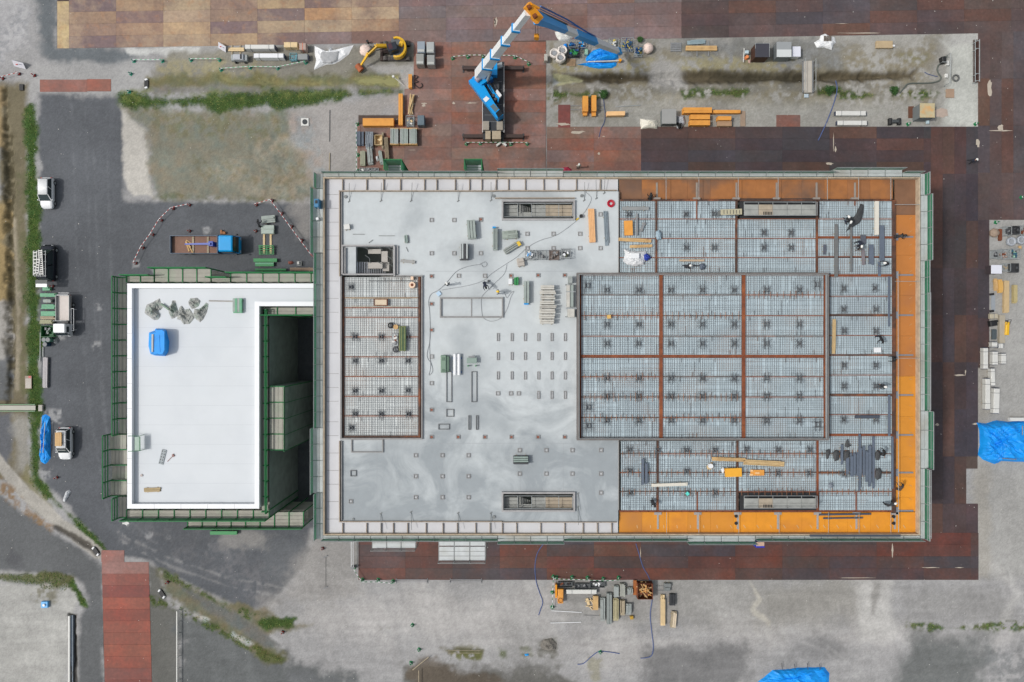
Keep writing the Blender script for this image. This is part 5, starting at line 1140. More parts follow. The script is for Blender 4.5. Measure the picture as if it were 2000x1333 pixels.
bb=[(-.9,.35,1.15),(-2.3,-.02,2.0),(-3.6,-1.1,1.75)];mb=MB();mb.taper(bb[0],bb[1],.34,.4,.4,.45);mb.taper(bb[1],bb[2],.4,.45,.28,.3);lpart('boom',mb,yel,ex)
mb=MB();mb.taper((-3.35,-1.0,1.95),(-4.5,-1.9,.75),.26,.3,.2,.2);lpart('stick',mb,yel,ex)
mb=MB();mb.tube([(-1.1,.15,1.0),(-2.4,-.45,1.65)],.06,8);mb.tube([(-2.5,-.1,2.3),(-3.4,-.85,2.1)],.06,8);lpart('hydraulic_ram',mb,darkst,ex)
mb=MB();c=Vector((-4.8,-2.15,.35));r1=[]
for t in range(7):
 a=R(-40+t*35);r1.append((math.cos(a)*.4,math.sin(a)*.38))
for i in range(6):
 (a0,b0),(a1,b1)=r1[i],r1[i+1];n_=Vector((.62,-.78,0));t_=Vector((-.78,-.62,0))*1.0
 V=[c+t_*a0+Vector((0,0,b0))+n_*.45,c+t_*a1+Vector((0,0,b1))+n_*.45,c+t_*a1+Vector((0,0,b1))-n_*.45,c+t_*a0+Vector((0,0,b0))-n_*.45];mb.add([tuple(v)for v in V]+[tuple(v*1+Vector((0,0,.03)))for v in V],[(0,1,2,3),(7,6,5,4),(0,4,5,1),(2,6,7,3)])
for s_ in(-.45,.45):mb.add([tuple(c+t_*a0+Vector((0,0,b0))+n_*s_)for a0,b0 in r1],[tuple(range(7))])
lpart('bucket',mb,mat('bucket_rust',(160,88,52),.7,.2,2),ex)
# ---------------------------------------------------------------- crane truck
cr=empty('crane_truck',(*W(963,205,0)[:2],0),'large blue mobile crane on outriggers with its jib folded down over the storage strip','crane')
ox,oy=cr.location.x,cr.location.y
def C(px,py,z):p=W(px,py,z);return(p[0]-ox,p[1]-oy,z)
zt=1.5;a=C(942,121,zt);b=C(985,272,zt);dk=mat('crane_deck',(48,50,54),.6,.12,2)
mb=MB();mb.box(a[0],b[0],b[1]+.9,a[1],.75,zt);lpart('carrier_deck',mb,dk,cr)
for x in(a[0]+.04,b[0]-.04):
 mb=MB();mb.box(x-.04,x+.04,b[1]+.8,a[1]-.3,zt,zt+.1);lpart('deck_rail',mb,mat('deck_rail',(190,188,186),.5,.1,2),cr)
for y in(a[1]-.9,a[1]-2.5,a[1]-6.3,a[1]-7.8):
 for s_ in(-1,1):wheel(cr,(a[0]+b[0])/2+s_*1.1,y,.52,.4)
for x0,y0,x1,y1 in((943,237,955,254),(970,237,982,254)):mb=MB();p,q=C(x0,y0,zt+.35),C(x1,y1,zt+.35);mb.box(p[0],q[0],q[1],p[1],zt,zt+.35);lpart('outrigger_pad',mb,mat('pad_grey',(152,144,132),.8,.12,2),cr)
for x0,y0,x1,y1 in((948,256,958,272),(961,256,978,272)):mb=MB();p,q=C(x0,y0,1.9),C(x1,y1,1.9);mb.box(p[0],q[0],q[1],p[1],.7,1.9);lpart('tool_box',mb,mat('pad_tan',(168,154,132),.8,.14,2),cr)
mb=MB();p,q=C(943,262,1.0),C(984,273,1.0);mb.box(p[0],q[0],q[1],p[1]+.3,.5,1.0);lpart('bumper',mb,dk,cr)
for y in(134,267):
 mb=MB();p,q=C(905,y,.7),C(1022,y,.7);mb.box(p[0],q[0],p[1]-.22,p[1]+.22,.55,.95);lpart('outrigger_beam',mb,mat('outrigger_dark',(64,50,46),.7,.2,2),cr)
 for x in(905,1022):mb=MB();p=C(x,y,.3);mb.cyl(p[0],p[1],.05,.9,.13,10);mb.box(p[0]-.1,p[0]+.1,p[1]-.45,p[1]+.45,.0,.1);lpart('outrigger_foot',mb,darkst,cr)
# slewing upper works
zu=2.6;mb=MB();q=C(958,160,2.0);mb.cyl(q[0],q[1]-.6,1.5,2.0,1.1,24);lpart('slewing_ring',mb,darkst,cr)
def poly(pts,z0,z1):mb=MB();mb.prism([C(x,y,z1)[:2]for x,y in pts],z0,z1);return mb
lpart('upper_frame',poly([(915,158),(933,146),(978,222),(970,231)],1.9,3.0),cblue,cr)
lpart('winch_housing',poly([(922,152),(945,136),(963,152),(940,166)],2.0,3.3),cblue,cr)
lpart('boom_foot_guard',poly([(953,142),(966,120),(971,121),(971,147),(955,146)],2.2,3.2),cblue,cr)
lpart('valve_cover',poly([(943,150),(955,143),(963,155),(951,163)],2.0,2.9),mat('deep_blue',(16,88,158),.4,.08,1),cr)
lpart('side_arm',poly([(951,165),(954,163),(975,192),(973,199)],2.0,2.7),cblue,cr)
lpart('hose_tray',poly([(939,158),(945,155),(972,193),(968,199)],1.9,2.3),darkst,cr)
lpart('white_panel',poly([(943,194),(950,188),(956,193),(949,200)],3.0,3.06),white,cr)
lpart('white_box',poly([(967,180),(971,175),(980,186),(976,191)],2.3,2.75),white,cr)
lpart('cab',poly([(956,206),(965,201),(983,224),(972,232)],1.7,3.1),cblue,cr)
lpart('cab_roof_window',poly([(957,208),(964,203),(974,213),(967,219)],3.1,3.14),mat('tinted',(92,112,120),.1,.05,1),cr)
lpart('cab_windscreen',poly([(968,221),(976,214),(983,223),(973,231)],3.1,3.13),mat('black_glass',(22,30,36),.1,.05,1),cr)
lpart('hook_sheaves',poly([(971,125),(980,121),(982,131),(972,134)],1.6,2.0),galv,cr)
lpart('winch_drum',MB().ycyl(C(930,158,3.5),C(938,151,3.5),.3,14),mat('rope_pink',(168,158,170),.6,.15,3),cr)
lpart('winch_drum',MB().ycyl(C(942,146,3.6),C(949,139,3.6),.28,14),mat('rope_pink',(168,158,170)),cr)
B0=Vector(C(936,147,3.3));B1=Vector(C(1030,27,20.0));bd=(B1-B0);upv=Vector((.3,.4,1))
bw_=mat('boom_white',(220,224,226),.4,.06,1)
ts=[0,.2,.38,.6,.8,1.0]
for i in range(5):
 w=1.12-.13*i;mb=MB();mb.taper(B0+bd*ts[i],B0+bd*(ts[i+1]+.01),w,w*1.05,w*.99,w*1.04,upv);lpart('boom_section',mb,bw_,cr)
 if i:mb=MB();mb.taper(B0+bd*(ts[i]-.012),B0+bd*(ts[i]+.008),w+.28,w+.3,w+.28,w+.3,upv);lpart('boom_collar',mb,cblue,cr)
mb=MB();mb.tube([B0+bd*.02+Vector((.9,-.6,-.6)),B0+bd*.33+Vector((.2,-.15,-.15))],.2,10);lpart('lifting_ram',mb,galv,cr)
for i,(x,y)in enumerate(((944,176),(948,181),(960,186),(964,193))):lpart('hydraulic_block',poly([(x,y),(x+4,y-3),(x+7,y+1),(x+3,y+4)],2.3,2.6+.1*i),darkst,cr)
mb=MB();mb.tube([C(952,150,3.2),C(958,165,2.9),C(968,182,2.8)],.06,6);mb.tube([C(949,153,3.2),C(955,168,2.8),C(962,180,2.7)],.05,6);lpart('hydraulic_hose',mb,black,cr)
for y in(160,175,190,205,225,238):mb=MB();p,q=C(944,y,zt+.01),C(983,y,zt+.01);mb.box(p[0]+.15,q[0]-.15,p[1]-.02,p[1]+.02,zt,zt+.012);lpart('deck_seam',mb,gray,cr)
# yellow boom head, luffing jib and hook
J0=Vector(C(1046,34,19.6));J1=Vector(C(1211,102,1.6));jd=J1-J0;hv=jd.cross(Vector((0,0,1))).normalized()
mb=MB();p,q=Vector(C(1029,10,20.6)),Vector(C(1053,41,19.6));mb.taper(p,q,.75,.7,.85,.8);lpart('boom_head',mb,yor,cr)
mb=MB();mb.beam(Vector(C(1038,9,20.8)),Vector(C(1053,17,20.3)),.18,.2);lpart('head_arm',mb,yor,cr)
for x,y in((1033,15),(1045,32)):mb=MB();c=Vector(C(x,y,20.75));mb.ycyl(c-Vector((.15,.1,0)),c+Vector((.15,.1,0)),.25,12);lpart('sheave',mb,mat('sheave_brown',(120,62,20),.6,.1,2),cr)
jw=[(0,.12,cblue,1.1,.85),(.12,.3,cblue,.85,.72),(.3,.42,bw_,.72,.68),(.42,.66,cblue,.8,.74),(.66,.97,bw_,.8,.6)]
for i,(t0,t1,m_,w0,w1)in enumerate(jw):mb=MB();mb.taper(J0+jd*t0,J0+jd*t1,w0,w0*.8,w1,w1*.8);lpart('jib_section',mb,m_,cr)
mb=MB();mb.beam(J0+jd*.965,J0+jd,.8,.5);lpart('jib_tip',mb,cblue,cr)
mb=MB();s1=hv*-1.0
mb.tube([J0+Vector((.5,1.0,.2)),J0+jd*.35+s1*.9+Vector((0,.3,.3)),J0+jd*.68+Vector((0,.35,.2))],.09,6);mb.tube([Vector(C(1053,17,20.3)),J0+jd*.66+Vector((0,.5,.4))],.04,5);lpart('jib_stay',mb,mat('deep_blue',(16,88,158)),cr)
mb=MB();mb.taper(J0+jd*.04+Vector((0,.55,.2)),J0+jd*.32+Vector((0,.5,.2)),.2,.2,.16,.16);lpart('jib_strut',mb,darkst,cr)
hk=Vector(C(1048,72,15.0));mb=MB()
for dx in(-.13,.13):mb.tube([Vector(C(1048,46,19.0))+Vector((dx,0,0)),hk+Vector((dx,0,.4))],.025,5)
lpart('hoist_rope',mb,black,cr);mb=MB();mb.bx(hk.x,hk.y,.5,.4,14.6,15.4,0,.1);mb.tube([hk+Vector((0,0,-.4)),hk+Vector((0,0,-.75)),hk+Vector((.12,0,-.9)),hk+Vector((.2,0,-.7))],.06,6);lpart('hook_block',mb,yor,cr)
mb=MB();c=W(979,281,.3);mb.use(offw);mb.bx(c[0]-.25,c[1],.9,.25,.0,.5,40);mb.bx(c[0]+.3,c[1],.9,.25,.0,.5,-40);single('wheel_chock',mb,None,(c[0],c[1],0),'white folded chevron board on the plates behind the crane','chock')
# ---------------------------------------------------------------- north-west yard
GW='white wrapped panel packs';GC='green cones with bars';GR='red cones round the blue truck'
pack('wrapped_pack',478,87,536,96,1.1,offw,'long white wrapped pack nearest the tan road plates, behind its twin','wrapped pack',GW);pack('wrapped_pack',495,104,554,113.5,1.0,white,'long bright white wrapped pack in front of its twin, above the green bar','wrapped pack',GW)
stack('timber_stack',445,93,477,100,.3,woodp,'short pale yellow board bundle lying on two bearers left of the white packs','timber',None,n=2)
for x in(453,469):mb=MB();p,q=W(x,88,.1),W(x,116,.1);mb.box(p[0]-.08,p[0]+.08,q[1],p[1],0,.1);single('timber_bearer',mb,woodg,(p[0],p[1],0),f'squared brown bearer under the pale board bundle, {"left" if x == 453 else "right"} one','bearer','bearers')
g=W(466,112,.8);o=empty('site_cart',(g[0],g[1],0),'grey and white wheeled compressor left of the long white packs','compressor');mb=MB();mb.bx(0,0,1.3,.75,.3,.95,0,.08);lpart('housing',mb,mat('pale_grey',(172,176,182),.5,.1,2),o);mb=MB();mb.bx(-.8,0,.45,.8,.25,.7,0,.05);mb.bx(.85,0,.4,.8,.25,.7,0,.05);lpart('end_box',mb,galv,o);mb=MB();mb.bx(.35,0,.2,.6,.95,1.0);lpart('vent',mb,black,o)
for x in(-.6,.6):
 for y in(-.4,.4):wheel(o,x,y,.2,.1)
pack('plywood_pack',554,82,581,93,.9,woodp,'pale plywood pack right of the long white packs','plywood pack',None,cap=False,straps=1,sm=woodg);pack('brick_pack',584,84,598,98,1.0,mat('pinkish',(168,148,138),.8,.12,2),'pinkish block pack with a red strap beside the plywood','block pack',None,cap=False,straps=1,sm=mat('orange_strap',(196,92,50)))
cage(566,104,579,117,.7,'pale blue open crate between the plywood pack and the white tarpaulin','crates',(4,[mat('light_blue',(110,160,170)),gray],'box'),name='crate',cat='crate',fm=mat('light_blue',(110,160,170)))
pack('bath_unit',581,105,601,117,.7,mat('slab_grey',(136,140,140),.6,.1,2),'grey tray with pale rims beside the white tarpaulin','tray',None,cap=True,straps=0)
heap('tarpaulin',[(614,89),(635,99),(643,99),(645,90),(649,98),(690,88),(680,107),(662,120),(652,125),(637,126),(613,136),(617,118),(614,103)],.28,white,'torn white tarpaulin spread over goods right of the wrapped packs','tarpaulin',None,flat=.6,rough=.6)
heap('tarpaulin',[(628,100),(648,102),(662,100),(658,118),(645,124),(630,123),(625,112)],.1,mat('wet_grey_sheet',(158,160,162),.5,.06,1),'grey sheet lying on the middle of the white tarpaulin','sheet',None,z0=.27,flat=.8)
bag(713.5,98,.72,.7,mat('pink_bag',(222,202,192),.7,.06,2),'round pinkish bulk bag between the white tarpaulin and the excavator',open_=False)
c=W(718,82,.4);mb=MB();mb.cyl(c[0],c[1],0,.6,.12,10);mb.cyl(c[0],c[1],.6,.66,.16,10);single('bollard',mb,black,(c[0],c[1],0),'small black post above the pink bulk bag','bollard')
for i,(x0,y0,x1,y1,m_,lb)in enumerate(((815,81,830,103,mat('tank_blue',(140,150,160),.4,.08,1),'bluish grey tank, upper left of the four bins right of the excavator'),(833,82,848,103,mat('tank_pale',(164,168,168),.4,.08,1),'pale grey tank, upper right of the four bins right of the excavator'),(813,105,828,126,mat('tank_dull',(142,144,140),.4,.08,1),'dull grey tank, lower left of the four bins right of the excavator'),(834,107.5,849,127,mat('tank_mid',(146,148,146),.4,.08,1),'grey tank, lower right of the four bins right of the excavator'))):
 zt=1.45;cx,cy,w,d=rect(x0,y0,x1,y1,zt);o=empty('steel_bin',(cx,cy,0),lb,'bin','four grey bins by the crane')
 mb=MB();mb.bx(0,0,w,d,.12,zt,0,.05);lpart('body',mb,m_,o);mb=MB();mb.bx(0,d*.12,w*.9,d*.7,zt,zt+.02);lpart('lid',mb,m_,o);mb=MB();mb.bx(0,-d*.33,w*.86,d*.2,zt,zt+.05,0,.01);lpart('lip',mb,mat('lip_pale',(176,178,174),.5,.08,1),o)
 for s_ in(-1,1):mb=MB();mb.box(s_*w*.3-.06,s_*w*.3+.06,-d/2,d/2,0,.12);lpart('skid',mb,darkst,o)
def opack(x0,y0,x1,y1,h,label,n=4,rz=0,**k):return stack('formwork_stack',x0,y0,x1,y1,h,plyo,label,'formwork stack','orange formwork stacks',n=n,rz=rz,jit=.05,**k)
opack(797.5,145,804.5,172,.6,'slim orange formwork stack on the pale ground left of the crane',n=2)
hose([(808,147),(816,150),(811,156),(817,160),(809,163),(815,170),(820,172),(825,168),(823,163)],.05,black,'tangle of black cable beside the slim orange stack',z=.15)
c=W(768,150,.9);mb=MB();mb.tube([c,W(790,168,.1)],.05,6);mb.cyl(c[0],c[1],.8,1.0,.16,10);single('hose_pole',mb,offw,(c[0],c[1],0),'pale pole leaning over the end of the murky pond','pole')
opack(778,183,786.5,245,.7,'long upright orange formwork stack left of the loose battens',n=2);opack(708,231,769,246,.9,'big yellow orange formwork stack lying crosswise beside the earth track',n=1)
o=empty('batten_pile',(*W(802,205,.5)[:2],0),'untidy pile of thin pale battens by the crane','batten pile');rr=random.Random(4)
for i in range(22):mb=MB();p,q=W(797+rr.random()*9,224+rr.uniform(-3,2),.1+rr.random()*.4),W(800+rr.random()*11,184+rr.uniform(-1,6),.15+rr.random()*.5);mb.beam(Vector(p)-o.location,Vector(q)-o.location,.07,.05);lpart('batten',mb,rr.choice((woodp,woodg,wood)),o)
cage(793,226,808,245,.9,'grey pallet cage below the loose battens','pallet cages',(10,[woodp,gray,offw],'box'))
pack('covered_pallet',815,225,829,245,1.3,mat('slate_cover',(92,108,118),.5,.1,1.5),'slate blue covered pallet right of the cage','covered pallet',None,cap=False,straps=0)
for i,(x0,x1)in enumerate(((762,777.5),(781,796.5),(799,813.5))):
 o=stack('deck_sheet_stack',x0,251,x1,281,.9,steelg,('grey deck sheet stack on tan ends, left of three in the row','grey deck sheet stack on tan ends, middle of three in the row','grey deck sheet stack on tan ends, right of three in the row')[i],'deck stack','grey deck sheet stacks',n=5,jit=.06,m2=steelb)
 for s_ in(-1,1):mb=MB();mb.box(-.55,.55,s_*1.0-.06,s_*1.0+.06,0,.8);lpart('end_block',mb,wood,o)
GB='pipe and board bundles by the loading bay'
stack('pipe_bundle',696,256,703.5,284,.7,bluest,'bluish pipe bundle at the far left beside the dashed barrier','pipe bundle',GB,n=4,rz=0);stack('pipe_bundle',705,256,710,284,.5,bluest,'narrow dark pipe bundle second from the dashed barrier','pipe bundle',GB,n=3)
stack('pipe_bundle',713,256,728,287,.8,mat('grey_pipes',(132,140,148),.5,.2,2),'wide heap of grey pipes left of the tan crate','pipe bundle',GB,n=9,jit=.5,rz=-2)
cage(732,264,746,283,.8,'tan wooden crate with a white lid strip among the bundles','wooden crates',(3,[woodp,offw],'box'),name='wooden_crate',cat='crate',wall=woodp,fm=woodp)
stack('timber_stack',745.5,258,749,290,.5,woodg,'thin weathered timber bundle right of the tan crate','timber',GB,n=2);stack('timber_stack',751,266,758,311,.7,mat('brown_grey_wood',(142,128,106),.8,.2,2),'long brown weathered timber bundle leaning slightly, left of the deck stacks','timber',GB,n=4,rz=4,jit=.3)
stack('board_bundle',703,294,713,323,.6,mat('lichen_boards',(150,152,132),.7,.16,2),'pale greenish board bundle at lower left of the storage corner','board bundle',GB,n=5,rz=0);stack('board_bundle',717,286,727,320,.6,steelb,'slanting grey board bundle in the middle of the lower row','board bundle',GB,n=5,rz=5,jit=.3);stack('board_bundle',740,293,746.5,320,.5,steelg,'slim slanting grey green board bundle beside the white sack','board bundle',GB,n=3,rz=9,jit=.2)
heap('sack',[(733,306),(738,304),(741,314),(736,316)],.4,white,'small white sack between the slanting bundles','sack')
for i,x in enumerate((702,715,728)):cage(x,328.5,x+11,339,.5,('open grey crate at the left end of the row against the scaffold','open grey crate in the middle of the row against the scaffold','open grey crate at the right end of the row against the scaffold')[i],'crates against the scaffold',(6,[gray,darkst,offw],'box'),name='crate',cat='crate')
for i,(x,y)in enumerate(((697,242),(698.5,302),(698.5,333))):cone(x,y,cgrn,('green cone at the top of the dashed barrier by the orange stack','green cone halfway down the dashed barrier','green cone at the foot of the dashed barrier by the scaffold')[i],GC)
bar((695.5,244),(696,300),cgrn,'dashed green and white bar down the left side of the storage corner',GC);bar((696,301),(696,333),cgrn,'lower dashed bar ending at the scaffold',GC)
CP=[(884,113),(914,110),(944,110),(1006,111),(1033,124)]
for i,p in enumerate(CP):cone(*p,cgrn,'green cone, number %s from the left in the row in front of the crane'%('one','two','three','four','five')[i],GC)
for i in range(4):bar((CP[i][0],CP[i][1]-2),(CP[i+1][0],CP[i+1][1]-2),cgrn,'dashed bar %s in the row in front of the crane'%('at the left end','second from the left','passing under the boom','slanting down at the right end')[i],GC)
CP=[(911,280.5),(938,279.5),(998,281),(1030,280.5)]
for i,p in enumerate(CP):cone(*p,cgrn,'green cone %s in the row behind the crane'%('at the left end','second from the left','third from the left','at the right end')[i],GC)
for i in range(3):bar((CP[i][0],278.5),(CP[i+1][0],278.5),cgrn,'dashed bar %s in the row behind the crane'%('at the left','behind the tool boxes','at the right')[i],GC)
CP=[(259,118),(315,118),(371,116),(427,116),(430,135),(487,131),(541,132),(596,121),(253,143),(250,178)]
lbs=('on the pale ground below the tan plates','at the edge of the white concrete patch','left end of the upper bar by the compressor','right end of the upper bar by the compressor','below the compressor on the dry bank','below the left white pack','below the right white pack','beside the white tarpaulin','beside the pale crossing','at the head of the green verge')
for p,l_ in zip(CP,lbs):cone(*p,mat('cone_teal',(22,128,104),.5,.1,2),'teal cone '+l_,'teal cones along the ditch')
for a,b,l_ in((2,3,'short pale green bar above the dry bank'),(4,5,'pale green bar below the compressor'),(5,6,'pale green bar below the white packs'),(6,7,'slanting green bar ending beside the white tarpaulin'),(0,1,'faint green bar across the pale concrete')):bar((CP[a][0],CP[a][1]-1),(CP[b][0],CP[b][1]-1),mat('bar_green',(120,190,150),.5,.1,2),l_,'pale green bars along the ditch')
CP=[(34,143),(64,146),(2,152)]
for p,l_ in zip(CP,('red cone beside the signboard at the far left','red cone left of the lone brown plates','red cone at the very left edge of the site')):cone(*p,red,l_,'red cones at the north west corner')
bar((2,150),(34,142),red,'short red and white bar at the very left edge','red bars')
for x,y,rz,lb in((35,125,-14,'white signboard leaning beside the red cones at top left'),(433,91,-32,'small white signboard beside the tan road plates')):
 c=W(x,y,.6);o=empty('signboard',(c[0],c[1],0),lb,'signboard','small white signboards',rz);s_=1 if x<100 else.75
 V=[(-.75*s_,-.32,.1),(.75*s_,-.32,.1),(.75*s_,.22,.8),(-.75*s_,.22,.8)];V+=[(a,b+.03,c_-.04)for a,b,c_ in V];mb=MB();mb.add(V,[(0,1,2,3),(7,6,5,4),(0,4,5,1),(1,5,6,2),(2,6,7,3),(3,7,4,0)]);lpart('board',mb,mat('sign_face',(206,206,214),.5,.04,2),o)
 mb=MB();mb.beam((-.4*s_,-.1,.42),(-.1,-.02,.5),.16,.03);lpart('red_mark',mb,red,o);mb=MB();mb.beam((.1,.0,.53),(.5*s_,.0,.53),.08,.03);lpart('text_line',mb,mat('sign_grey',(110,112,124)),o)
 for a in(-.5,.5):mb=MB();mb.tube([(a*s_,.22,.8),(a*s_,.5,0)],.02,5);lpart('leg',mb,galv,o)
c=W(595.5,238.5,.1);o=empty('manhole',(c[0],c[1],0),'square white manhole surround with a dark round cover on the pale earth','manhole');mb=MB();mb.bx(0,0,1.0,1.0,-.2,.12,0,.03);lpart('surround',mb,offw,o);mb=MB();mb.cyl(0,0,.12,.14,.34,20);lpart('cover',mb,mat('cover_dark',(48,52,56),.6,.1,2),o)
pole((644,215),(643.5,277),.04,mat('dark_pole',(96,98,100)),'thin dark pipe lying on the earth track below the manhole',group='pipes on the earth track');pole((644,299),(643.5,338),.07,woodg,'thick tan pipe lying beside the north west scaffold corner',group='pipes on the earth track')
# red cones round the blue truck
CP=[(263,514),(277,484),(296,458),(313,430),(336,407),(368,400)]
for i,p in enumerate(CP):cone(*p,red,'red cone, %s of the curved row left of the blue truck'%('first from the scaffold end','second','third','fourth','fifth','last at the lawn end')[i],GR)
for i in range(5):bar((CP[i][0]-3,CP[i][1]-1),(CP[i+1][0]-3,CP[i+1][1]-1),red,'red and white bar, %s in the curve left of the blue truck'%('first from the scaffold','second','third','fourth','last')[i],'red and white bars')
CP=[(499,400),(530,391),(549,416),(568,442),(588,469),(612,501)]
for i,p in enumerate(CP):cone(*p,red,'red cone, %s of the slanting row beside the large building'%('first at the left end','second at the corner','third','fourth','fifth','last by the scaffold')[i],GR)
for i in range(5):bar((CP[i][0]-3,CP[i][1]-1),(CP[i+1][0]-3,CP[i+1][1]-1),red,'red and white bar, %s in the slanting row beside the large building'%('first','second','third','fourth','last')[i],'red and white bars')
for p,l_ in(((368,451),'lone red cone above the bed of the blue truck'),((498,451),'lone red cone beside the green grey board stack'),((629,1073),'red cone below the south west scaffold corner'),((551,1237),'red cone on the rough bank at the bottom'),((325,1139),'bright red cone on the verge right of the rusty track'),((108,934),'red cone on the asphalt below the white estate car'),((100,559),'red cone behind the tailgate of the black van')):cone(*p,red,l_,'single red cones')
mb=MB();c=W(435,455,.3);mb.bx(c[0],c[1],.6,.3,0,.3);mb.bx(c[0]-.2,c[1]+.1,.2,.5,0,.35);single('wheel_chock',mb,mat('chock_orange',(156,104,66)),(c[0],c[1],0),'brown wheel chocks beside the cab of the blue truck','chock')
# goods between truck and building
GN='scaffold parts between the blue truck and the large building'
stack('board_stack',511,421,538,435,.5,steelg,'crossed grey green scaffold boards, topmost of the column of parts','board stack',GN,n=4,jit=.3,axis='x',rz=5);stack('board_stack',509,439.5,535,457,.6,mat('pale_green_grey',(158,172,164),.5,.12,2),'two rows of pale boards with a green edge, second in the column','board stack',GN,n=2,jit=.1,axis='x',gap=.05)
for x in(515.5,528.5):mb=MB();p,q=W(x,457,.1),W(x,495,.1);mb.box(p[0]-.12,p[0]+.12,q[1],p[1],0,.1);single('timber_bearer',mb,woodp,(p[0],p[1],0),f'pale bearer between the board stack and the green frame, {"left" if x < 520 else "right"} one','bearer','bearers')
c=W(519.5,488,.5);o=empty('frame_stack',(c[0],c[1],0),'stack of bright green frames below the pale boards','frame stack',GN)
for i,y in enumerate((-.55,-.3,.0,.3,.5)):mb=MB();mb.box(-.95,.95,y-.05,y+.05,.3+.04*i,.42+.04*i);lpart('frame_bar',mb,green,o)
for x in(-.9,0,.9):mb=MB();mb.box(x-.05,x+.05,-.62,.58,.15,.3);lpart('cross_bar',mb,green,o)
stack('green_beam_stack',495,505,541,512,.5,green,'wide bright green beam stack, upper of the three beside the scaffold','beam stack',GN,n=1,axis='x',jit=.03);stack('green_beam_stack',498,513,535,520.5,.4,green,'green beam stack with a pale edge, middle of the three','beam stack',GN,n=2,axis='x',jit=.05,m2=greenl);stack('green_beam_stack',498,525,559,529,.4,green,'long thin dark green beam, lowest of the three by the scaffold','beam stack',GN,n=1,axis='x',jit=.03)
stack('plank_stack',566,523,612,529,.3,mat('tan_plank',(150,130,112),.8,.16,2),'brown planks lying against the scaffold corner','plank stack',GN,n=2,axis='x')
cage(580,511,588,519,.4,'small grey tool crate by the slanting cone row','tool crates',(5,[gray,offw],'box'),name='tool_crate',cat='crate');heap('rag_pile',[(562,511),(570,510),(574,514),(568,517),(563,516)],.25,mat('rag_red',(140,84,72),.9,.2,3),'small reddish heap of rags left of the grey tool crate','rag pile')
# ---------------------------------------------------------------- west edge
GG='green scaffold parts stacked beside the flatbed truck'
for x0,y0,x1,y1,m_,n_,lb in((82,561,97,568,greenl,2,'short green bundle nearest the black van'),(77,573,109,580,greenl,2,'long green bundle, second below the black van'),(83,585,100,591,steelg,2,'small grey green bundle, third below the black van'),(79,595,108,604,greenl,4,'ragged green bundle level with the truck bed'),(79,608,110,618,greenl,3,'smooth green bundle level with the truck bed'),(78,618.5,108,624,woodg,2,'tan board bundle just above the green bin'),(75,625,102,633,mat('tan_green',(150,150,122),.7,.15,2),3,'mixed tan and green board bundle touching the green bin')):
 stack('scaffold_bundle',x0,y0,x1,y1,.55,m_,lb,'scaffold bundle',GG,n=n_,axis='x',jit=.25)
cage(80,637,104,658,.9,'deep green steel bin of fittings beside the truck cab','steel bins',(9,[green,steelg,gray],'box'),name='steel_bin',cat='bin',wall=mat('bin_green',(28,96,52),.6,.15,2),fm=green)
for(x,y),l_ in(((86,664),'teal drum below the green bin'),((94,664),'second pale green drum below the green bin'),((88,673),'dark blue drum below the teal drums')):
 c=W(x,y,.8);o=empty('oil_drum',(c[0],c[1],0),l_,'drum','drums by the green bin');mb=MB();mb.cyl(0,0,0,.85,.29,16);lpart('barrel',mb,mat('drum'+str(x),(30,118,104)if x==86 else((88,140,120)if x==94 else(22,62,88)),.5,.1,2),o);mb=MB();mb.cyl(0,0,.85,.87,.26,16);lpart('lid',mb,gray,o)
heap('fittings_pile',[(104,664),(110,660),(114,665),(111,672),(105,671)],.4,galv,'small silvery pile of fittings beside the truck cab','fittings pile',rough=.9)
stack('pipe_bundle',83,698,92,758,.4,mat('pink_grey_pipes',(150,146,150),.5,.15,2),'long grey pipe bundle on the asphalt edge below the drums','pipe bundle',None,n=3,jit=.1,rz=-1);pole((79,650),(78.5,706),.06,galv,'thin pipe on the verge left of the green bin',group='pipes by the verge');pole((84.5,678),(84.5,697),.07,galv,'short pipe below the dark blue drum',group='pipes by the verge')
heap('tarpaulin',[(80,812),(88,810),(96,815),(97,840),(96,870),(97,895),(92,902),(86,908),(78,903),(76,893),(78,870),(79,840)],.55,blue,'long narrow blue tarpaulin over pipes beside the white estate car','tarpaulin','blue tarpaulins',flat=.5,rough=.5)
pole((88,825),(84,885),.05,galv,'thin pipe holding down the long blue tarpaulin',za=.8,group='tarp pipes');pole((81,815),(79,885),.05,galv,'second pipe along the left edge of the long blue tarpaulin',za=.5,group='tarp pipes')
heap('sandbag',[(122,980),(124,972),(129,960),(134,957),(137,961),(132,972),(126,981)],.35,white,'elongated white sack lying on the asphalt near the verge','sack')
o=empty('footbridge',(*W(30,797,.3)[:2],.0),'narrow pale plank bridge crossing the left verge','footbridge');mb=MB();p,q=W(-60,791,.3),W(69,803,.3);mb.box(p[0]-o.location.x,q[0]-o.location.x,q[1]-o.location.y+.1,p[1]-o.location.y-.1,.2,.3);lpart('deck',mb,mat('bridge_deck',(176,174,164),.8,.1,1.5),o)
for y in(790.5,803.5):mb=MB();p_=W(0,y,.35)[1]-o.location.y;mb.box(p[0]-o.location.x,q[0]-o.location.x,p_-.05,p_+.05,.2,.38);lpart('edge_beam',mb,mat('edge_green',(120,150,118),.7,.15,2),o)
pack('concrete_block',74,791,83,804,.35,mat('block_pale',(170,166,158),.8,.1,2),'pale block at the asphalt end of the plank bridge','block',None,cap=False,straps=0)
c=W(56,747,.1);o=empty('notice_board',(c[0],c[1],0),'faded notice board with a red corner lying in the grass','notice board');mb=MB();mb.bx(0,0,.85,1.65,.12,.18);lpart('board',mb,mat('notice',(146,132,118),.7,.1,2),o);mb=MB();mb.bx(.2,.68,.32,.28,.18,.19,0);lpart('red_panel',mb,red,o)
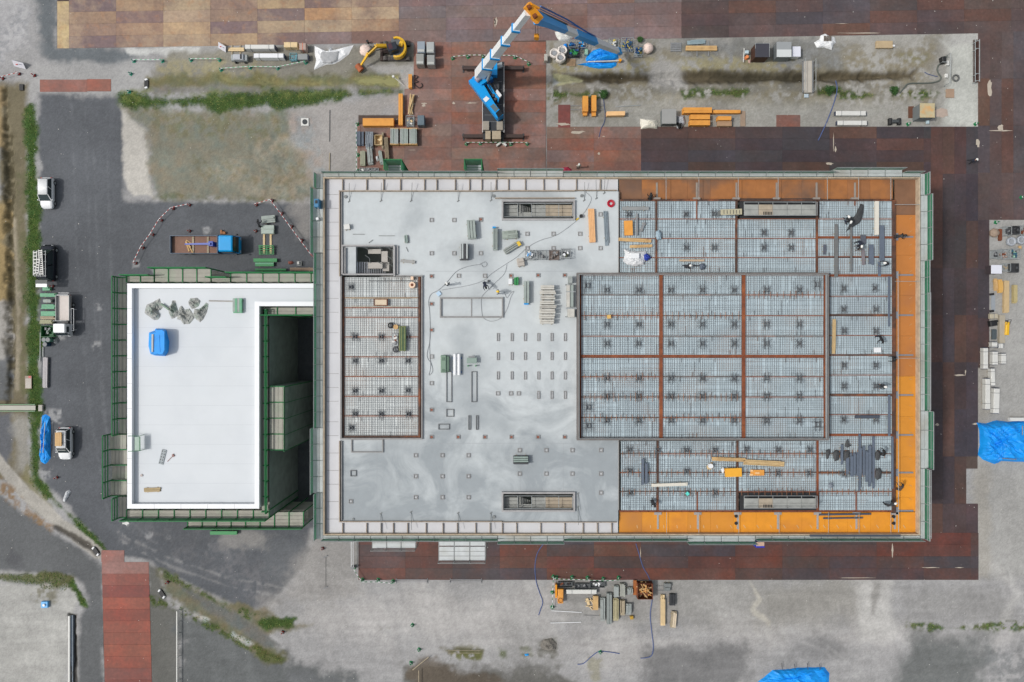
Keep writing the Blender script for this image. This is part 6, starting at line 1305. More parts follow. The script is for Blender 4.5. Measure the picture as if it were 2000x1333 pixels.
for k in range(9):mb=MB();mb.bx(0,.42-k*.14,.7,.05,.18,.19);lpart('text_line',mb,offw,o)
o=empty('blue_box',(*W(88,1181,.2)[:2],0),'small light blue box with a white valve on the pale lot at lower left','valve box');mb=MB();mb.bx(0,0,.85,.8,0,.35,0,.03);lpart('box',mb,mat('light_blue_box',(96,170,226),.5,.06,2),o);mb=MB();mb.cyl(0,0,.35,.5,.16,12);lpart('valve',mb,white,o)
o=empty('retaining_wall',(*W(136,1300,0)[:2],-.8),'low white topped retaining wall beside its painted shadow strip at lower left','wall');mb=MB();p,q=W(133,1203,0),W(136,1420,0);mb.box(-.12,.1,q[1]-o.location.y,p[1]-o.location.y,0,.95);lpart('coping',mb,offw,o);mb=MB();mb.box(.1,.35,q[1]-o.location.y,p[1]-o.location.y,0,.7);lpart('wall_face',mb,mat('wall_blue',(140,150,160),.7,.1,1),o)
o=empty('low_fence',(*W(350,1300,0)[:2],0),'thin white rail fence running down from the verge at lower left','fence');mb=MB();p,q=W(350,1195,.7),W(350,1420,.7);mb.box(-.06,.06,q[1]-o.location.y,p[1]-o.location.y,.55,.65);lpart('rail',mb,offw,o)
for k in range(10):mb=MB();y=p[1]-o.location.y-k*1.5;mb.box(-.04,.04,y-.04,y+.04,0,.55);lpart('post',mb,offw,o)
for(x,y),l_ in(((187,1077),'white ended culvert where the lower verge meets the track'),((316,1160),'white ended culvert right of the rusty track'),((286,164),'white ended culvert at the head of the green verge'),((42,171),'dark culvert mouth at the north west corner')):
 c=W(x,y,.1);o=empty('culvert',(c[0],c[1],0),l_,'culvert','culvert heads',35 if y>1000 else 0);mb=MB();mb.bx(0,0,.5,.8,-.2,.16);lpart('mouth',mb,black,o)
 if x!=42:
  for s_ in(-1,1):mb=MB();mb.bx(0,s_*.52,.36,.22,-.1,.24,20,.03);lpart('head_stone',mb,white,o)
stack('green_beam_stack',410,1038,463,1045,.5,green,'bright green beam lying on the asphalt south of the small building','beam stack',GN,n=1,axis='x',jit=.03)
# ---------------------------------------------------------------- north-east storage strip
for x,y,h,l_ in((1083,104,.75,'open white bulk bag at the left of the group under the jib'),(1098.5,98.5,.9,'open white bulk bag at the top of the group under the jib'),(1095,113,1.1,'open white bulk bag at the bottom of the group under the jib')):bag(x,y,.6,h,mat('bag_white',(218,212,206),.7,.06,2),l_)
heap('sheet_pile',[(1083,61),(1095,62),(1100,66),(1112,64),(1120,72),(1113,79),(1092,79),(1086,70)],.5,offw,'crumpled white sheets on the plates under the blue jib','sheet pile');heap('tarpaulin',[(1101,86),(1107,85),(1109,94),(1106,97),(1100,91)],.5,blue,'small blue sheet between the bulk bags and the blue cage','tarpaulin','blue tarpaulins')
nb=mat('navy_fit',(28,74,128),.6,.2,3);yb=mat('pale_yellow_fit',(190,172,84),.6,.15,3)
cage(1110,78,1126,92,1.0,'pallet cage of dark blue fittings left of the jib','pallet cages under the jib',(16,[nb,nb,cblue],'box'));cage(1129,77,1145,93,1.0,'pallet cage of blue clamps directly under the jib','pallet cages under the jib',(16,[nb,offw,cblue],'box'))
cage(1110,93,1133,108,1.0,'wide cage full of green fittings in front of the blue cage','pallet cages under the jib',(26,[green,mat('green_fit',(44,124,70),.6,.15,3),nb],'box'),fm=darkst);pack('small_cabinet',1142,95,1149,107,.6,mat('mint',(140,178,160),.5,.08,2),'small mint green cabinet between the green cage and the blue tarpaulin','cabinet',None,cap=False,straps=0)
pallet(1107,115,1124,129,mat('pallet_brown',(158,132,104),.8,.15,2),'brown wooden pallet below the green cage',rz=-4)
heap('tarpaulin',[(1144,113),(1150,104),(1160,96),(1175,93),(1192,96),(1208,105),(1209,112),(1200,117),(1180,119),(1160,122),(1146,118)],.8,blue,'rounded blue tarpaulin under the white end of the jib','tarpaulin','blue tarpaulins',flat=.5,rough=.4);heap('tarpaulin',[(1127,126),(1150,121),(1175,123),(1205,122),(1204,128),(1195,133),(1170,134),(1152,131),(1140,127)],.35,blue,'low flat blue tarpaulin below the rounded one','tarpaulin','blue tarpaulins',flat=.5,rough=.5)
pole((1148,121),(1210,119),.08,offw,'pale pipe lying between the two blue tarpaulins',za=.45,group='tarp pipes');mb=MB();c=W(1211,118,.5);mb.cyl(c[0],c[1],.0,.6,.2,12);single('gas_bottle',mb,yor,(c[0],c[1],0),'small orange canister below the jib tip','canister')
pack('small_cabinet',1063,105,1070,119,.9,mat('cab_pale',(176,174,166),.6,.1,2),'pale grey cabinet at the very left edge of the storage strip','cabinet',None,cap=False,straps=0)
cage(1190,75,1208,92,.9,'pallet cage of yellow fittings right of the jib','pallet cages right of the jib',(14,[yb,offw,galv],'box'));cage(1214,74,1238,96,1.1,'large cage heaped with dark blue tubes','pallet cages right of the jib',(30,[nb,nb,mat('teal_fit',(44,90,110),.6,.2,3),yb],'stick'));cage(1240,89,1256,107,1.0,'cage of mixed yellow and blue clamps beside the pink bag','pallet cages right of the jib',(18,[yb,nb,mat('teal_fit',(44,90,110))],'box'))
bag(1266,94,.62,.8,mat('pink_bag',(222,202,192)),'pinkish closed bulk bag right of the blue cages',open_=False);shrub(1249,80,.35,'small dark bush behind the yellow and blue cage')
pallet(1310,83,1331,101,gray,'grey slatted pallet right of the pink bag',n=5);stack('pipe_bundle',1344,78,1379,86,.3,mat('aqua_grey',(138,156,162),.5,.12,2),'bluish pipe bundle behind the pale boards','pipe bundle',None,n=4,axis='x',jit=.4,rz=4);stack('timber_stack',1340,89.5,1401,99,.35,wood,'long pale board stack on two steel bearers','timber',None,n=2,axis='x',jit=.04)
for x in(1361.5,1384):mb=MB();p,q=W(x,80,.1),W(x,110,.1);mb.box(p[0]-.07,p[0]+.07,q[1],p[1],0,.09);single('steel_bearer',mb,gray,(p[0],p[1],0),f'steel bearer under the long pale boards, {"left" if x < 1370 else "right"} one','bearer','bearers')
def hut(x0,y0,x1,y1,h,wall,roof,label,extra=None):
 cx,cy,w,d=rect(x0,y0,x1,y1,h);o=empty('site_locker',(cx,cy,0),label,'locker','steel lockers on the storage strip');mb=MB();mb.box(-w/2+.04,w/2-.04,-d/2+.04,d/2-.04,.06,h-.05);lpart('wall',mb,wall,o);mb=MB();mb.bx(0,0,w,d,h-.05,h,0,.015);lpart('roof',mb,roof,o)
 mb=MB();mb.box(-.4,.4,-d/2+.01,-d/2+.04,.1,h-.25);lpart('door',mb,wall,o)
 for a in(-1,1):mb=MB();mb.box(a*w*.4-.06,a*w*.4+.06,-d/2,d/2,0,.06);lpart('skid',mb,darkst,o)
 if extra:extra(o,w,d,h)
 return o
def rim(o,w,d,h):
 mb=MB();mb.box(w/2-.04,w/2,-d/2,d/2,h,h+.05);mb.box(-w/2,w/2-.04,d/2-.04,d/2,h,h+.05);mb.box(-w/2,-w/2+.04,d/2-.7,d/2-.04,h,h+.05);lpart('roof_rim',mb,galv,o)
hut(1475,85,1503,112,1.75,mat('locker_brown',(70,46,36),.7,.2,2),mat('locker_slate',(62,62,70),.5,.1,1),'dark slate roofed locker, left of the pair near the footbridge',rim)
def half(o,w,d,h):mb=MB();mb.bx(0,-d*.25,w*.98,d*.48,h+.002,h+.03,0,.005);lpart('pale_lid',mb,mat('lid_pale',(200,204,204),.4,.05,1),o)
hut(1517,82,1546,112,1.5,mat('locker_grey',(112,118,120),.6,.1,2),mat('locker_roof_grey',(146,150,152),.5,.06,1),'grey locker with a pale front half beside the dark one',half);hut(1547,91,1564,111,.9,offw,mat('lid_white',(216,218,228),.4,.03,1),'low white locker attached at the right of the grey one')
pole((1453.5,95),(1452,122),.06,offw,'pale upright board left of the dark locker',za=.4);pack('water_tank',1456,98,1463.5,105,.6,mat('tank_ice',(178,198,206),.4,.05,2),'small ice blue tank beside the dark locker','tank',None,cap=False,straps=0);mb=MB();c=W(1459.5,111,.5);mb.cyl(c[0],c[1],0,.5,.24,14,.2);single('bucket',mb,mat('bucket_orange',(226,138,84)),(c[0],c[1],0),'orange bucket below the small ice blue tank','bucket');heap('rag_pile',[(1461,117),(1466,117),(1466,124),(1462,123)],.2,mat('rag_pale',(190,160,150)),'small pale rag heap below the orange bucket','rag pile')
heap('tarpaulin',[(1591,82),(1602,76),(1604,68),(1612,65),(1622,70),(1632,72),(1634,82),(1629,87),(1626,97),(1612,92),(1597,92)],.5,white,'crumpled white tarpaulin straddling the road edge above the footbridge','tarpaulin',flat=.4,rough=.5);pallet(1610,70,1624,80,mat('pallet_dark',(104,96,88),.8,.15,2),'small dark pallet lying on the crumpled white tarpaulin',z0=.5,n=4)
o=empty('footbridge',(*W(1578,150,.4)[:2],0),'grey steel footbridge with rails across the ditch','footbridge');cx,cy,w,d=rect(1571,119,1587,181,.4);mb=MB();mb.box(-w/2,w/2,-d/2,d/2,.3,.38);lpart('deck',mb,mat('bridge_pale',(178,172,162),.7,.1,1.5),o)
for s_ in(-1,1):
 mb=MB();mb.box(s_*(w/2+.1)-.05,s_*(w/2+.1)+.05,-d/2,d/2,.2,.45);lpart('edge_beam',mb,gray,o);mb=MB();mb.tube([(s_*(w/2+.15),-d/2,1.2),(s_*(w/2+.15),d/2,1.2)],.035,5);lpart('hand_rail',mb,galv,o)
 for k in range(4):y=-d/2+.1+k*(d-.2)/3;mb=MB();mb.tube([(s_*(w/2+.15),y,.3),(s_*(w/2+.15),y,1.2)],.03,5);lpart('rail_post',mb,galv,o)
pack('step_block',1571,183,1580,191,.25,mat('step_blue',(176,190,200),.5,.08,2),'pale blue step block at the lower end of the footbridge','step',None,cap=False,straps=0)
stack('plywood_stack',1712,80,1744,94,.4,mat('ply_faded',(176,156,124),.8,.12,1.5),'faded plywood stack alone right of the white tarpaulin','plywood stack',None,n=1,axis='x',jit=.02);pack('small_box',1743,87,1749,91.5,.3,white,'little white box at the end of the faded plywood','box',None,cap=False,straps=0)
hose([(1757,182),(1766,172),(1772,165),(1782,163),(1800,163),(1820,162),(1834,158),(1838,152),(1832,142),(1831,132),(1838,122),(1846,116),(1850,108)],.09,mat('hose_grey',(88,94,88),.6,.1,3),'thick dark hose winding from the ditch up to the pump',z=.12)
hose([(1806,141),(1810,144),(1822,148),(1831,150)],.05,mat('hose_blue',(70,84,120)),'short blue hose with a coil by the pale scraps',group='blue hoses')
g=W(1845,116,.8);o=empty('water_pump',(g[0],g[1],0),'black pump frame at the top of the dark hose','pump');mb=MB();mb.bx(0,0,.5,.8,.1,.8,10,.08);lpart('motor',mb,black,o);mb=MB();mb.tube([(.35,.5,0),(.35,.5,1.5),(.35,-3.2,1.3),(.35,-3.2,0)],.05,6);mb.tube([(-.35,-.4,0),(-.35,-.4,.9),(.35,-.4,.9)],.04,6);lpart('pipe_frame',mb,galv,o);mb=MB();mb.bx(.7,-.3,.35,.6,0,.4,0,.03);mb.bx(.6,-1.9,.35,.5,0,.3,0,.03);lpart('control_box',mb,offw,o)
c=W(1867,152.5,.2);mb=MB()
for k in range(3):mb.tube([(c[0]+math.cos(t*.42)*(.38+.04*(k%2)),c[1]+math.sin(t*.42)*(.38+.04*(k%2)),.08+k*.1)for t in range(15)],.06,6,close=True)
single('hose_coil',mb,mat('coil_grey',(96,98,98),.6,.1,3),(c[0],c[1],0),'round coil of grey hose on the pale concrete pad','hose coil')
stack('plywood_stack',1848,174,1864,191,.15,mat('ply_brown',(156,132,112),.8,.12,1.5),'small brown plywood square below the hose coil','plywood stack',None,n=1,layers=2,jit=.02)
hut(1797,202,1826,230,1.75,mat('locker_grey',(112,118,120)),mat('rusty_lid',(182,170,136),.6,.1,1.2,second=(206,150,84),amt=.7,sc2=1.1),'locker with a rust stained cream roof at the lower right of the strip');stack('floor_mat',1774,208,1785,231,.08,mat('mat_brown',(96,62,46),.8,.15,2),'dark brown mat against the left of the rust stained locker','mat',None,n=1,layers=2,jit=.01);heap('rag_pile',[(1826,216),(1838,211),(1850,214),(1852,226),(1842,230),(1828,228)],.06,mat('pink_dust',(172,156,144),.9,.1,2),'spilled pinkish powder right of the rust stained locker','powder spill',rough=.3)
pack('small_box',1810,233,1816,242,.4,mat('tank_ice',(178,198,206)),'small ice blue box below the rust stained locker','box',None,cap=False,straps=0)
o=empty('gate_rail',(*W(1908,118,.9)[:2],0),'double steel rail gate at the right end of the storage strip','gate')
for dx in(-.28,0,.28)[::2]:mb=MB();p,q=W(1908,77,1.0),W(1908,160,1.0);mb.tube([(dx,p[1]-o.location.y,1.0),(dx,q[1]-o.location.y,1.0)],.05,6);lpart('rail',mb,galv,o)
for y in(80,95,144,158):mb=MB();p=W(1908,y,1.0)[1]-o.location.y;mb.tube([(-.28,p,1.0),(.28,p,1.0)],.04,6);mb.tube([(0,p,0),(0,p,1.0)],.04,6);lpart('crossbar',mb,galv,o)
for p,l_ in(((1776,241.5),'green cone left of the rust stained locker'),((1908,241.5),'green cone at the lower right corner of the storage strip'),((1948,434),'green cone at the top of the east storage area'),((1998,385),'green cone at the right edge of the picture'),((805,1223),'green cone alone on the pale earth below the building'),((818,1271),'green cone at the top of the pipe barrier at the bottom'),((802,1297),'green cone at the left of the pipe barrier at the bottom'),((1173,1276),'green cone where the blue hoses meet at the bottom'),((691,1110),'green cone at the corner of the rusty plates')):cone(*p,cgrn,l_,'single green cones')
pack('wrapped_pack',1633,216.5,1692,226,.6,offw,'long white wrapped pack, upper of the two at the lower edge of the strip','wrapped pack',GW);pack('wrapped_pack',1636,235.5,1694,245,.6,offw,'long white wrapped pack, lower of the two at the lower edge of the strip','wrapped pack',GW)
g=W(1749,237,.5);o=empty('plate_compactor',(g[0],g[1],0),'black twin wheeled compactor right of the two white packs','compactor');mb=MB();mb.bx(0,0,.9,.4,.3,.6,0,.05);lpart('engine',mb,mat('machine_dark',(66,70,72),.6,.15,2),o)
for s_ in(-1,1):mb=MB();mb.bx(s_*.58,0,.34,.85,.0,.55,0,.1);lpart('roller',mb,black,o)
opack(1138,187,1149,218,1.0,'tall orange formwork stack, left of the upright pair near the crane',n=1);opack(1155.5,186,1165,218,1.0,'tall orange formwork stack, right of the upright pair near the crane',n=1);opack(1138.5,219,1147,226,.5,'short orange block at the foot of the left upright stack',n=1);opack(1156,219,1164,227,.5,'short orange block at the foot of the right upright stack',n=1)
for y in(207,214.5):pole((1114,y),(1178,y),.05,gray,'steel pipe bearer under the upright orange pair, %s one'%('upper' if y<210 else 'lower'),group='bearers')
stack('timber_stack',1185,217.5,1221,226,.8,mat('peach_ply',(228,184,132),.7,.1,2),'short peach coloured plywood stack below the steel prop','timber',None,n=1,axis='x',jit=.05,rz=1)
pole((1202,209),(1251,206),.05,galv,'thin steel prop lying with its base plate among the north strip goods','steel_prop',cat='prop')
heap('tarpaulin',[(1251,231),(1268,233),(1284,234),(1287,242),(1284,251),(1268,250),(1252,252)],.6,mat('cream_tarp',(216,212,200),.6,.05,1.5),'cream tarpaulin bundle left of the flat grey locker','tarpaulin',flat=.3)
hut(1293,213,1321,242,1.2,mat('locker_grey',(112,118,120)),mat('locker_flat',(152,152,150),.5,.06,1),'plain flat grey locker between the cream bundle and the orange stacks');heap('tarpaulin',[(1322,226),(1336,224),(1340,240),(1330,252),(1322,250)],.5,mat('silver_tarp',(176,178,184),.4,.08,1.5),'silver sheet heap right of the flat grey locker','tarpaulin');heap('black_bags',[(1321,239),(1327,241),(1332,240),(1331,250),(1327,252),(1324,246)],.5,black,'black bags on the silver sheet','bags',z0=.3)
opack(1335,210,1391,221,1.0,'long orange formwork stack at the top left of the orange group',n=2,axis='x');opack(1391.5,215,1447,221.5,.6,'narrow orange formwork stack reaching right from the orange group',n=1,axis='x');opack(1348,224,1387,233.5,.8,'orange formwork stack in the middle of the orange group',n=1,axis='x');opack(1347,235,1387,245,.8,'orange formwork stack at the bottom of the orange group',n=1,axis='x');opack(1402,227,1429,235,.9,'short orange formwork stack above the brown box',n=1,axis='x');pack('brown_box',1401,236,1430,247,.5,mat('box_tan',(164,134,106),.8,.1,2),'brown topped box below the short orange stack','box',None,cap=False,straps=0)
stack('plank_stack',1446,217,1456,247,.1,mat('tan_plank',(150,130,112)),'single tan sheet standing right of the orange group','plank',None,n=1,layers=2,jit=.02)
hose([(1178,188),(1180,205),(1182,225),(1180,240),(1174,252),(1170,268)],.05,mat('hose_blue',(70,84,120)),'blue hose from the bank down past the peach plywood',group='blue hoses');hose([(1632,158),(1635,172),(1632,190),(1624,215),(1612,245),(1598,275)],.06,mat('hose_blue2',(74,92,138)),'blue hose from the ditch down over the dark plates',group='blue hoses')
# ---------------------------------------------------------------- east storage area
GE='goods in the east storage area'
bag(1943,455,.55,.5,mat('tan_bag',(150,132,116),.8,.1,2),'tan bulk bag on the rusty plates at the top of the east area',GE,open_=False);stack('plank_stack',1951,447,1958,470,.3,brown,'rusty reddish plank beside the tan bulk bag','plank',GE,n=2)
cage(1963,443,1976,460,.8,'grey mesh cage at the top of the east area',GE,(10,[darkst,gray],'box'));cage(1978,442,1992,457,.9,'dark lined cage beside the grey one at the top of the east area',GE,(6,[darkst],'box'),wall=darkst,fm=gray);cage(1993,441,2006,458,.8,'rust coloured cage cut by the right edge',GE,(8,[brown,gray],'box'))
for x,y,l_ in((1976,472,'grey bulk bag left of two below the top cages'),(1996,469,'grey bulk bag right of two below the top cages')):bag(x,y,.55,.6,mat('bag_grey',(162,168,176),.7,.08,2),l_,GE)
cage(1940,489,1955,505,.8,'cage with dark tyres overlapping the plates',GE,(8,[gray,darkst,offw],'box'));cage(1956,487,1974,506,.8,'cage of brown and grey scrap in the middle row',GE,(16,[gray,brown,mat('pinkish',(168,148,138))],'box'));cage(1975,486,1993,506,.8,'cage of blue and green fittings in the middle row',GE,(18,[mat('teal_fit',(44,90,110)),mat('mint',(140,178,160)),darkst],'box'))
pack('small_box',1991,480,1996,487,.3,wood,'small orange box above the blue and green cage','box',GE,cap=False,straps=0)
hut(1936,518,1957,535,1.2,mat('locker_dark',(70,62,66),.6,.1,2),mat('lid_white',(216,218,228)),'white topped locker standing at the road edge')
cage(1959,515,1974,530,.7,'grey cage of rods right of the white topped locker',GE,(8,[gray,woodg],'stick'));cage(1975,515,1990,532,.7,'dark steel tub right of the cage of rods',GE,(3,[darkst],'box'),wall=darkst,fm=darkst,name='steel_tub',cat='tub')
GT='timber in the east storage area'
stack('timber_stack',1943,545,1950,566,.4,wood,'ragged short timber bundle below the white topped locker','timber',GT,n=4,jit=.5,rz=4);stack('timber_stack',1951,546,1960,572,.5,mat('yellow_timber',(206,164,92),.7,.12,2),'yellow timber bundle left of the long tan boards','timber',GT,n=4,jit=.3,rz=3);stack('timber_stack',1962,548,1972,611,.5,mat('tan_boards',(190,166,126),.75,.1,2),'long tan board stack in the middle of the east area','timber',GT,n=2,jit=.08);stack('timber_stack',1980,556,1988,592,.5,mat('olive_boards',(176,162,118),.75,.14,2),'two tone olive board bundle at the right of the long tan boards','timber',GT,n=4,jit=.15)
stack('glass_sheet',1936,577,1944,608,.1,mat('sheet_bluegrey',(146,152,158),.4,.06,1.5),'bluish sheet with black weights at both ends','sheet',GE,n=1,layers=2,jit=.02)
for y,l_ in((575,'black rubber weight at the upper end of the bluish sheet'),(608,'black rubber weight at the lower end of the bluish sheet')):c=W(1939,y,.3);mb=MB();mb.bx(c[0],c[1],.45,.28,.0,.3,8,.05);single('rubber_weight',mb,black,(c[0],c[1],0),l_,'weight','rubber weights')
pack('small_box',1934,613,1950,623,.5,mat('box_cream',(176,168,148),.7,.08,2),'cream box below the bluish sheet','box',GE,cap=False,straps=1);g=W(1942,632,.6);mb=MB();mb.bx(g[0],g[1],.9,.7,0,.6,10,.1);mb.bx(g[0]+.3,g[1]+.25,.3,.2,.6,.7,30);single('generator',mb,black,(g[0],g[1],0),'black generator below the cream box','generator');stack('plank_stack',1938,643,1947,664,.3,mat('dark_teal',(74,84,88),.6,.12,2),'dark slate plank bundle below the black generator','plank',GE,n=2)
stack('timber_stack',1952.5,615,1964,671,.5,mat('dusty_board',(166,158,142),.8,.12,2),'long dusty board stack left of the yellow machine','timber',GT,n=2,jit=.06);g=W(1970,642,.8);o=empty('plate_compactor',(g[0],g[1],0),'yellow compactor right of the dusty boards','compactor');mb=MB();mb.bx(0,0,.5,1.7,.15,.7,-3,.1);lpart('body',mb,yel,o);mb=MB();mb.bx(0,.9,.6,.3,.05,.4,0,.05);lpart('plate',mb,darkst,o);mb=MB();mb.tube([(-.2,.5,.7),(-.2,1.1,1.0),(.2,1.1,1.0),(.2,.5,.7)],.03,6);lpart('handle',mb,black,o)
for i,(x0,y0,x1,y1,l_)in enumerate(((1938,668,1949,679,'small square white pack at the top of the east pack group'),(1951,671,1961.5,681,'small white pack right of the topmost one'),(1921,680,1931,721,'long upright white pack at the left edge of the group'),(1939,687,1950,713,'medium white pack right of the long left one'),(1956,691,1966,711,'white pack with grey bands at the right of the group'),(1936,720,1944.5,754,'slender slightly tilted white pack in the middle of the group'),(1925,740,1935,800,'longest white pack at the lower left of the group'),(1941,759,1953,808,'long white pack at the lower right of the group'))):
 pack('wrapped_pack',x0,y0,x1,y1,.75,offw,l_,'wrapped pack','white packs in the east area',rz=2 if i==5 else(-1.5 if i==7 else 0))
heap('tarpaulin',[(1911,826),(1930,828),(1950,822),(1975,825),(2030,820),(2030,905),(1960,902),(1947,908),(1925,900),(1914,890),(1918,870),(1917,840)],1.1,blue,'large blue tarpaulin at the right edge of the picture','tarpaulin','blue tarpaulins',flat=.75,rough=.35,rings=12,per=90);stack('plank_stack',1973,816,2015,823,.5,offw,'white board sticking out above the large blue tarpaulin','board',GE,n=1,axis='x',jit=.02)
pole((1952,895),(1985,898),.05,gray,'grey pipe along the lower edge of the large blue tarpaulin',za=1.15,group='tarp pipes');pole((1997,832),(1997,850),.06,gray,'short grey pipe at the right of the large blue tarpaulin',za=1.2,group='tarp pipes')
# ---------------------------------------------------------------- south yard
CP=[(1081,1128),(1087,1129),(1118,1129),(1148,1130),(1179,1132),(1209,1130),(1079,1159),(1079,1188)]
for p,l_ in zip(CP,('at the top left corner of the south yard barrier','touching the corner cone of the south yard','above the dark tray','above the second dark tray','above the white filled tray','at the right end of the south yard barrier','halfway down the left side of the south yard','at the bottom left of the south yard')):cone(*p,cgrn,'green cone '+l_,GC)
for a,b,l_ in((0,2,'above the yellow machine'),(2,3,'above the dark trays'),(3,4,'above the white filled tray'),(4,5,'at the right end of the south yard'),(0,6,'on the upper left side of the south yard'),(6,7,'on the lower left side of the south yard')):bar((CP[a][0],CP[a][1]+(3 if a!=0 or b==2 else 0)),(CP[b][0],CP[b][1]+(3 if b<6 else 0)),cgrn,'dashed bar '+l_,GC)
CP=[(691,1110),(707,1134),(738,1134),(767,1137)]
for i,p in enumerate(CP[1:]):cone(*p,cgrn,'green cone %s of the row at the lower edge of the rusty plates'%('first','second','third')[i],GC)
for i in range(3):bar((CP[i][0],CP[i][1]+3),(CP[i+1][0],CP[i+1][1]+3),cgrn,'dashed bar %s beside the rusty plates at lower left'%('slanting','level','rightmost')[i],GC)
for i,(x0,y0,x1,y1,ct,l_)in enumerate(((1090,1138,1118,1147.5,(10,[darkst,brown],'box'),'dark tray of scrap, left of three in the south yard'),(1123,1141,1152,1151,(12,[darkst,gray],'box'),'dark tray of clamps, middle of three in the south yard'),(1153,1138,1181,1148,(8,[offw,white],'box'),'grey tray of white pieces, right of three in the south yard'))):cage(x0,y0,x1,y1,.45,l_,'steel trays in the south yard',ct,name='steel_tray',cat='tray',wall=mat('tray_steel',(84,88,90),.5,.12,2))
pack('wrapped_pack',1106,1152,1166,1161,.6,offw,'long white wrapped pack below the three trays','wrapped pack',GW,straps=2)
g=W(1095,1165,.9);o=empty('generator',(g[0],g[1],0),'yellow orange generator with a round fan at the left of the south yard','generator');mb=MB();mb.bx(0,.35,.72,1.1,.1,.9,0,.04);lpart('housing',mb,plyo,o);mb=MB();mb.bx(0,-.6,.7,.75,.1,.8,0,.04);lpart('fan_housing',mb,plyo,o);mb=MB();mb.tube([(math.cos(t*.45)*.28,-.55+math.sin(t*.45)*.28,.82)for t in range(14)],.03,6,close=True);lpart('fan_ring',mb,brown,o);mb=MB();mb.bx(-.55,.55,.22,1.7,.0,.7,0,.02);lpart('side_panel',mb,yor,o)
GS2='board and pipe bundles in the south yard'
stack('plywood_stack',1158.5,1165,1168.5,1192,.6,wood,'short bright plywood stack left of the long grey bundles','plywood stack',GS2,n=1,jit=.02)
for i,(a,b)in enumerate((((1143,1175),(1158,1173)),((1146,1169),(1150,1182)),((1153,1169),(1158,1180)),((1144,1184),(1157,1185)),((1150,1184),(1157,1192)))):mb=MB();p,q=Vector(W(*a,.15)),Vector(W(*b,.15));mb.beam(p,q,.1 if i!=1 else.35,.08);single('loose_batten',mb,woodp,(p+q)/2,'loose batten left of the bright plywood, %s'%('uppermost','the wide one','steep one','lower level one','lowest slanting one')[i],'batten','loose battens in the south yard')
bl=((1173,1169,1182,1214,steelb,3,'long grey board bundle, first from the left'),(1185,1159,1195,1220,mat('mid_grey_boards',(134,140,138),.6,.12,2),2,'longest grey board bundle, second from the left'),(1199,1145,1209,1168,steelb,2,'short grey bundle above the mixed timber'),(1211,1141,1221,1167,mat('pale_grey_boards',(156,158,150),.6,.12,2),3,'short pale grey bundle at the top of the group'),(1226,1149,1236,1163,steelb,4,'very short grey bundle left of the brown plate'),(1198,1169,1208,1213,mat('mixed_timber',(168,160,128),.7,.18,2),5,'mixed greenish timber bundle in the centre'),(1212,1173,1221,1202,woodg,4,'pale brown timber bundle right of the centre'),(1223,1180,1233,1202,steelb,4,'short grey bundle at the lower right of the group'))
for x0,y0,x1,y1,m_,n_,l_ in bl:stack('board_bundle',x0,y0,x1,y1,.6,m_,l_+' in the south yard','board bundle',GS2,n=n_,jit=.25)
stack('rust_plate',1237,1134,1243.5,1163,.3,mat('rust_orange',(158,94,46),.7,.15,2),'rust orange steel plate left of the scrap bin','steel sheet',GS2,n=1,jit=.02,layers=2)
cage(1246,1141,1275,1171,1.2,'open rusty skip full of orange timber offcuts','skips',(60,[mat('scrap_orange',(206,148,82),.7,.12,2),wood,woodp,brown],'stick'),name='skip',cat='skip',wall=brown,fm=brown)
for i,(x0,y0,x1,y1,l_)in enumerate(((1298,1140,1311,1156,'small steel rack of pale rods right of the skip'),(1308,1161,1320,1184,'dark pipe rack below the small steel rack'))):stack('pipe_rack',x0,y0,x1,y1,.5,darkst if i else galvd,l_,'pipe rack','pipe racks',n=4 if i else 2,gap=.06,axis='y' if i else 'x')
stack('timber_stack',1291,1163,1299,1224,.5,woodp,'long pale timber bundle right of the blue hose','timber',GS2,n=4,jit=.6);stack('timber_stack',1311,1195,1321,1228,.5,mat('cream_timber',(206,190,166),.7,.1,2),'short pale timber bundle at the far right of the south yard','timber',GS2,n=3,jit=.4,rz=-5,m2=woodg)
for a,b,l_ in(((1077,1193),(1136,1196.5),'white pipe from the bottom left cone'),((1075,1217),(1135,1215.5),'white pipe lying below the other on the pale ground'),((1281,1145),(1300,1145),'thin rod left of the small rack, upper'),((1281,1153),(1300,1154),'thin rod left of the small rack, lower'),((1139,1202),(1173,1203),'thin rod left of the long grey bundle')):pole(a,b,.06 if a[0]<1100 else.03,white if a[0]<1100 else gray,l_,group='pipes in the south yard')
mb=MB();c=W(1234,1207,.3);mb.bx(c[0],c[1],.42,.42,0,.35,10,.03);single('small_box',mb,mat('box_mustard',(178,142,52)),(c[0],c[1],0),'small mustard box below the board bundles','box')
hb=mat('hose_blue3',(74,92,140),.5,.08,3)
hose([(1062,1062),(1050,1080),(1045,1105),(1047,1135),(1054,1158),(1060,1176),(1056,1190),(1052,1202)],.055,hb,'blue hose curving down from the south scaffold left of the yard',group='blue hoses');hose([(1242,1062),(1249,1085),(1256,1108),(1268,1130),(1274,1165),(1270,1200),(1273,1235),(1276,1262),(1273,1280),(1262,1285),(1251,1286)],.055,hb,'long blue hose running down past the rusty skip',group='blue hoses');hose([(1128,1298),(1140,1296),(1155,1283),(1170,1273),(1190,1274),(1210,1277)],.055,hb,'short blue hose by the green cone at the bottom',group='blue hoses')
o=empty('pipe_barrier',(*W(634,1120,.5)[:2],0),'grey pipe barrier with two feet on the pale earth at lower left','barrier');mb=MB();mb.tube([(0,-2,.05),(0,2,.05)],.03,5);lpart('rail',mb,mat('dust_grey',(140,138,136)),o)
for y in(-2,2):mb=MB();mb.bx(0,y,.6,.12,0,.1,30);lpart('foot',mb,gray,o)
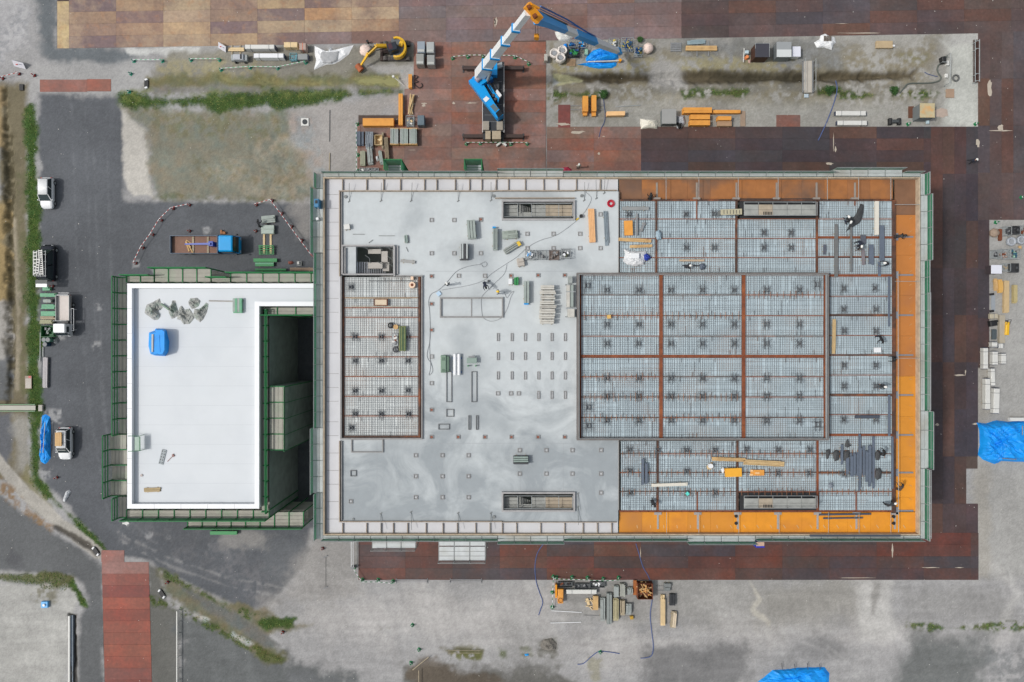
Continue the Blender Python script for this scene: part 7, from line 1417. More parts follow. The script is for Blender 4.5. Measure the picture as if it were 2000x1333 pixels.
for x0,x1,y,l_ in((773,834,1137,'pipe barrier lying along the lower plate edge, left one'),(879,940,1137,'pipe barrier lying along the lower plate edge, right one')):
 g=W((x0+x1)/2,y,.4);o=empty('pipe_barrier',(g[0],g[1],0),l_,'barrier','pipe barriers');hw=(x1-x0)/30.2
 mb=MB();mb.tube([(-hw,0,.4),(hw,0,.4)],.03,5);mb.tube([(-hw,.2,.1),(hw,.2,.1)],.03,5);lpart('rail',mb,mat('dust_grey2',(152,152,158)),o)
 for s_ in(-1,1):mb=MB();mb.beam((s_*hw,-.3,.05),(s_*hw,.35,.05),.08);mb.beam((s_*hw,0,.05),(s_*hw,0,.45),.05);lpart('foot',mb,gray,o)
o=empty('pipe_barrier',(*W(688,1085,.8)[:2],0),'white double pipe barrier left of the rusty plates','barrier','pipe barriers')
for dx in(-.12,.12):mb=MB();mb.tube([(dx,-1.5,.8),(dx,1.9,.8)],.045,6);lpart('rail',mb,white,o)
mb=MB();mb.box(-.2,.3,-1.7,-1.5,0,.85);lpart('foot',mb,gray,o)
pole((818,1310),(818,1350),.06,woodg,'pipe running off the bottom edge beside the dark hollow',za=.5);pole((806,1309),(837,1284),.06,woodg,'slanting pipe over the dark hollow at the bottom',za=.5)
o=empty('pipe_barrier',(*W(905,1276,.4)[:2],0),'long low rail pair over the weedy patch at the bottom','barrier','pipe barriers')
for y in(0,.3):mb=MB();mb.tube([(-2,y,.4),(2.2,y,.4)],.03,5);lpart('rail',mb,woodg,o)
heap('tarpaulin',[(1480,1335),(1492,1326),(1510,1311),(1540,1309),(1560,1306),(1612,1305),(1622,1318),(1620,1345),(1495,1350)],.6,blue,'blue tarpaulin cut by the bottom edge of the picture','tarpaulin','blue tarpaulins',flat=.6,rough=.5,rings=9)
for i,x in enumerate((1527,1552,1577,1601)):pole((x,1296+(i%2)),(x+1,1308),.04,darkst,'stake behind the bottom blue tarpaulin, %s'%('first from the left','second','third','fourth')[i],'stake',.5,cat='stake',group='stakes behind the bottom tarpaulin')
heap('soil_heap',[(1055,1262),(1062,1250),(1078,1247),(1088,1258),(1086,1270),(1070,1272),(1058,1268)],.35,mat('soil_grey',(118,114,108),.95,.2,2),'small grey soil heap on the pale ground at the bottom','soil heap',rough=.7)
heap('blue_rag',[(1024,1278),(1032,1277),(1033,1281),(1026,1282)],.12,cblue,'little blue rag on the ground at the bottom','rag');pack('blue_hopper',1477,1062,1494,1071,2.5,mat('hopper_blue',(36,52,170),.5,.08,1.5),'deep blue hopper with a tan lid hanging at the south scaffold','hopper',None,cap=False,straps=0)
mb=MB();c=W(1485,1064,2.56);mb.bx(c[0],c[1]+.05,1.0,.5,2.51,2.56);ob=single('hopper_lid',mb,mat('lid_tan',(190,160,140)),(c[0],c[1],2.5),'tan board lying on the deep blue hopper','board')
heap('red_sheet',[(1098,327),(1109,326),(1117,331),(1117,336),(1099,336)],.3,mat('crimson',(150,36,62)),'crimson sheet on the plates above the north scaffold','sheet')
# ---------------------------------------------------------------- things on the small white roof
zr=11.02;gn=mat('grey_netting',(160,162,158),.8,.2,2.5,second=(128,150,136),amt=.8,sc2=.9)
for i,(pts,h,l_)in enumerate((([(281,611),(285,596),(296,591),(311,583),(316,598),(318,602),(308,608),(313,618),(308,625),(300,626),(291,619),(286,616)],.5,'leftmost crumpled grey net heap on the white roof'),([(327,602),(334,594),(336,587),(342,587),(343,594),(347,606),(348,616),(340,622),(334,623),(329,612)],.45,'crumpled grey net heap second from the left on the white roof'),([(346,612),(350,600),(354,597),(360,605),(370,603),(376,612),(379,622),(370,633),(358,634),(352,626),(345,624)],.5,'widest crumpled grey net heap in the middle of the row'),([(367,590),(371,583),(385,582),(391,588),(388,598),(380,603),(374,604),(368,596)],.45,'round grey net heap set above the others'),([(376,616),(379,604),(388,604),(398,596),(402,591),(407,594),(404,610),(396,625),(390,630),(382,624)],.45,'rightmost crumpled grey net heap on the white roof'))):
 heap('net_heap',pts,h*.5,gn,l_,'net heap','grey net heaps on the white roof',z0=zr,rough=1.9,flat=.1,seed=i+3,rings=8,per=70)
pole((315,594),(330,605),.12,mat('sage',(128,148,130)),'pale green strap joining the two left net heaps','strap',zr+.25,cat='strap')
o=empty('covered_crate',(*W(310,670,zr)[:2],zr),'bright blue tarpaulin covered crate on the white roof','covered crate');mb=MB()
b0=[(291,650),(302,646),(304,642),(318,642),(325,645),(331,668),(329,688),(323,696),(304,695),(294,692),(290,676)];t0=[(295,652),(304,649),(306,645),(317,645),(321,648),(321,668),(321,684),(317,692),(304,691),(297,688),(294,674)]
P0=[Vector(W(*p,zr))-o.location for p in b0];P1=[Vector(W(*p,zr+1.3))-o.location for p in t0];mb.rings([[tuple(p)for p in P0],[tuple(p)for p in P1]]);lpart('tarpaulin_cover',mb,blue,o)
for p,l_ in(((298,653,297.5,688),'left'),):mb=MB();a=Vector(W(p[0],p[1],zr+1.36))-o.location;b=Vector(W(p[2],p[3],zr+1.36))-o.location;mb.beam(a,b,.2,.05);lpart('batten',mb,galv,o)
mb=MB();a=Vector(W(310,655,zr+1.3))-o.location;b=Vector(W(312,688,zr+1.3))-o.location;mb.beam(a,b,.12,.06);lpart('fold',mb,blue,o)
pole((408,588),(455,589),.07,mat('tan_grey',(160,156,150)),'long pale pipe on the white roof left of the board stack','steel_pipe',zr+.08);stack('board_stack',454,582,472,611,.45,steelg,'green edged scaffold board stack at the top right of the white roof','board stack',None,n=4,axis='y',z0=zr,m2=greenl)
c=W(317,893,zr+.1);o=empty('perforated_sheet',(c[0],c[1],zr),'grey perforated panel lying at a slant on the white roof','steel panel',None,-14)
mb=MB();mb.bx(0,0,.52,1.7,0,.08);lpart('panel',mb,mat('panel_grey',(138,148,152),.5,.12,3),o)
for k in range(5):
 for s_ in(-.13,.13):mb=MB();mb.bx(s_,-.66+k*.33,.1,.18,.08,.085);lpart('slot',mb,darkst,o)
c=W(338,890,zr+.1);mb=MB();mb.tube([W(339,889,zr+.05),W(327,902,zr+.03)],.03,5);mb.bx(c[0],c[1],.22,.3,zr,zr+.14,30,.03);single('hammer',mb,mat('hammer_red',(150,112,106)),(c[0],c[1],zr),'small red tool lying right of the slanted panel','tool')
stack('plank_stack',281,953,314,961.5,.15,mat('roof_plank',(164,146,112),.8,.14,2),'two short brown planks at the lower left of the white roof','plank stack',None,n=2,axis='x',z0=zr,rz=2,layers=2)
c=W(276,929,zr+.1);mb=MB();mb.cyl(c[0],c[1],zr,zr+.1,.14,12);single('roof_vent',mb,mat('vent_pale',(186,176,172)),(c[0],c[1],zr),'tiny round vent near the left parapet','vent')
o=empty('stair_gate',(*W(268,868,11.7)[:2],11.65),'pale green step frame over the left parapet by the four bay platform','step frame');mb=MB();a=Vector(W(263,854,11.9))-o.location;b=Vector(W(274,881,11.9))-o.location;mb.box(a.x,b.x,b.y,a.y,.2,.25);lpart('platform',mb,mat('sage_net',(160,180,168),.7,.08,2),o)
mb=MB();mb.tube([Vector(W(250,852,12))-o.location,Vector(W(272,852,12))-o.location,Vector(W(273,881,12))-o.location,Vector(W(250,882,12))-o.location],.04,5);lpart('rail',mb,gpipe,o)
for x,y in((272,852),(273,881)):mb=MB();p=Vector(W(x,y,12))-o.location;mb.tube([p,(p.x,p.y,-.63)],.03,5);lpart('leg',mb,gpipe,o)
# ---------------------------------------------------------------- things on the concrete roof slab
z=13.01;GQ='board stacks on the concrete slab'
def st(x0,y0,x1,y1,h,m,lb,**k):return stack(k.pop('name','board_stack'),x0,y0,x1,y1,h,m,lb,k.pop('cat','board stack'),GQ,z0=z,**{'gap':.03,**k})
st(912,429,929,466,.8,steelg,'grey green board stack left of the narrow plant pit',n=3,rz=4,axis='y');st(897,475,914,507,.9,mat('light_boards',(166,172,172),.5,.12,2),'banded board rack with black straps above the two coiled cables',n=4,axis='y',m2=darkst)
st(962,445,972,488,.7,steelg,'narrow upright board stack with a blue end',n=3,axis='y');c=W(965,444,13.6);mb=MB();mb.bx(c[0],c[1],.35,.16,z,13.5,0,.02);single('blue_clamp',mb,cblue,(c[0],c[1],z),'small blue clamp at the head of the narrow upright stack','clamp','blue clamps')
st(984,450,1013,466,.6,mat('mottled_boards',(146,156,148),.6,.25,3),'untidy heap of pale green frames left of the black bucket',n=6,jit=.5,axis='x',rz=4,name='frame_heap',cat='frame heap');st(983,478,1016,489,.5,mat('mid_boards',(140,146,142),.6,.12,2),'slanting board stack with a yellow tip',n=3,axis='x',rz=32,layers=2)
c=W(1013.5,476,13.6);mb=MB();mb.bx(c[0],c[1],.35,.5,13.45,13.56,32,.01);single('yellow_cap',mb,mat('cap_yellow',(216,182,60)),(c[0],c[1],13.45),'yellow end cap on the slanting board stack','end cap')
GP='row of pallet cages on the slab'
cage(1026,489,1044,507,.8,'pallet cage with bright blue boxes, left of the row on the slab',GP,(10,[cblue,offw,white],'box'),z0=z);cage(1048,489,1067,506,.8,'half empty pallet cage, second of the row on the slab',GP,(4,[gray,darkst],'box'),z0=z);cage(1073,489,1092,507,.8,'pallet cage of brown clamps, third of the row on the slab',GP,(14,[mat('clamp_brown',(124,112,104),.7,.2,3),gray],'box'),z0=z,fm=mat('frame_brown',(116,104,98)));cage(1097,486,1114,504,.8,'pallet cage of mixed scrap and a white tube, right of the row',GP,(12,[mat('olive_fit',(104,108,78),.7,.2,3),white,darkst],'box'),z0=z)
pole((1027,508),(1041,489),.05,galv,'diagonal pipe resting across the left cage','steel_pipe',13.9);st(1010,504,1025,520,.6,mat('pale_tan_boards',(172,166,158),.7,.1,2),'two pale tan boxes below the left pallet cage',n=2,axis='x',rz=10,gap=.04,name='box_stack',cat='box stack')
st(1023,549,1034,592,.7,steelg,'upright grey green board stack with a blue clamp at its foot',n=2,axis='y',jit=.04);c=W(1028,594,13.3);mb=MB();mb.bx(c[0],c[1],.5,.16,z,13.3,0,.02);single('blue_clamp',mb,cblue,(c[0],c[1],z),'blue clamp at the foot of the upright grey green stack','clamp','blue clamps')
st(1004,541,1013,557,.6,green,'short green trolley beside the upright grey green stack',n=2,axis='y',name='trolley',cat='trolley');st(993,544,1002,556,.4,white,'white box left of the green trolley',n=1,axis='x',name='white_box',cat='box')
wb=mat('aluminium_boards',(190,188,180),.45,.12,2,second=(158,154,148),amt=.6,sc2=1.3)
for i,(x0,y0,x1,y1)in enumerate(((1057,557,1083,566),(1055,567,1086,575),(1056,577,1085,585),(1055,587,1084,595),(1054,596,1087,602),(1055,603,1085,613),(1054,614,1084,623),(1055,624,1084,633))):st(x0,y0,x1,y1,1.0,wb,'aluminium board stack, %s in the column west of the block'%('topmost','second from the top','third from the top','fourth from the top','fourth from the bottom','third from the bottom','second from the bottom','lowest')[i],n=2,axis='x',jit=.12)
o=empty('material_rack',(*W(1115,582,z)[:2],z),'tall grey rack of boards against the raised block','rack')
def rk(x0,y0,x1,y1,z0,z1,m,nm):mb=MB();a=Vector(W(x0,y0,z1))-o.location;b=Vector(W(x1,y1,z1))-o.location;mb.box(a.x,b.x,b.y,a.y,z0-z,z1-z);lpart(nm,mb,m,o)
rk(1110,540,1118,553,z,13.8,steelb,'board');rk(1107,557,1113,600,z,13.7,wb,'board');rk(1114,557,1120,600,z,13.6,steelg,'board');rk(1109,604,1122,620,z,13.9,wb,'board');rk(1105,569,1124,571,13.75,13.85,galv,'crossbar');rk(1105,602,1127,604,13.75,13.85,galv,'crossbar')
for x,y in((1106,556),(1121,556),(1106,619),(1124,619)):rk(x-.6,y-.6,x+.6,y+.6,z,14.0,galvd,'post')
g_=W(869,711,z);o=empty('lift_platform',g_,'sage green folded work platform left of the white foam rolls','work platform');mb=MB();mb.bx(-.1,0,.6,1.9,.1,.7,0,.06);lpart('deck',mb,mat('sage_green',(116,140,122),.6,.12,2),o);mb=MB();mb.bx(.35,0,.35,1.7,.1,.55,0,.04);lpart('side_frame',mb,mat('sage_dark',(88,112,96),.6,.12,2),o);mb=MB();mb.bx(-.1,.55,.3,.35,.7,.74);mb.bx(-.1,-.7,.3,.3,.7,.74);lpart('hatch',mb,mat('sage_dark',(88,112,96)),o)
for a in(-.35,.45):
 for b in(-.75,.75):wheel(o,a,b,.1,.06)
for x,l_ in((888.5,'white foam roll, left of two beside the work platform'),(896.5,'white foam roll, right of two beside the work platform')):mb=MB();a,b=W(x,692,z+.3),W(x,733,z+.3);mb.tube([a,b],.19,14);single('foam_roll',mb,white,((a[0]+b[0])/2,(a[1]+b[1])/2,z),l_,'foam roll','foam rolls')
mb=MB();a=W(893,700,z+.12);mb.bx(a[0],a[1],.95,.2,z,z+.12);mb.bx(a[0],W(0,727,z)[1],.95,.2,z,z+.12);single('timber_bearer',mb,mat('deep_blue',(16,88,158)),(a[0],a[1],z),'blue bearers under the two white foam rolls','bearer','bearers')
g_=W(922,706,z);o=empty('trestle',g_,'green trestle with a pale tray right of the foam rolls','trestle');mb=MB();mb.bx(0,.1,1.1,.6,.5,.6,0,.02);lpart('tray',mb,mat('tray_sage',(132,150,142),.6,.1,2),o);mb=MB();mb.bx(0,.5,.7,.15,.5,.7);lpart('back_box',mb,gray,o)
for a in(-.42,.42):
 for b in(-.5,.3):mb=MB();mb.bx(a,b,.12,.12,0,.5);lpart('leg',mb,green,o)
st(1002,892,1033,908,.8,mat('sage_boards',(134,150,144),.5,.14,2),'banded green grey rack alone on the lower damp slab',n=4,axis='x',m2=darkst)
stack('timber_stack',1150,407,1162,474,.4,mat('fresh_timber',(222,172,122),.7,.1,2),'long fresh orange timber stack near the orange formwork','timber',None,n=4,z0=z,rz=2.5,jit=.1);stack('pipe_bundle',1180,411,1187,478,.25,mat('bluegrey_pipe',(130,142,150),.45,.15,2),'long bluish steel pipe bundle right of the fresh timber','pipe bundle',None,n=4,z0=z,rz=3,jit=.5,layers=2)
c=W(1193.5,397.5,z+.2);mb=MB()
for k in range(4):mb.tube([(c[0]+math.cos(t*.42)*(.2+.06*k),c[1]+math.sin(t*.42)*(.2+.06*k),z+.05+(k%2)*.06)for t in range(15)],.05,5,close=True)
single('cable_reel',mb,mat('cable_crimson',(176,28,52),.5,.1,3),(c[0],c[1],z),'coil of crimson cable at the edge of the orange formwork','cable coil')
c=W(1135,422.5,z+.3);mb=MB();mb.cyl(c[0],c[1],z,z+.4,.16,12,.2);single('bucket',mb,black,(c[0],c[1],z),'black bucket at the corner of the narrow plant pit','bucket');mb=MB();c=W(1128,427.5,z+.3);mb.bx(c[0],c[1],.35,.15,z,z+.1,35);single('wedge',mb,mat('cap_yellow',(216,182,60)),(c[0],c[1],z),'yellow wedge beside the black bucket','wedge')
stack('white_box',671,438,683,448,.5,offw,'pale box with a green end near the left gutter','box',None,n=1,axis='x',z0=z,rz=8);stack('frame_heap',790,459,796,476,.3,mat('sage_boards',(134,150,144)),'small heap of grey green fittings above the stair well','fittings',None,n=3,z0=z,jit=.3,rz=5);stack('plank_stack',782,508,812,514,.2,mat('grey_plank',(150,150,148),.7,.12,2),'short grey plank right of the stair well','plank',None,n=1,axis='x',z0=z,rz=-6,layers=2)
for a,b,l_ in(((689,458),(712,458),'thin pipe near the left box on the slab'),((740,461),(771,461),'thin pipe above the stair well'),((720,475),(728,469),'short rod at the stair well edge'),((793,483),(797,492),'short rod right of the stair well')):pole(a,b,.03,galvd,l_,za=z+.05,group='loose rods on the slab')
mb=MB();c=W(857,574,z+.1);mb.bx(c[0],c[1],.45,.45,z,z+.15,40,.01);single('small_box',mb,mat('pale_blue_box',(176,200,220)),(c[0],c[1],z),'pale blue box turned on its corner beside the raised plinth','box')
mb=MB();c=W(954,549,z+.1);mb.bx(c[0],c[1],.2,.2,z,z+.2);single('small_box',mb,darkst,(c[0],c[1],z),'tiny dark box beside the kneeling worker','box')
cb=mat('cable_grey',(132,136,140),.6,.1,3)
hose([(1143,375),(1155,388),(1145,410),(1136,421),(1128,430),(1090,458),(1055,470),(1030,484),(1010,502),(990,515),(960,535),(945,548),(915,558),(862,567)],.02,cb,'long grey cable winding across the slab to the pale blue box','cable',z+.03,'cable','cables on the slab')
hose([(938,516),(948,512),(951,518),(944,522),(938,517),(910,522),(890,532),(870,555),(855,568),(842,575),(837,590),(839,610),(840,660),(834,695),(842,710),(845,725),(838,733),(841,715),(839,680),(840,640)],.025,cb,'grey cable looping down beside the west rebar pit','cable',z+.03,'cable','cables on the slab')
hose([(990,517),(985,535),(965,555),(945,575),(940,585),(941,610),(945,622),(960,628),(978,622),(990,605),(998,580),(1004,570),(998,572),(990,582),(985,570)],.02,cb,'grey cable looping round the raised plinth','cable',z+.03,'cable','cables on the slab')
# ---------------------------------------------------------------- things in the west pit
zp=13.36-.25;zp=13.02
for x,y,r_,m_,l_ in((763,636,.28,black,'black tyre like coil, left of the three coils in the west pit'),(773,683,.3,darkst,'dark wire coil below the green poles')):
 c=W(x,y,zp+.1);mb=MB()
 for k in range(2):mb.tube([(c[0]+math.cos(t*.42)*(r_-.05*k),c[1]+math.sin(t*.42)*(r_-.05*k),zp+.06+.06*k)for t in range(15)],.06,6,close=True)
 single('wire_coil',mb,m_,(c[0],c[1],zp),l_,'wire coil','coils in the west pit')
c=W(773,639,zp+.1);mb=MB();mb.cyl(c[0],c[1],zp,zp+.18,.27,16);single('wood_reel',mb,wood,(c[0],c[1],zp),'round wooden reel disc beside the black coil','reel','coils in the west pit')
stack('pole_bundle',779,637,793,687,.3,mat('green_poles',(70,94,62),.6,.25,3),'bundle of dark green poles lying in the west pit','pole bundle',None,n=7,z0=zp,jit=.2,m2=mat('olive_poles',(118,126,78),.6,.2,3),layers=2)
cage(766,652,777,676,.15,'flat tray of small fittings left of the green poles','trays',(14,[gray,brown,offw],'box'),z0=zp,name='fittings_tray',cat='tray')
c=W(805,557,zp+.2);o=empty('cable_drum',(c[0],c[1],zp),'pale peach cable drum at the top right of the west pit','cable drum');mb=MB();mb.cyl(0,0,0,.3,.38,16,.34);lpart('drum',mb,mat('peach',(226,196,170),.6,.08,2),o);mb=MB();mb.cyl(0,0,.3,.33,.16,12);lpart('hub',mb,brown,o);mb=MB();mb.bx(0,.75,.3,.4,0,.25,0,.02);lpart('stand',mb,mat('peach',(226,196,170)),o)
o=empty('wooden_tray',(*W(744,591,zp)[:2],zp),'framed wooden tray lying across the upper west pit','tray');mb=MB();mb.bx(0,0,1.3,.62,.05,.12,0,.01);lpart('base',mb,mat('cream_timber',(206,190,166)),o)
for s_ in(-1,1):mb=MB();mb.bx(0,s_*.34,1.5,.07,.05,.2);lpart('side',mb,brown,o);mb=MB();mb.bx(s_*.72,0,.07,.6,.05,.2);lpart('end',mb,brown,o)
mb=MB();a,b=W(686,591,zp),W(800,591,zp);mb.box(a[0],b[0],a[1]+.4,a[1]+.46,zp,zp+.08);mb.box(a[0],b[0],a[1]-.46,a[1]-.4,zp,zp+.08);single('formwork_rail',mb,woodg,((a[0]+b[0])/2,a[1],zp),'long timber frame rails either side of the wooden tray','timber frame')
pole((720,549),(802,549),.05,mat('dark_pole',(96,98,100)),'long dark pipe at the head of the west pit',za=zp+.05)
# ---------------------------------------------------------------- things on the rebar field
zf=13.0;GF='things lying on the rebar field'
def ss(nm,x0,y0,x1,y1,h,m,lb,cat,**k):return stack(nm,x0,y0,x1,y1,h,m,lb,cat,GF,z0=k.pop('z0',zf),layers=k.pop('layers',2),**k)
ss('insulation_board',1219,431,1236,460,.2,plyo,'yellow orange panel in the north west bay of the rebar field','panel',n=1,jit=.02,rz=2);ss('steel_plank',1242,416,1246,460,.1,gray,'narrow grey plank right of the yellow orange panel','plank',n=1);ss('timber_stack',1212,466,1275,473,.15,wood,'ragged tan planks above the white sheet, upper pile','timber',n=3,axis='x',jit=1.2,rz=-3);ss('timber_stack',1232,478,1276,484,.15,wood,'ragged tan planks above the white sheet, lower pile','timber',n=3,axis='x',jit=.7,rz=2)
heap('tarpaulin',[(1219,486),(1230,490),(1245,491),(1262,491),(1261,505),(1258,517),(1240,520),(1225,517),(1217,510),(1221,498)],.35,mat('white_sheet',(204,206,208),.6,.06,1),'crumpled white sheet on the west bay of the rebar field','tarpaulin',z0=zf,flat=.3,rough=.7)
c=W(1240,500,13.5);mb=MB();mb.bx(c[0],c[1],1.0,.6,13.3,13.5,0,.04);single('foam_block',mb,white,(c[0],c[1],13.3),'white block lying on the crumpled white sheet','block');heap('blue_bag',[(1257,498),(1263,495),(1269,498),(1272,504),(1264,510),(1258,507)],.4,mat('royal_blue',(34,58,150),.5,.1,2),'royal blue bag at the right end of the white sheet','bag',z0=zf)
for x0,y0,x1,y1,m_,l_,rz in((1253,433,1258,453,gray,'bent grey strip in the north west bay',-25),(1215,404,1268,411,mat('faint_grey',(136,138,138)),'faint grey plank at the top of the north west bay',0)):ss('steel_plank',x0,y0,x1,y1,.1,m_,l_,'plank',n=1,rz=rz)  # the faint plank is one even mid grey
ss('timber_stack',1326,507,1376,511,.1,mat('faded_tan',(178,158,134),.8,.1,2),'faded tan plank above the worker with a hose','plank',n=1,axis='x');heap('blue_bag',[(1366,517),(1373,514),(1379,519),(1376,527),(1368,527)],.3,bluest,'blue grey sack beside the worker with a hose','bag',z0=zf);pole((1345,519),(1366,519),.05,darkst,'dark tool handle between worker and sack',za=zf+.2)
c=W(1284,457,13.2);heap('tool_bag',[(1281,452),(1287,449),(1292,455),(1292,467),(1284,469),(1281,461)],.3,mat('pale_blue_grey',(150,170,182),.6,.1,3),'pale blue tool bag on the north south beam','bag',z0=zf+.05)
o=empty('ladder',(*W(1429,414,14.3)[:2],14.15),'tan slotted ramp leading onto the north stair tower','ramp');mb=MB();mb.bx(0,0,2.3,.62,0,.06,2);lpart('deck',mb,mat('ramp_tan',(172,166,140),.7,.1,2),o)
for k in range(6):mb=MB();mb.bx(-.8+k*.34,0,.07,.42,.06,.065,2);lpart('slot',mb,darkst,o)
for x in(-1.1,1.0):mb=MB();mb.bx(x,0,.06,.5,-1.2,0);lpart('leg',mb,galvd,o)
ss('white_beam',1709,393,1717,459,.3,mat('white_beam',(208,204,192),.6,.05,1.5),'long white beam with brackets in the north east bay','beam',n=1,jit=.02)
for x0,y0,x1,y1,m_,l_,rz in((1718,440,1728,512,bluest,'wide blue grey sheet right of the white beam',0),(1715,512,1720,541,bluest,'narrow blue grey strip below the wide sheet',0),(1697,478,1707,518,bluest,'blue grey sheet left of the wide one',0),(1630,436,1637,540,mat('brown_grey_strip',(106,108,108),.6,.15,2),'long brown grey strip across the north east bays, wider one',0),(1661,442,1665,531,mat('brown_grey_strip',(106,108,108)),'long brown grey strip across the north east bays, thinner one',0),(1683,485,1690,515,mat('plum_grey',(118,112,116),.6,.15,2),'plum grey sheet left of the blue grey ones',3),(1681,457,1692,475,mat('slate',(82,86,96),.6,.12,2),'slate sheet above the plum one',0),(1608,478,1614,495,mat('slate',(82,86,96)),'small slate block in the bay right of the beam',0),(1735,540,1739,640,bluest,'long thin blue grey strip beside the east beam',0),(1735,770,1740,850,bluest,'thin blue grey strip in the lower east bays',0),(1671,812,1718,818,mat('slate_blue',(66,74,86),.6,.12,2),'dark slate bar lying level in the east bays',0)):
 ss('steel_sheet',x0,y0,x1,y1,.15,m_,l_,'steel sheet',n=2 if x1-x0>6 and y1-y0>20 else 1,rz=rz,jit=.4)
rr=random.Random(9)
for i,(x0,y0,x1,y1)in enumerate(((1661,886,1666,932),(1667,884,1672,930),(1673,882,1678,929),(1679,873,1684,930),(1685,871,1690,931),(1691,880,1696,942),(1697,869,1702,950),(1704,853,1709,954),(1643,868,1647,908),(1678,848,1681,960),(1741,853,1745,955),(1653,890,1659,925))):ss('steel_sheet',x0,y0,x1,y1,.12+rr.random()*.25,bluest,'blue grey steel sheet, %s from the left in the south east group'%('third','fourth','fifth','sixth','seventh','eighth','ninth','tenth','first','thin crossing one, seventh','separate one, last','second')[i],'steel sheet',n=1,jit=.3)
for i,pts in enumerate(([(1613,880),(1621,878),(1622,884),(1617,898),(1614,896)],[(1627,884),(1634,879),(1642,884),(1638,900),(1630,902)],[(1648,881),(1660,880),(1661,890),(1656,902),(1648,900)],[(1710,884),(1716,879),(1721,884),(1718,900),(1711,899)],[(1711,918),(1718,914),(1723,920),(1722,934),(1714,939),(1709,932)],[(1618,945),(1627,943),(1628,953),(1619,954)],[(1653,862),(1656,858),(1658,870),(1664,871),(1657,875),(1651,873)],[(1652,453),(1664,433),(1666,425),(1672,420),(1675,410),(1678,406),(1681,398),(1688,400),(1687,415),(1685,425),(1680,435),(1672,440)])):
 heap('dark_sheet',pts,.22,(mat('charcoal',(62,64,66),.7,.15,2)if i!=5 else mat('slate_pale',(120,128,138),.6,.1,2)),('dark crumpled piece at the far left of the south east bay','dark crumpled piece second from the left in the south east bay','dark crumpled piece touching the steel sheets','dark oval piece right of the steel sheets','large dark oval piece below the first one','pale grey square patch in the south east bay','small dark angle piece above the steel sheets','long dark sheet pile in the north east bay')[i],'dark sheet','dark crumpled sheets on the rebar',z0=zf,flat=.2)
ss('steel_sheet',1253,897,1258,947,.3,bluest,'blue grey plank, left of the upright pair in the south west bay','steel sheet',n=1);ss('steel_sheet',1260,904,1265,946,.3,bluest,'blue grey plank, right of the upright pair in the south west bay','steel sheet',n=1);ss('white_beam',1272,944,1344,951,.25,mat('white_beam',(208,204,192)),'long white beam lying level in the south bays','beam',n=2,axis='x',rz=2,jit=.3)
ss('timber_stack',1394,894,1458,902,.2,mat('tan_plank2',(186,154,106),.75,.14,2),'long tan planks in the south bays, left pile','timber',n=4,axis='x',rz=-2,jit=.5);ss('timber_stack',1448,900,1531,910,.2,mat('tan_plank3',(188,162,118),.75,.16,2),'long tan planks in the south bays, right pile','timber',n=5,axis='x',rz=-3,jit=.7)
ss('insulation_board',1417,915,1449,932,.4,mat('bright_ply',(226,164,48),.6,.06,1.5),'large bright yellow panel stack in the south bays','panel stack',n=1,axis='x',jit=.02,rz=2);ss('insulation_board',1462,918,1492,930,.15,mat('peach_ply',(228,184,132)),'ragged peach and yellow board pieces right of the yellow panels','board pieces',n=3,axis='x',jit=1.2,m2=plyo)
c=W(1388.5,911,13.4);mb=MB();mb.cyl(c[0],c[1],zf,zf+.4,.26,18);single('paint_bucket',mb,white,(c[0],c[1],zf),'white round bucket left of the yellow panels','bucket');heap('sack',[(1380,912),(1384,906),(1392,903),(1394,914),(1388,919),(1382,917)],.2,mat('sack_tan',(190,168,130),.8,.1,2),'tan sack round the white bucket','sack',z0=zf);heap('sack',[(1408,917),(1413,913),(1416,920),(1412,926)],.25,white,'small white sack at the left end of the yellow panels','sack',z0=zf)
mb=MB();c=W(1343,965,13.2);mb.bx(c[0],c[1],.35,.35,zf+.02,zf+.2,40,.01);single('small_box',mb,mat('aqua',(96,212,200)),(c[0],c[1],zf),'tiny aqua box on the lower south bays','box');mb=MB();c=W(1715,684,13.2);mb.bx(c[0],c[1],.78,.55,zf+.02,zf+.12,0,.01);single('white_board',mb,white,(c[0],c[1],zf),'bright white panel in the east bays','panel')
ss('timber_stack',1626,622,1633,690,.2,mat('tan_plank3',(188,162,118)),'tall tan plank pair against the raised block on the east side','timber',n=2,jit=.4,rz=-1);mb=MB();c=W(1189.5,619,13.6);mb.bx(c[0],c[1],.42,.42,13.4,13.65,5,.02);single('small_box',mb,mat('mustard2',(206,168,96)),(c[0],c[1],13.4),'small mustard crate on the raised rebar block','box');heap('tool_bag',[(1341,387),(1343,384),(1346,387),(1345,391)],.2,black,'tiny black bag on the beam end','bag',z0=zf)if False else None
for x0,y0,x1,y1,l_ in((1600,1003,1702,1007,'long slate bar on the bright orange formwork, upper one'),(1608,1011,1686,1014,'shorter slate bar on the bright orange formwork, lower one'),(1582,1045,1760,1049,'very long slate bar along the south east edge')):ss('steel_bar',x0,y0,x1,y1,.12,mat('slate_blue',(66,74,86)),l_,'steel bar',n=1,axis='x',z0=12.66 if y0<1040 else 13.26,rz=.8 if y0<1040 else 0,jit=.05)
for x,y,l_ in((1438,1009,'upper black disc on the pale joist of the orange formwork'),(1438,1023,'lower black disc on the pale joist of the orange formwork'),(1746,1010,'upper black disc at the south east corner'),(1746,1023,'lower black disc at the south east corner')):mb=MB();c=W(x,y,12.8);mb.cyl(c[0],c[1],12.67,12.8,.17,14);single('rubber_disc',mb,black,(c[0],c[1],12.67),l_,'rubber disc','rubber discs on the orange formwork')
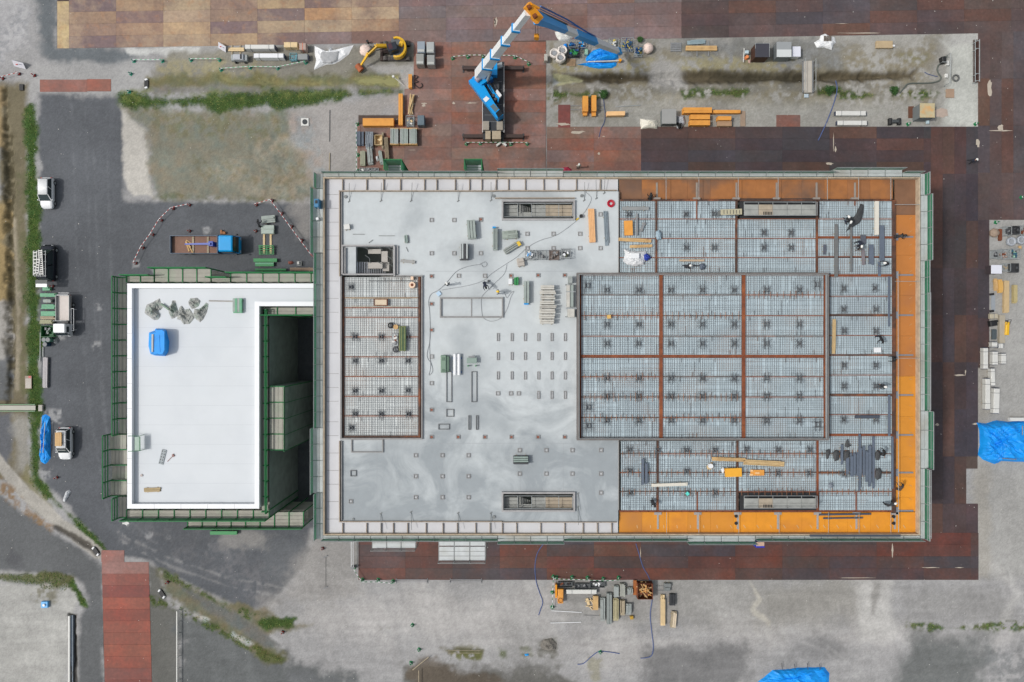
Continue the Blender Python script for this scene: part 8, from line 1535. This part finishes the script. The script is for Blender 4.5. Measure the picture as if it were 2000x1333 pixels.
g_=W(617,396,14.3);o=empty('material_hoist',(g_[0],g_[1],12.94),'blue material hoist fixed on the upper west scaffold','hoist');mb=MB();mb.bx(0,0,.5,.9,0,1.2,0,.04);lpart('housing',mb,mat('hoist_blue',(60,120,160),.5,.1,2),o);mb=MB();mb.bx(0,.1,.25,.35,1.2,1.25);lpart('opening',mb,black,o);mb=MB();mb.tube([(.1,-.4,1),(.3,-1.6,.3)],.05,5);lpart('guide_rail',mb,galv,o)
mb=MB();c=W(619,427,13.5);mb.bx(c[0],c[1],.3,.3,12.94,13.4,10,.03);single('bucket',mb,white,(c[0],c[1],12.94),'white can on the west scaffold below the blue hoist','can')
# ---------------------------------------------------------------- people
def person_mesh(pose,top,trouser,helmet):
 me=bpy.data.meshes.new('person_cage');V=[];E=[];Rr=[]
 def v(p,r_,par=None):V.append(p);Rr.append(r_);i=len(V)-1;(E.append((par,i))if par is not None else None);return i
 lean={'stand':0,'bend':.42,'walk':.06,'kneel':.3}[pose];hz={'stand':.92,'bend':.86,'walk':.9,'kneel':.45}[pose]
 pel=v((0,0,hz),.15);sp=v((0,lean*.5,hz+.25),.14,pel);ch=v((0,lean,hz+.46-lean*.25),.17,sp);nk=v((0,lean*1.22,hz+.6-lean*.45),.065,ch);hd=v((0,lean*1.4+.01,hz+.72-lean*.5),.1,nk);v((0,lean*1.5+.01,hz+.82-lean*.55),.085,hd)
 step=.22 if pose=='walk' else.03
 for s_ in(-1,1):
  hp=v((s_*.1,0,hz-.05),.105,pel)
  if pose=='kneel':kn=v((s_*.13,.32,.42 if s_>0 else.1),.08,hp);an=v((s_*.13,.2 if s_>0 else-.25,.09),.05,kn)
  else:kn=v((s_*.11,s_*step*.6+.02,.49),.075,hp);an=v((s_*.12,s_*step-.03,.1),.05,kn)
  v((s_*.13,V[an][1]+.16,.05),.045,an)
  sh=v((s_*.19,lean,hz+.5-lean*.3),.075,ch);fw=.2 if pose in('bend','kneel')else.05;el=v((s_*.27,lean+fw*.8,hz+.22-lean*.4),.05,sh);wr=v((s_*.24,lean+fw*1.5+.05,hz-.02-lean*.2),.035,el);pa=v((s_*.24,V[wr][1]+.03,V[wr][2]-.06),.034,wr)
  for k in range(4):a=v((V[pa][0]-s_*(.03-.02*k),V[pa][1]+.012,V[pa][2]-.055-.004*(k%3)),.009,pa);v((V[a][0],V[a][1]+.014,V[a][2]-.035),.008,a)
  t=v((V[pa][0]-s_*.04,V[pa][1]+.03,V[pa][2]-.01),.01,pa);v((V[t][0]-s_*.01,V[t][1]+.02,V[t][2]-.03),.009,t)
 me.from_pydata(V,E,[]);ob=bpy.data.objects.new('person_cage',me);COL.objects.link(ob);md=ob.modifiers.new('s','SKIN');sk=me.skin_vertices[0].data
 for i,r_ in enumerate(Rr):sk[i].radius=(r_,r_*(.75 if i in(0,1,2)else 1))
 sk[0].use_root=True;ms=ob.modifiers.new('u','SUBSURF');ms.levels=1;ms.render_levels=1
 dg=bpy.context.evaluated_depsgraph_get();nm=bpy.data.meshes.new_from_object(ob.evaluated_get(dg));nm.name='person';bpy.data.objects.remove(ob)
 for m_ in(top,trouser,mat('skin',(196,150,124),.6,.05,3),black):nm.materials.append(m_)
 for p in nm.polygons:
  z_=p.center.z;x_=abs(p.center.x);p.use_smooth=True
  p.material_index=3 if z_<.11 else(1 if z_<hz+.02 and x_<.2 else(2 if(z_>hz+.6-lean*.45 and(lean<.2 or p.center.y>lean*1.42))or(x_>.2 and z_<hz-lean*.3-.07)else 0))
 return nm,lean,hz
def person(px,py,z0,pose,top,trouser,helmet,label,rz):
 nm,lean,hz=person_mesh(pose,top,trouser,helmet);hz_=hz+.8;c=W(px,py,z0+hz_*.9);ob=bpy.data.objects.new('person',nm);COL.objects.link(ob);ob.location=(c[0],c[1],z0);ob.rotation_euler=(0,0,R(rz));tag(ob,label,'person','workers on the site')
 hy,hh=lean*1.45+.01,hz+.76-lean*.53;mb=MB();mb.smooth=True;rg=[]
 for k in range(6):a=k*15;rg.append([(math.cos(t*.524)*.135*math.cos(R(a)),hy+math.sin(t*.524)*.155*math.cos(R(a)),hh+.02+.15*math.sin(R(a)))for t in range(12)])
 mb.rings(rg);mb.bx(0,hy+.15,.2,.1,hh+.01,hh+.03);h_=mb.build('helmet',helmet);h_.parent=ob
 mb=MB()
 for s_ in(-1,1):mb.bx(s_*.035,hy+.098,.02,.01,hh-.01,hh+.002)
 mb.bx(0,hy+.108,.02,.025,hh-.05,hh-.02);mb.bx(0,hy+.1,.05,.008,hh-.075,hh-.068);f_=mb.build('face_detail',mat('face_dark',(120,80,66)));f_.parent=ob
 return ob
nav=mat('cloth_navy',(36,42,58),.9,.15,4);cha=mat('cloth_charcoal',(44,46,50),.9,.15,4);ygr=mat('cloth_grey',(110,112,116),.9,.15,4);wh=mat('helmet_white',(226,226,222),.3,.02,1);yh=mat('helmet_yellow',(230,190,40),.3,.02,1)
for a in((873,555,13,'stand',cha,nav,wh,'worker in dark clothes standing left of the long cable on the slab',20),(945,551,13,'bend',nav,cha,black,'worker in navy bending over the cable in the middle of the slab',200),(973,570,13,'stand',ygr,nav,yh,'worker with a yellow helmet above the raised plinth',90),(1906,311,.03,'walk',nav,cha,wh,'worker with a white helmet walking on the dark plates by the road corner',230),(1131,323,.03,'stand',mat('cloth_pale',(196,188,176),.9,.1,4),nav,wh,'worker in pale clothes standing on plates just above the north scaffold',0),(503,441,0,'bend',cha,black,black,'worker in black bending beside the grey green boards on the asphalt',0),
          (1341,519,13,'kneel',cha,nav,wh,'kneeling worker in the north bay beside the blue grey sack',270),(1667,423,13,'bend',cha,black,wh,'worker bending at the upper part of the long dark sheet pile',160),(1663,431,13,'kneel',cha,nav,wh,'worker kneeling at the lower end of the long dark sheet pile',30),(1684,470,13,'bend',nav,cha,wh,'worker bending on the slate sheet in the north east bays',180),(1689,481,13,'kneel',mat('cloth_brown',(74,62,54),.9,.15,4),cha,black,'worker in brown kneeling below the slate sheet',100),(1741,514,13,'bend',cha,nav,wh,'worker bending beside the east beam above the yellow marker',90),(1758,460,12.62,'bend',black,cha,black,'worker in black on the weathered orange formwork at the right',270),
          (1756,702,12.62,'kneel',black,cha,black,'worker in black kneeling against the east beam on the orange strip',90),(1725,657,13,'bend',black,nav,black,'worker in black in the east bays above the white panel',180),(1729,756,13,'stand',cha,cha,wh,'worker with a white helmet in the lower east bays',90),(1734,891,13,'bend',black,cha,black,'worker in black right of the dark oval pieces',40),(1276,981,13,'kneel',cha,cha,black,'worker crouching in the lowest south west bay',200),(1764,960,12.62,'bend',mat('cloth_brown',(74,62,54)),cha,black,'worker on the bright orange strip near the south east corner',0),(1740,990,13,'bend',cha,cha,wh,'worker at the south east corner of the rebar field',300),(1272,388,12.62,'kneel',black,black,black,'worker crouching at the end of the first beam on the north orange strip',0)):
 person(*a)
print('PLATES',NPL[0],'OBJ',len(bpy.data.objects))
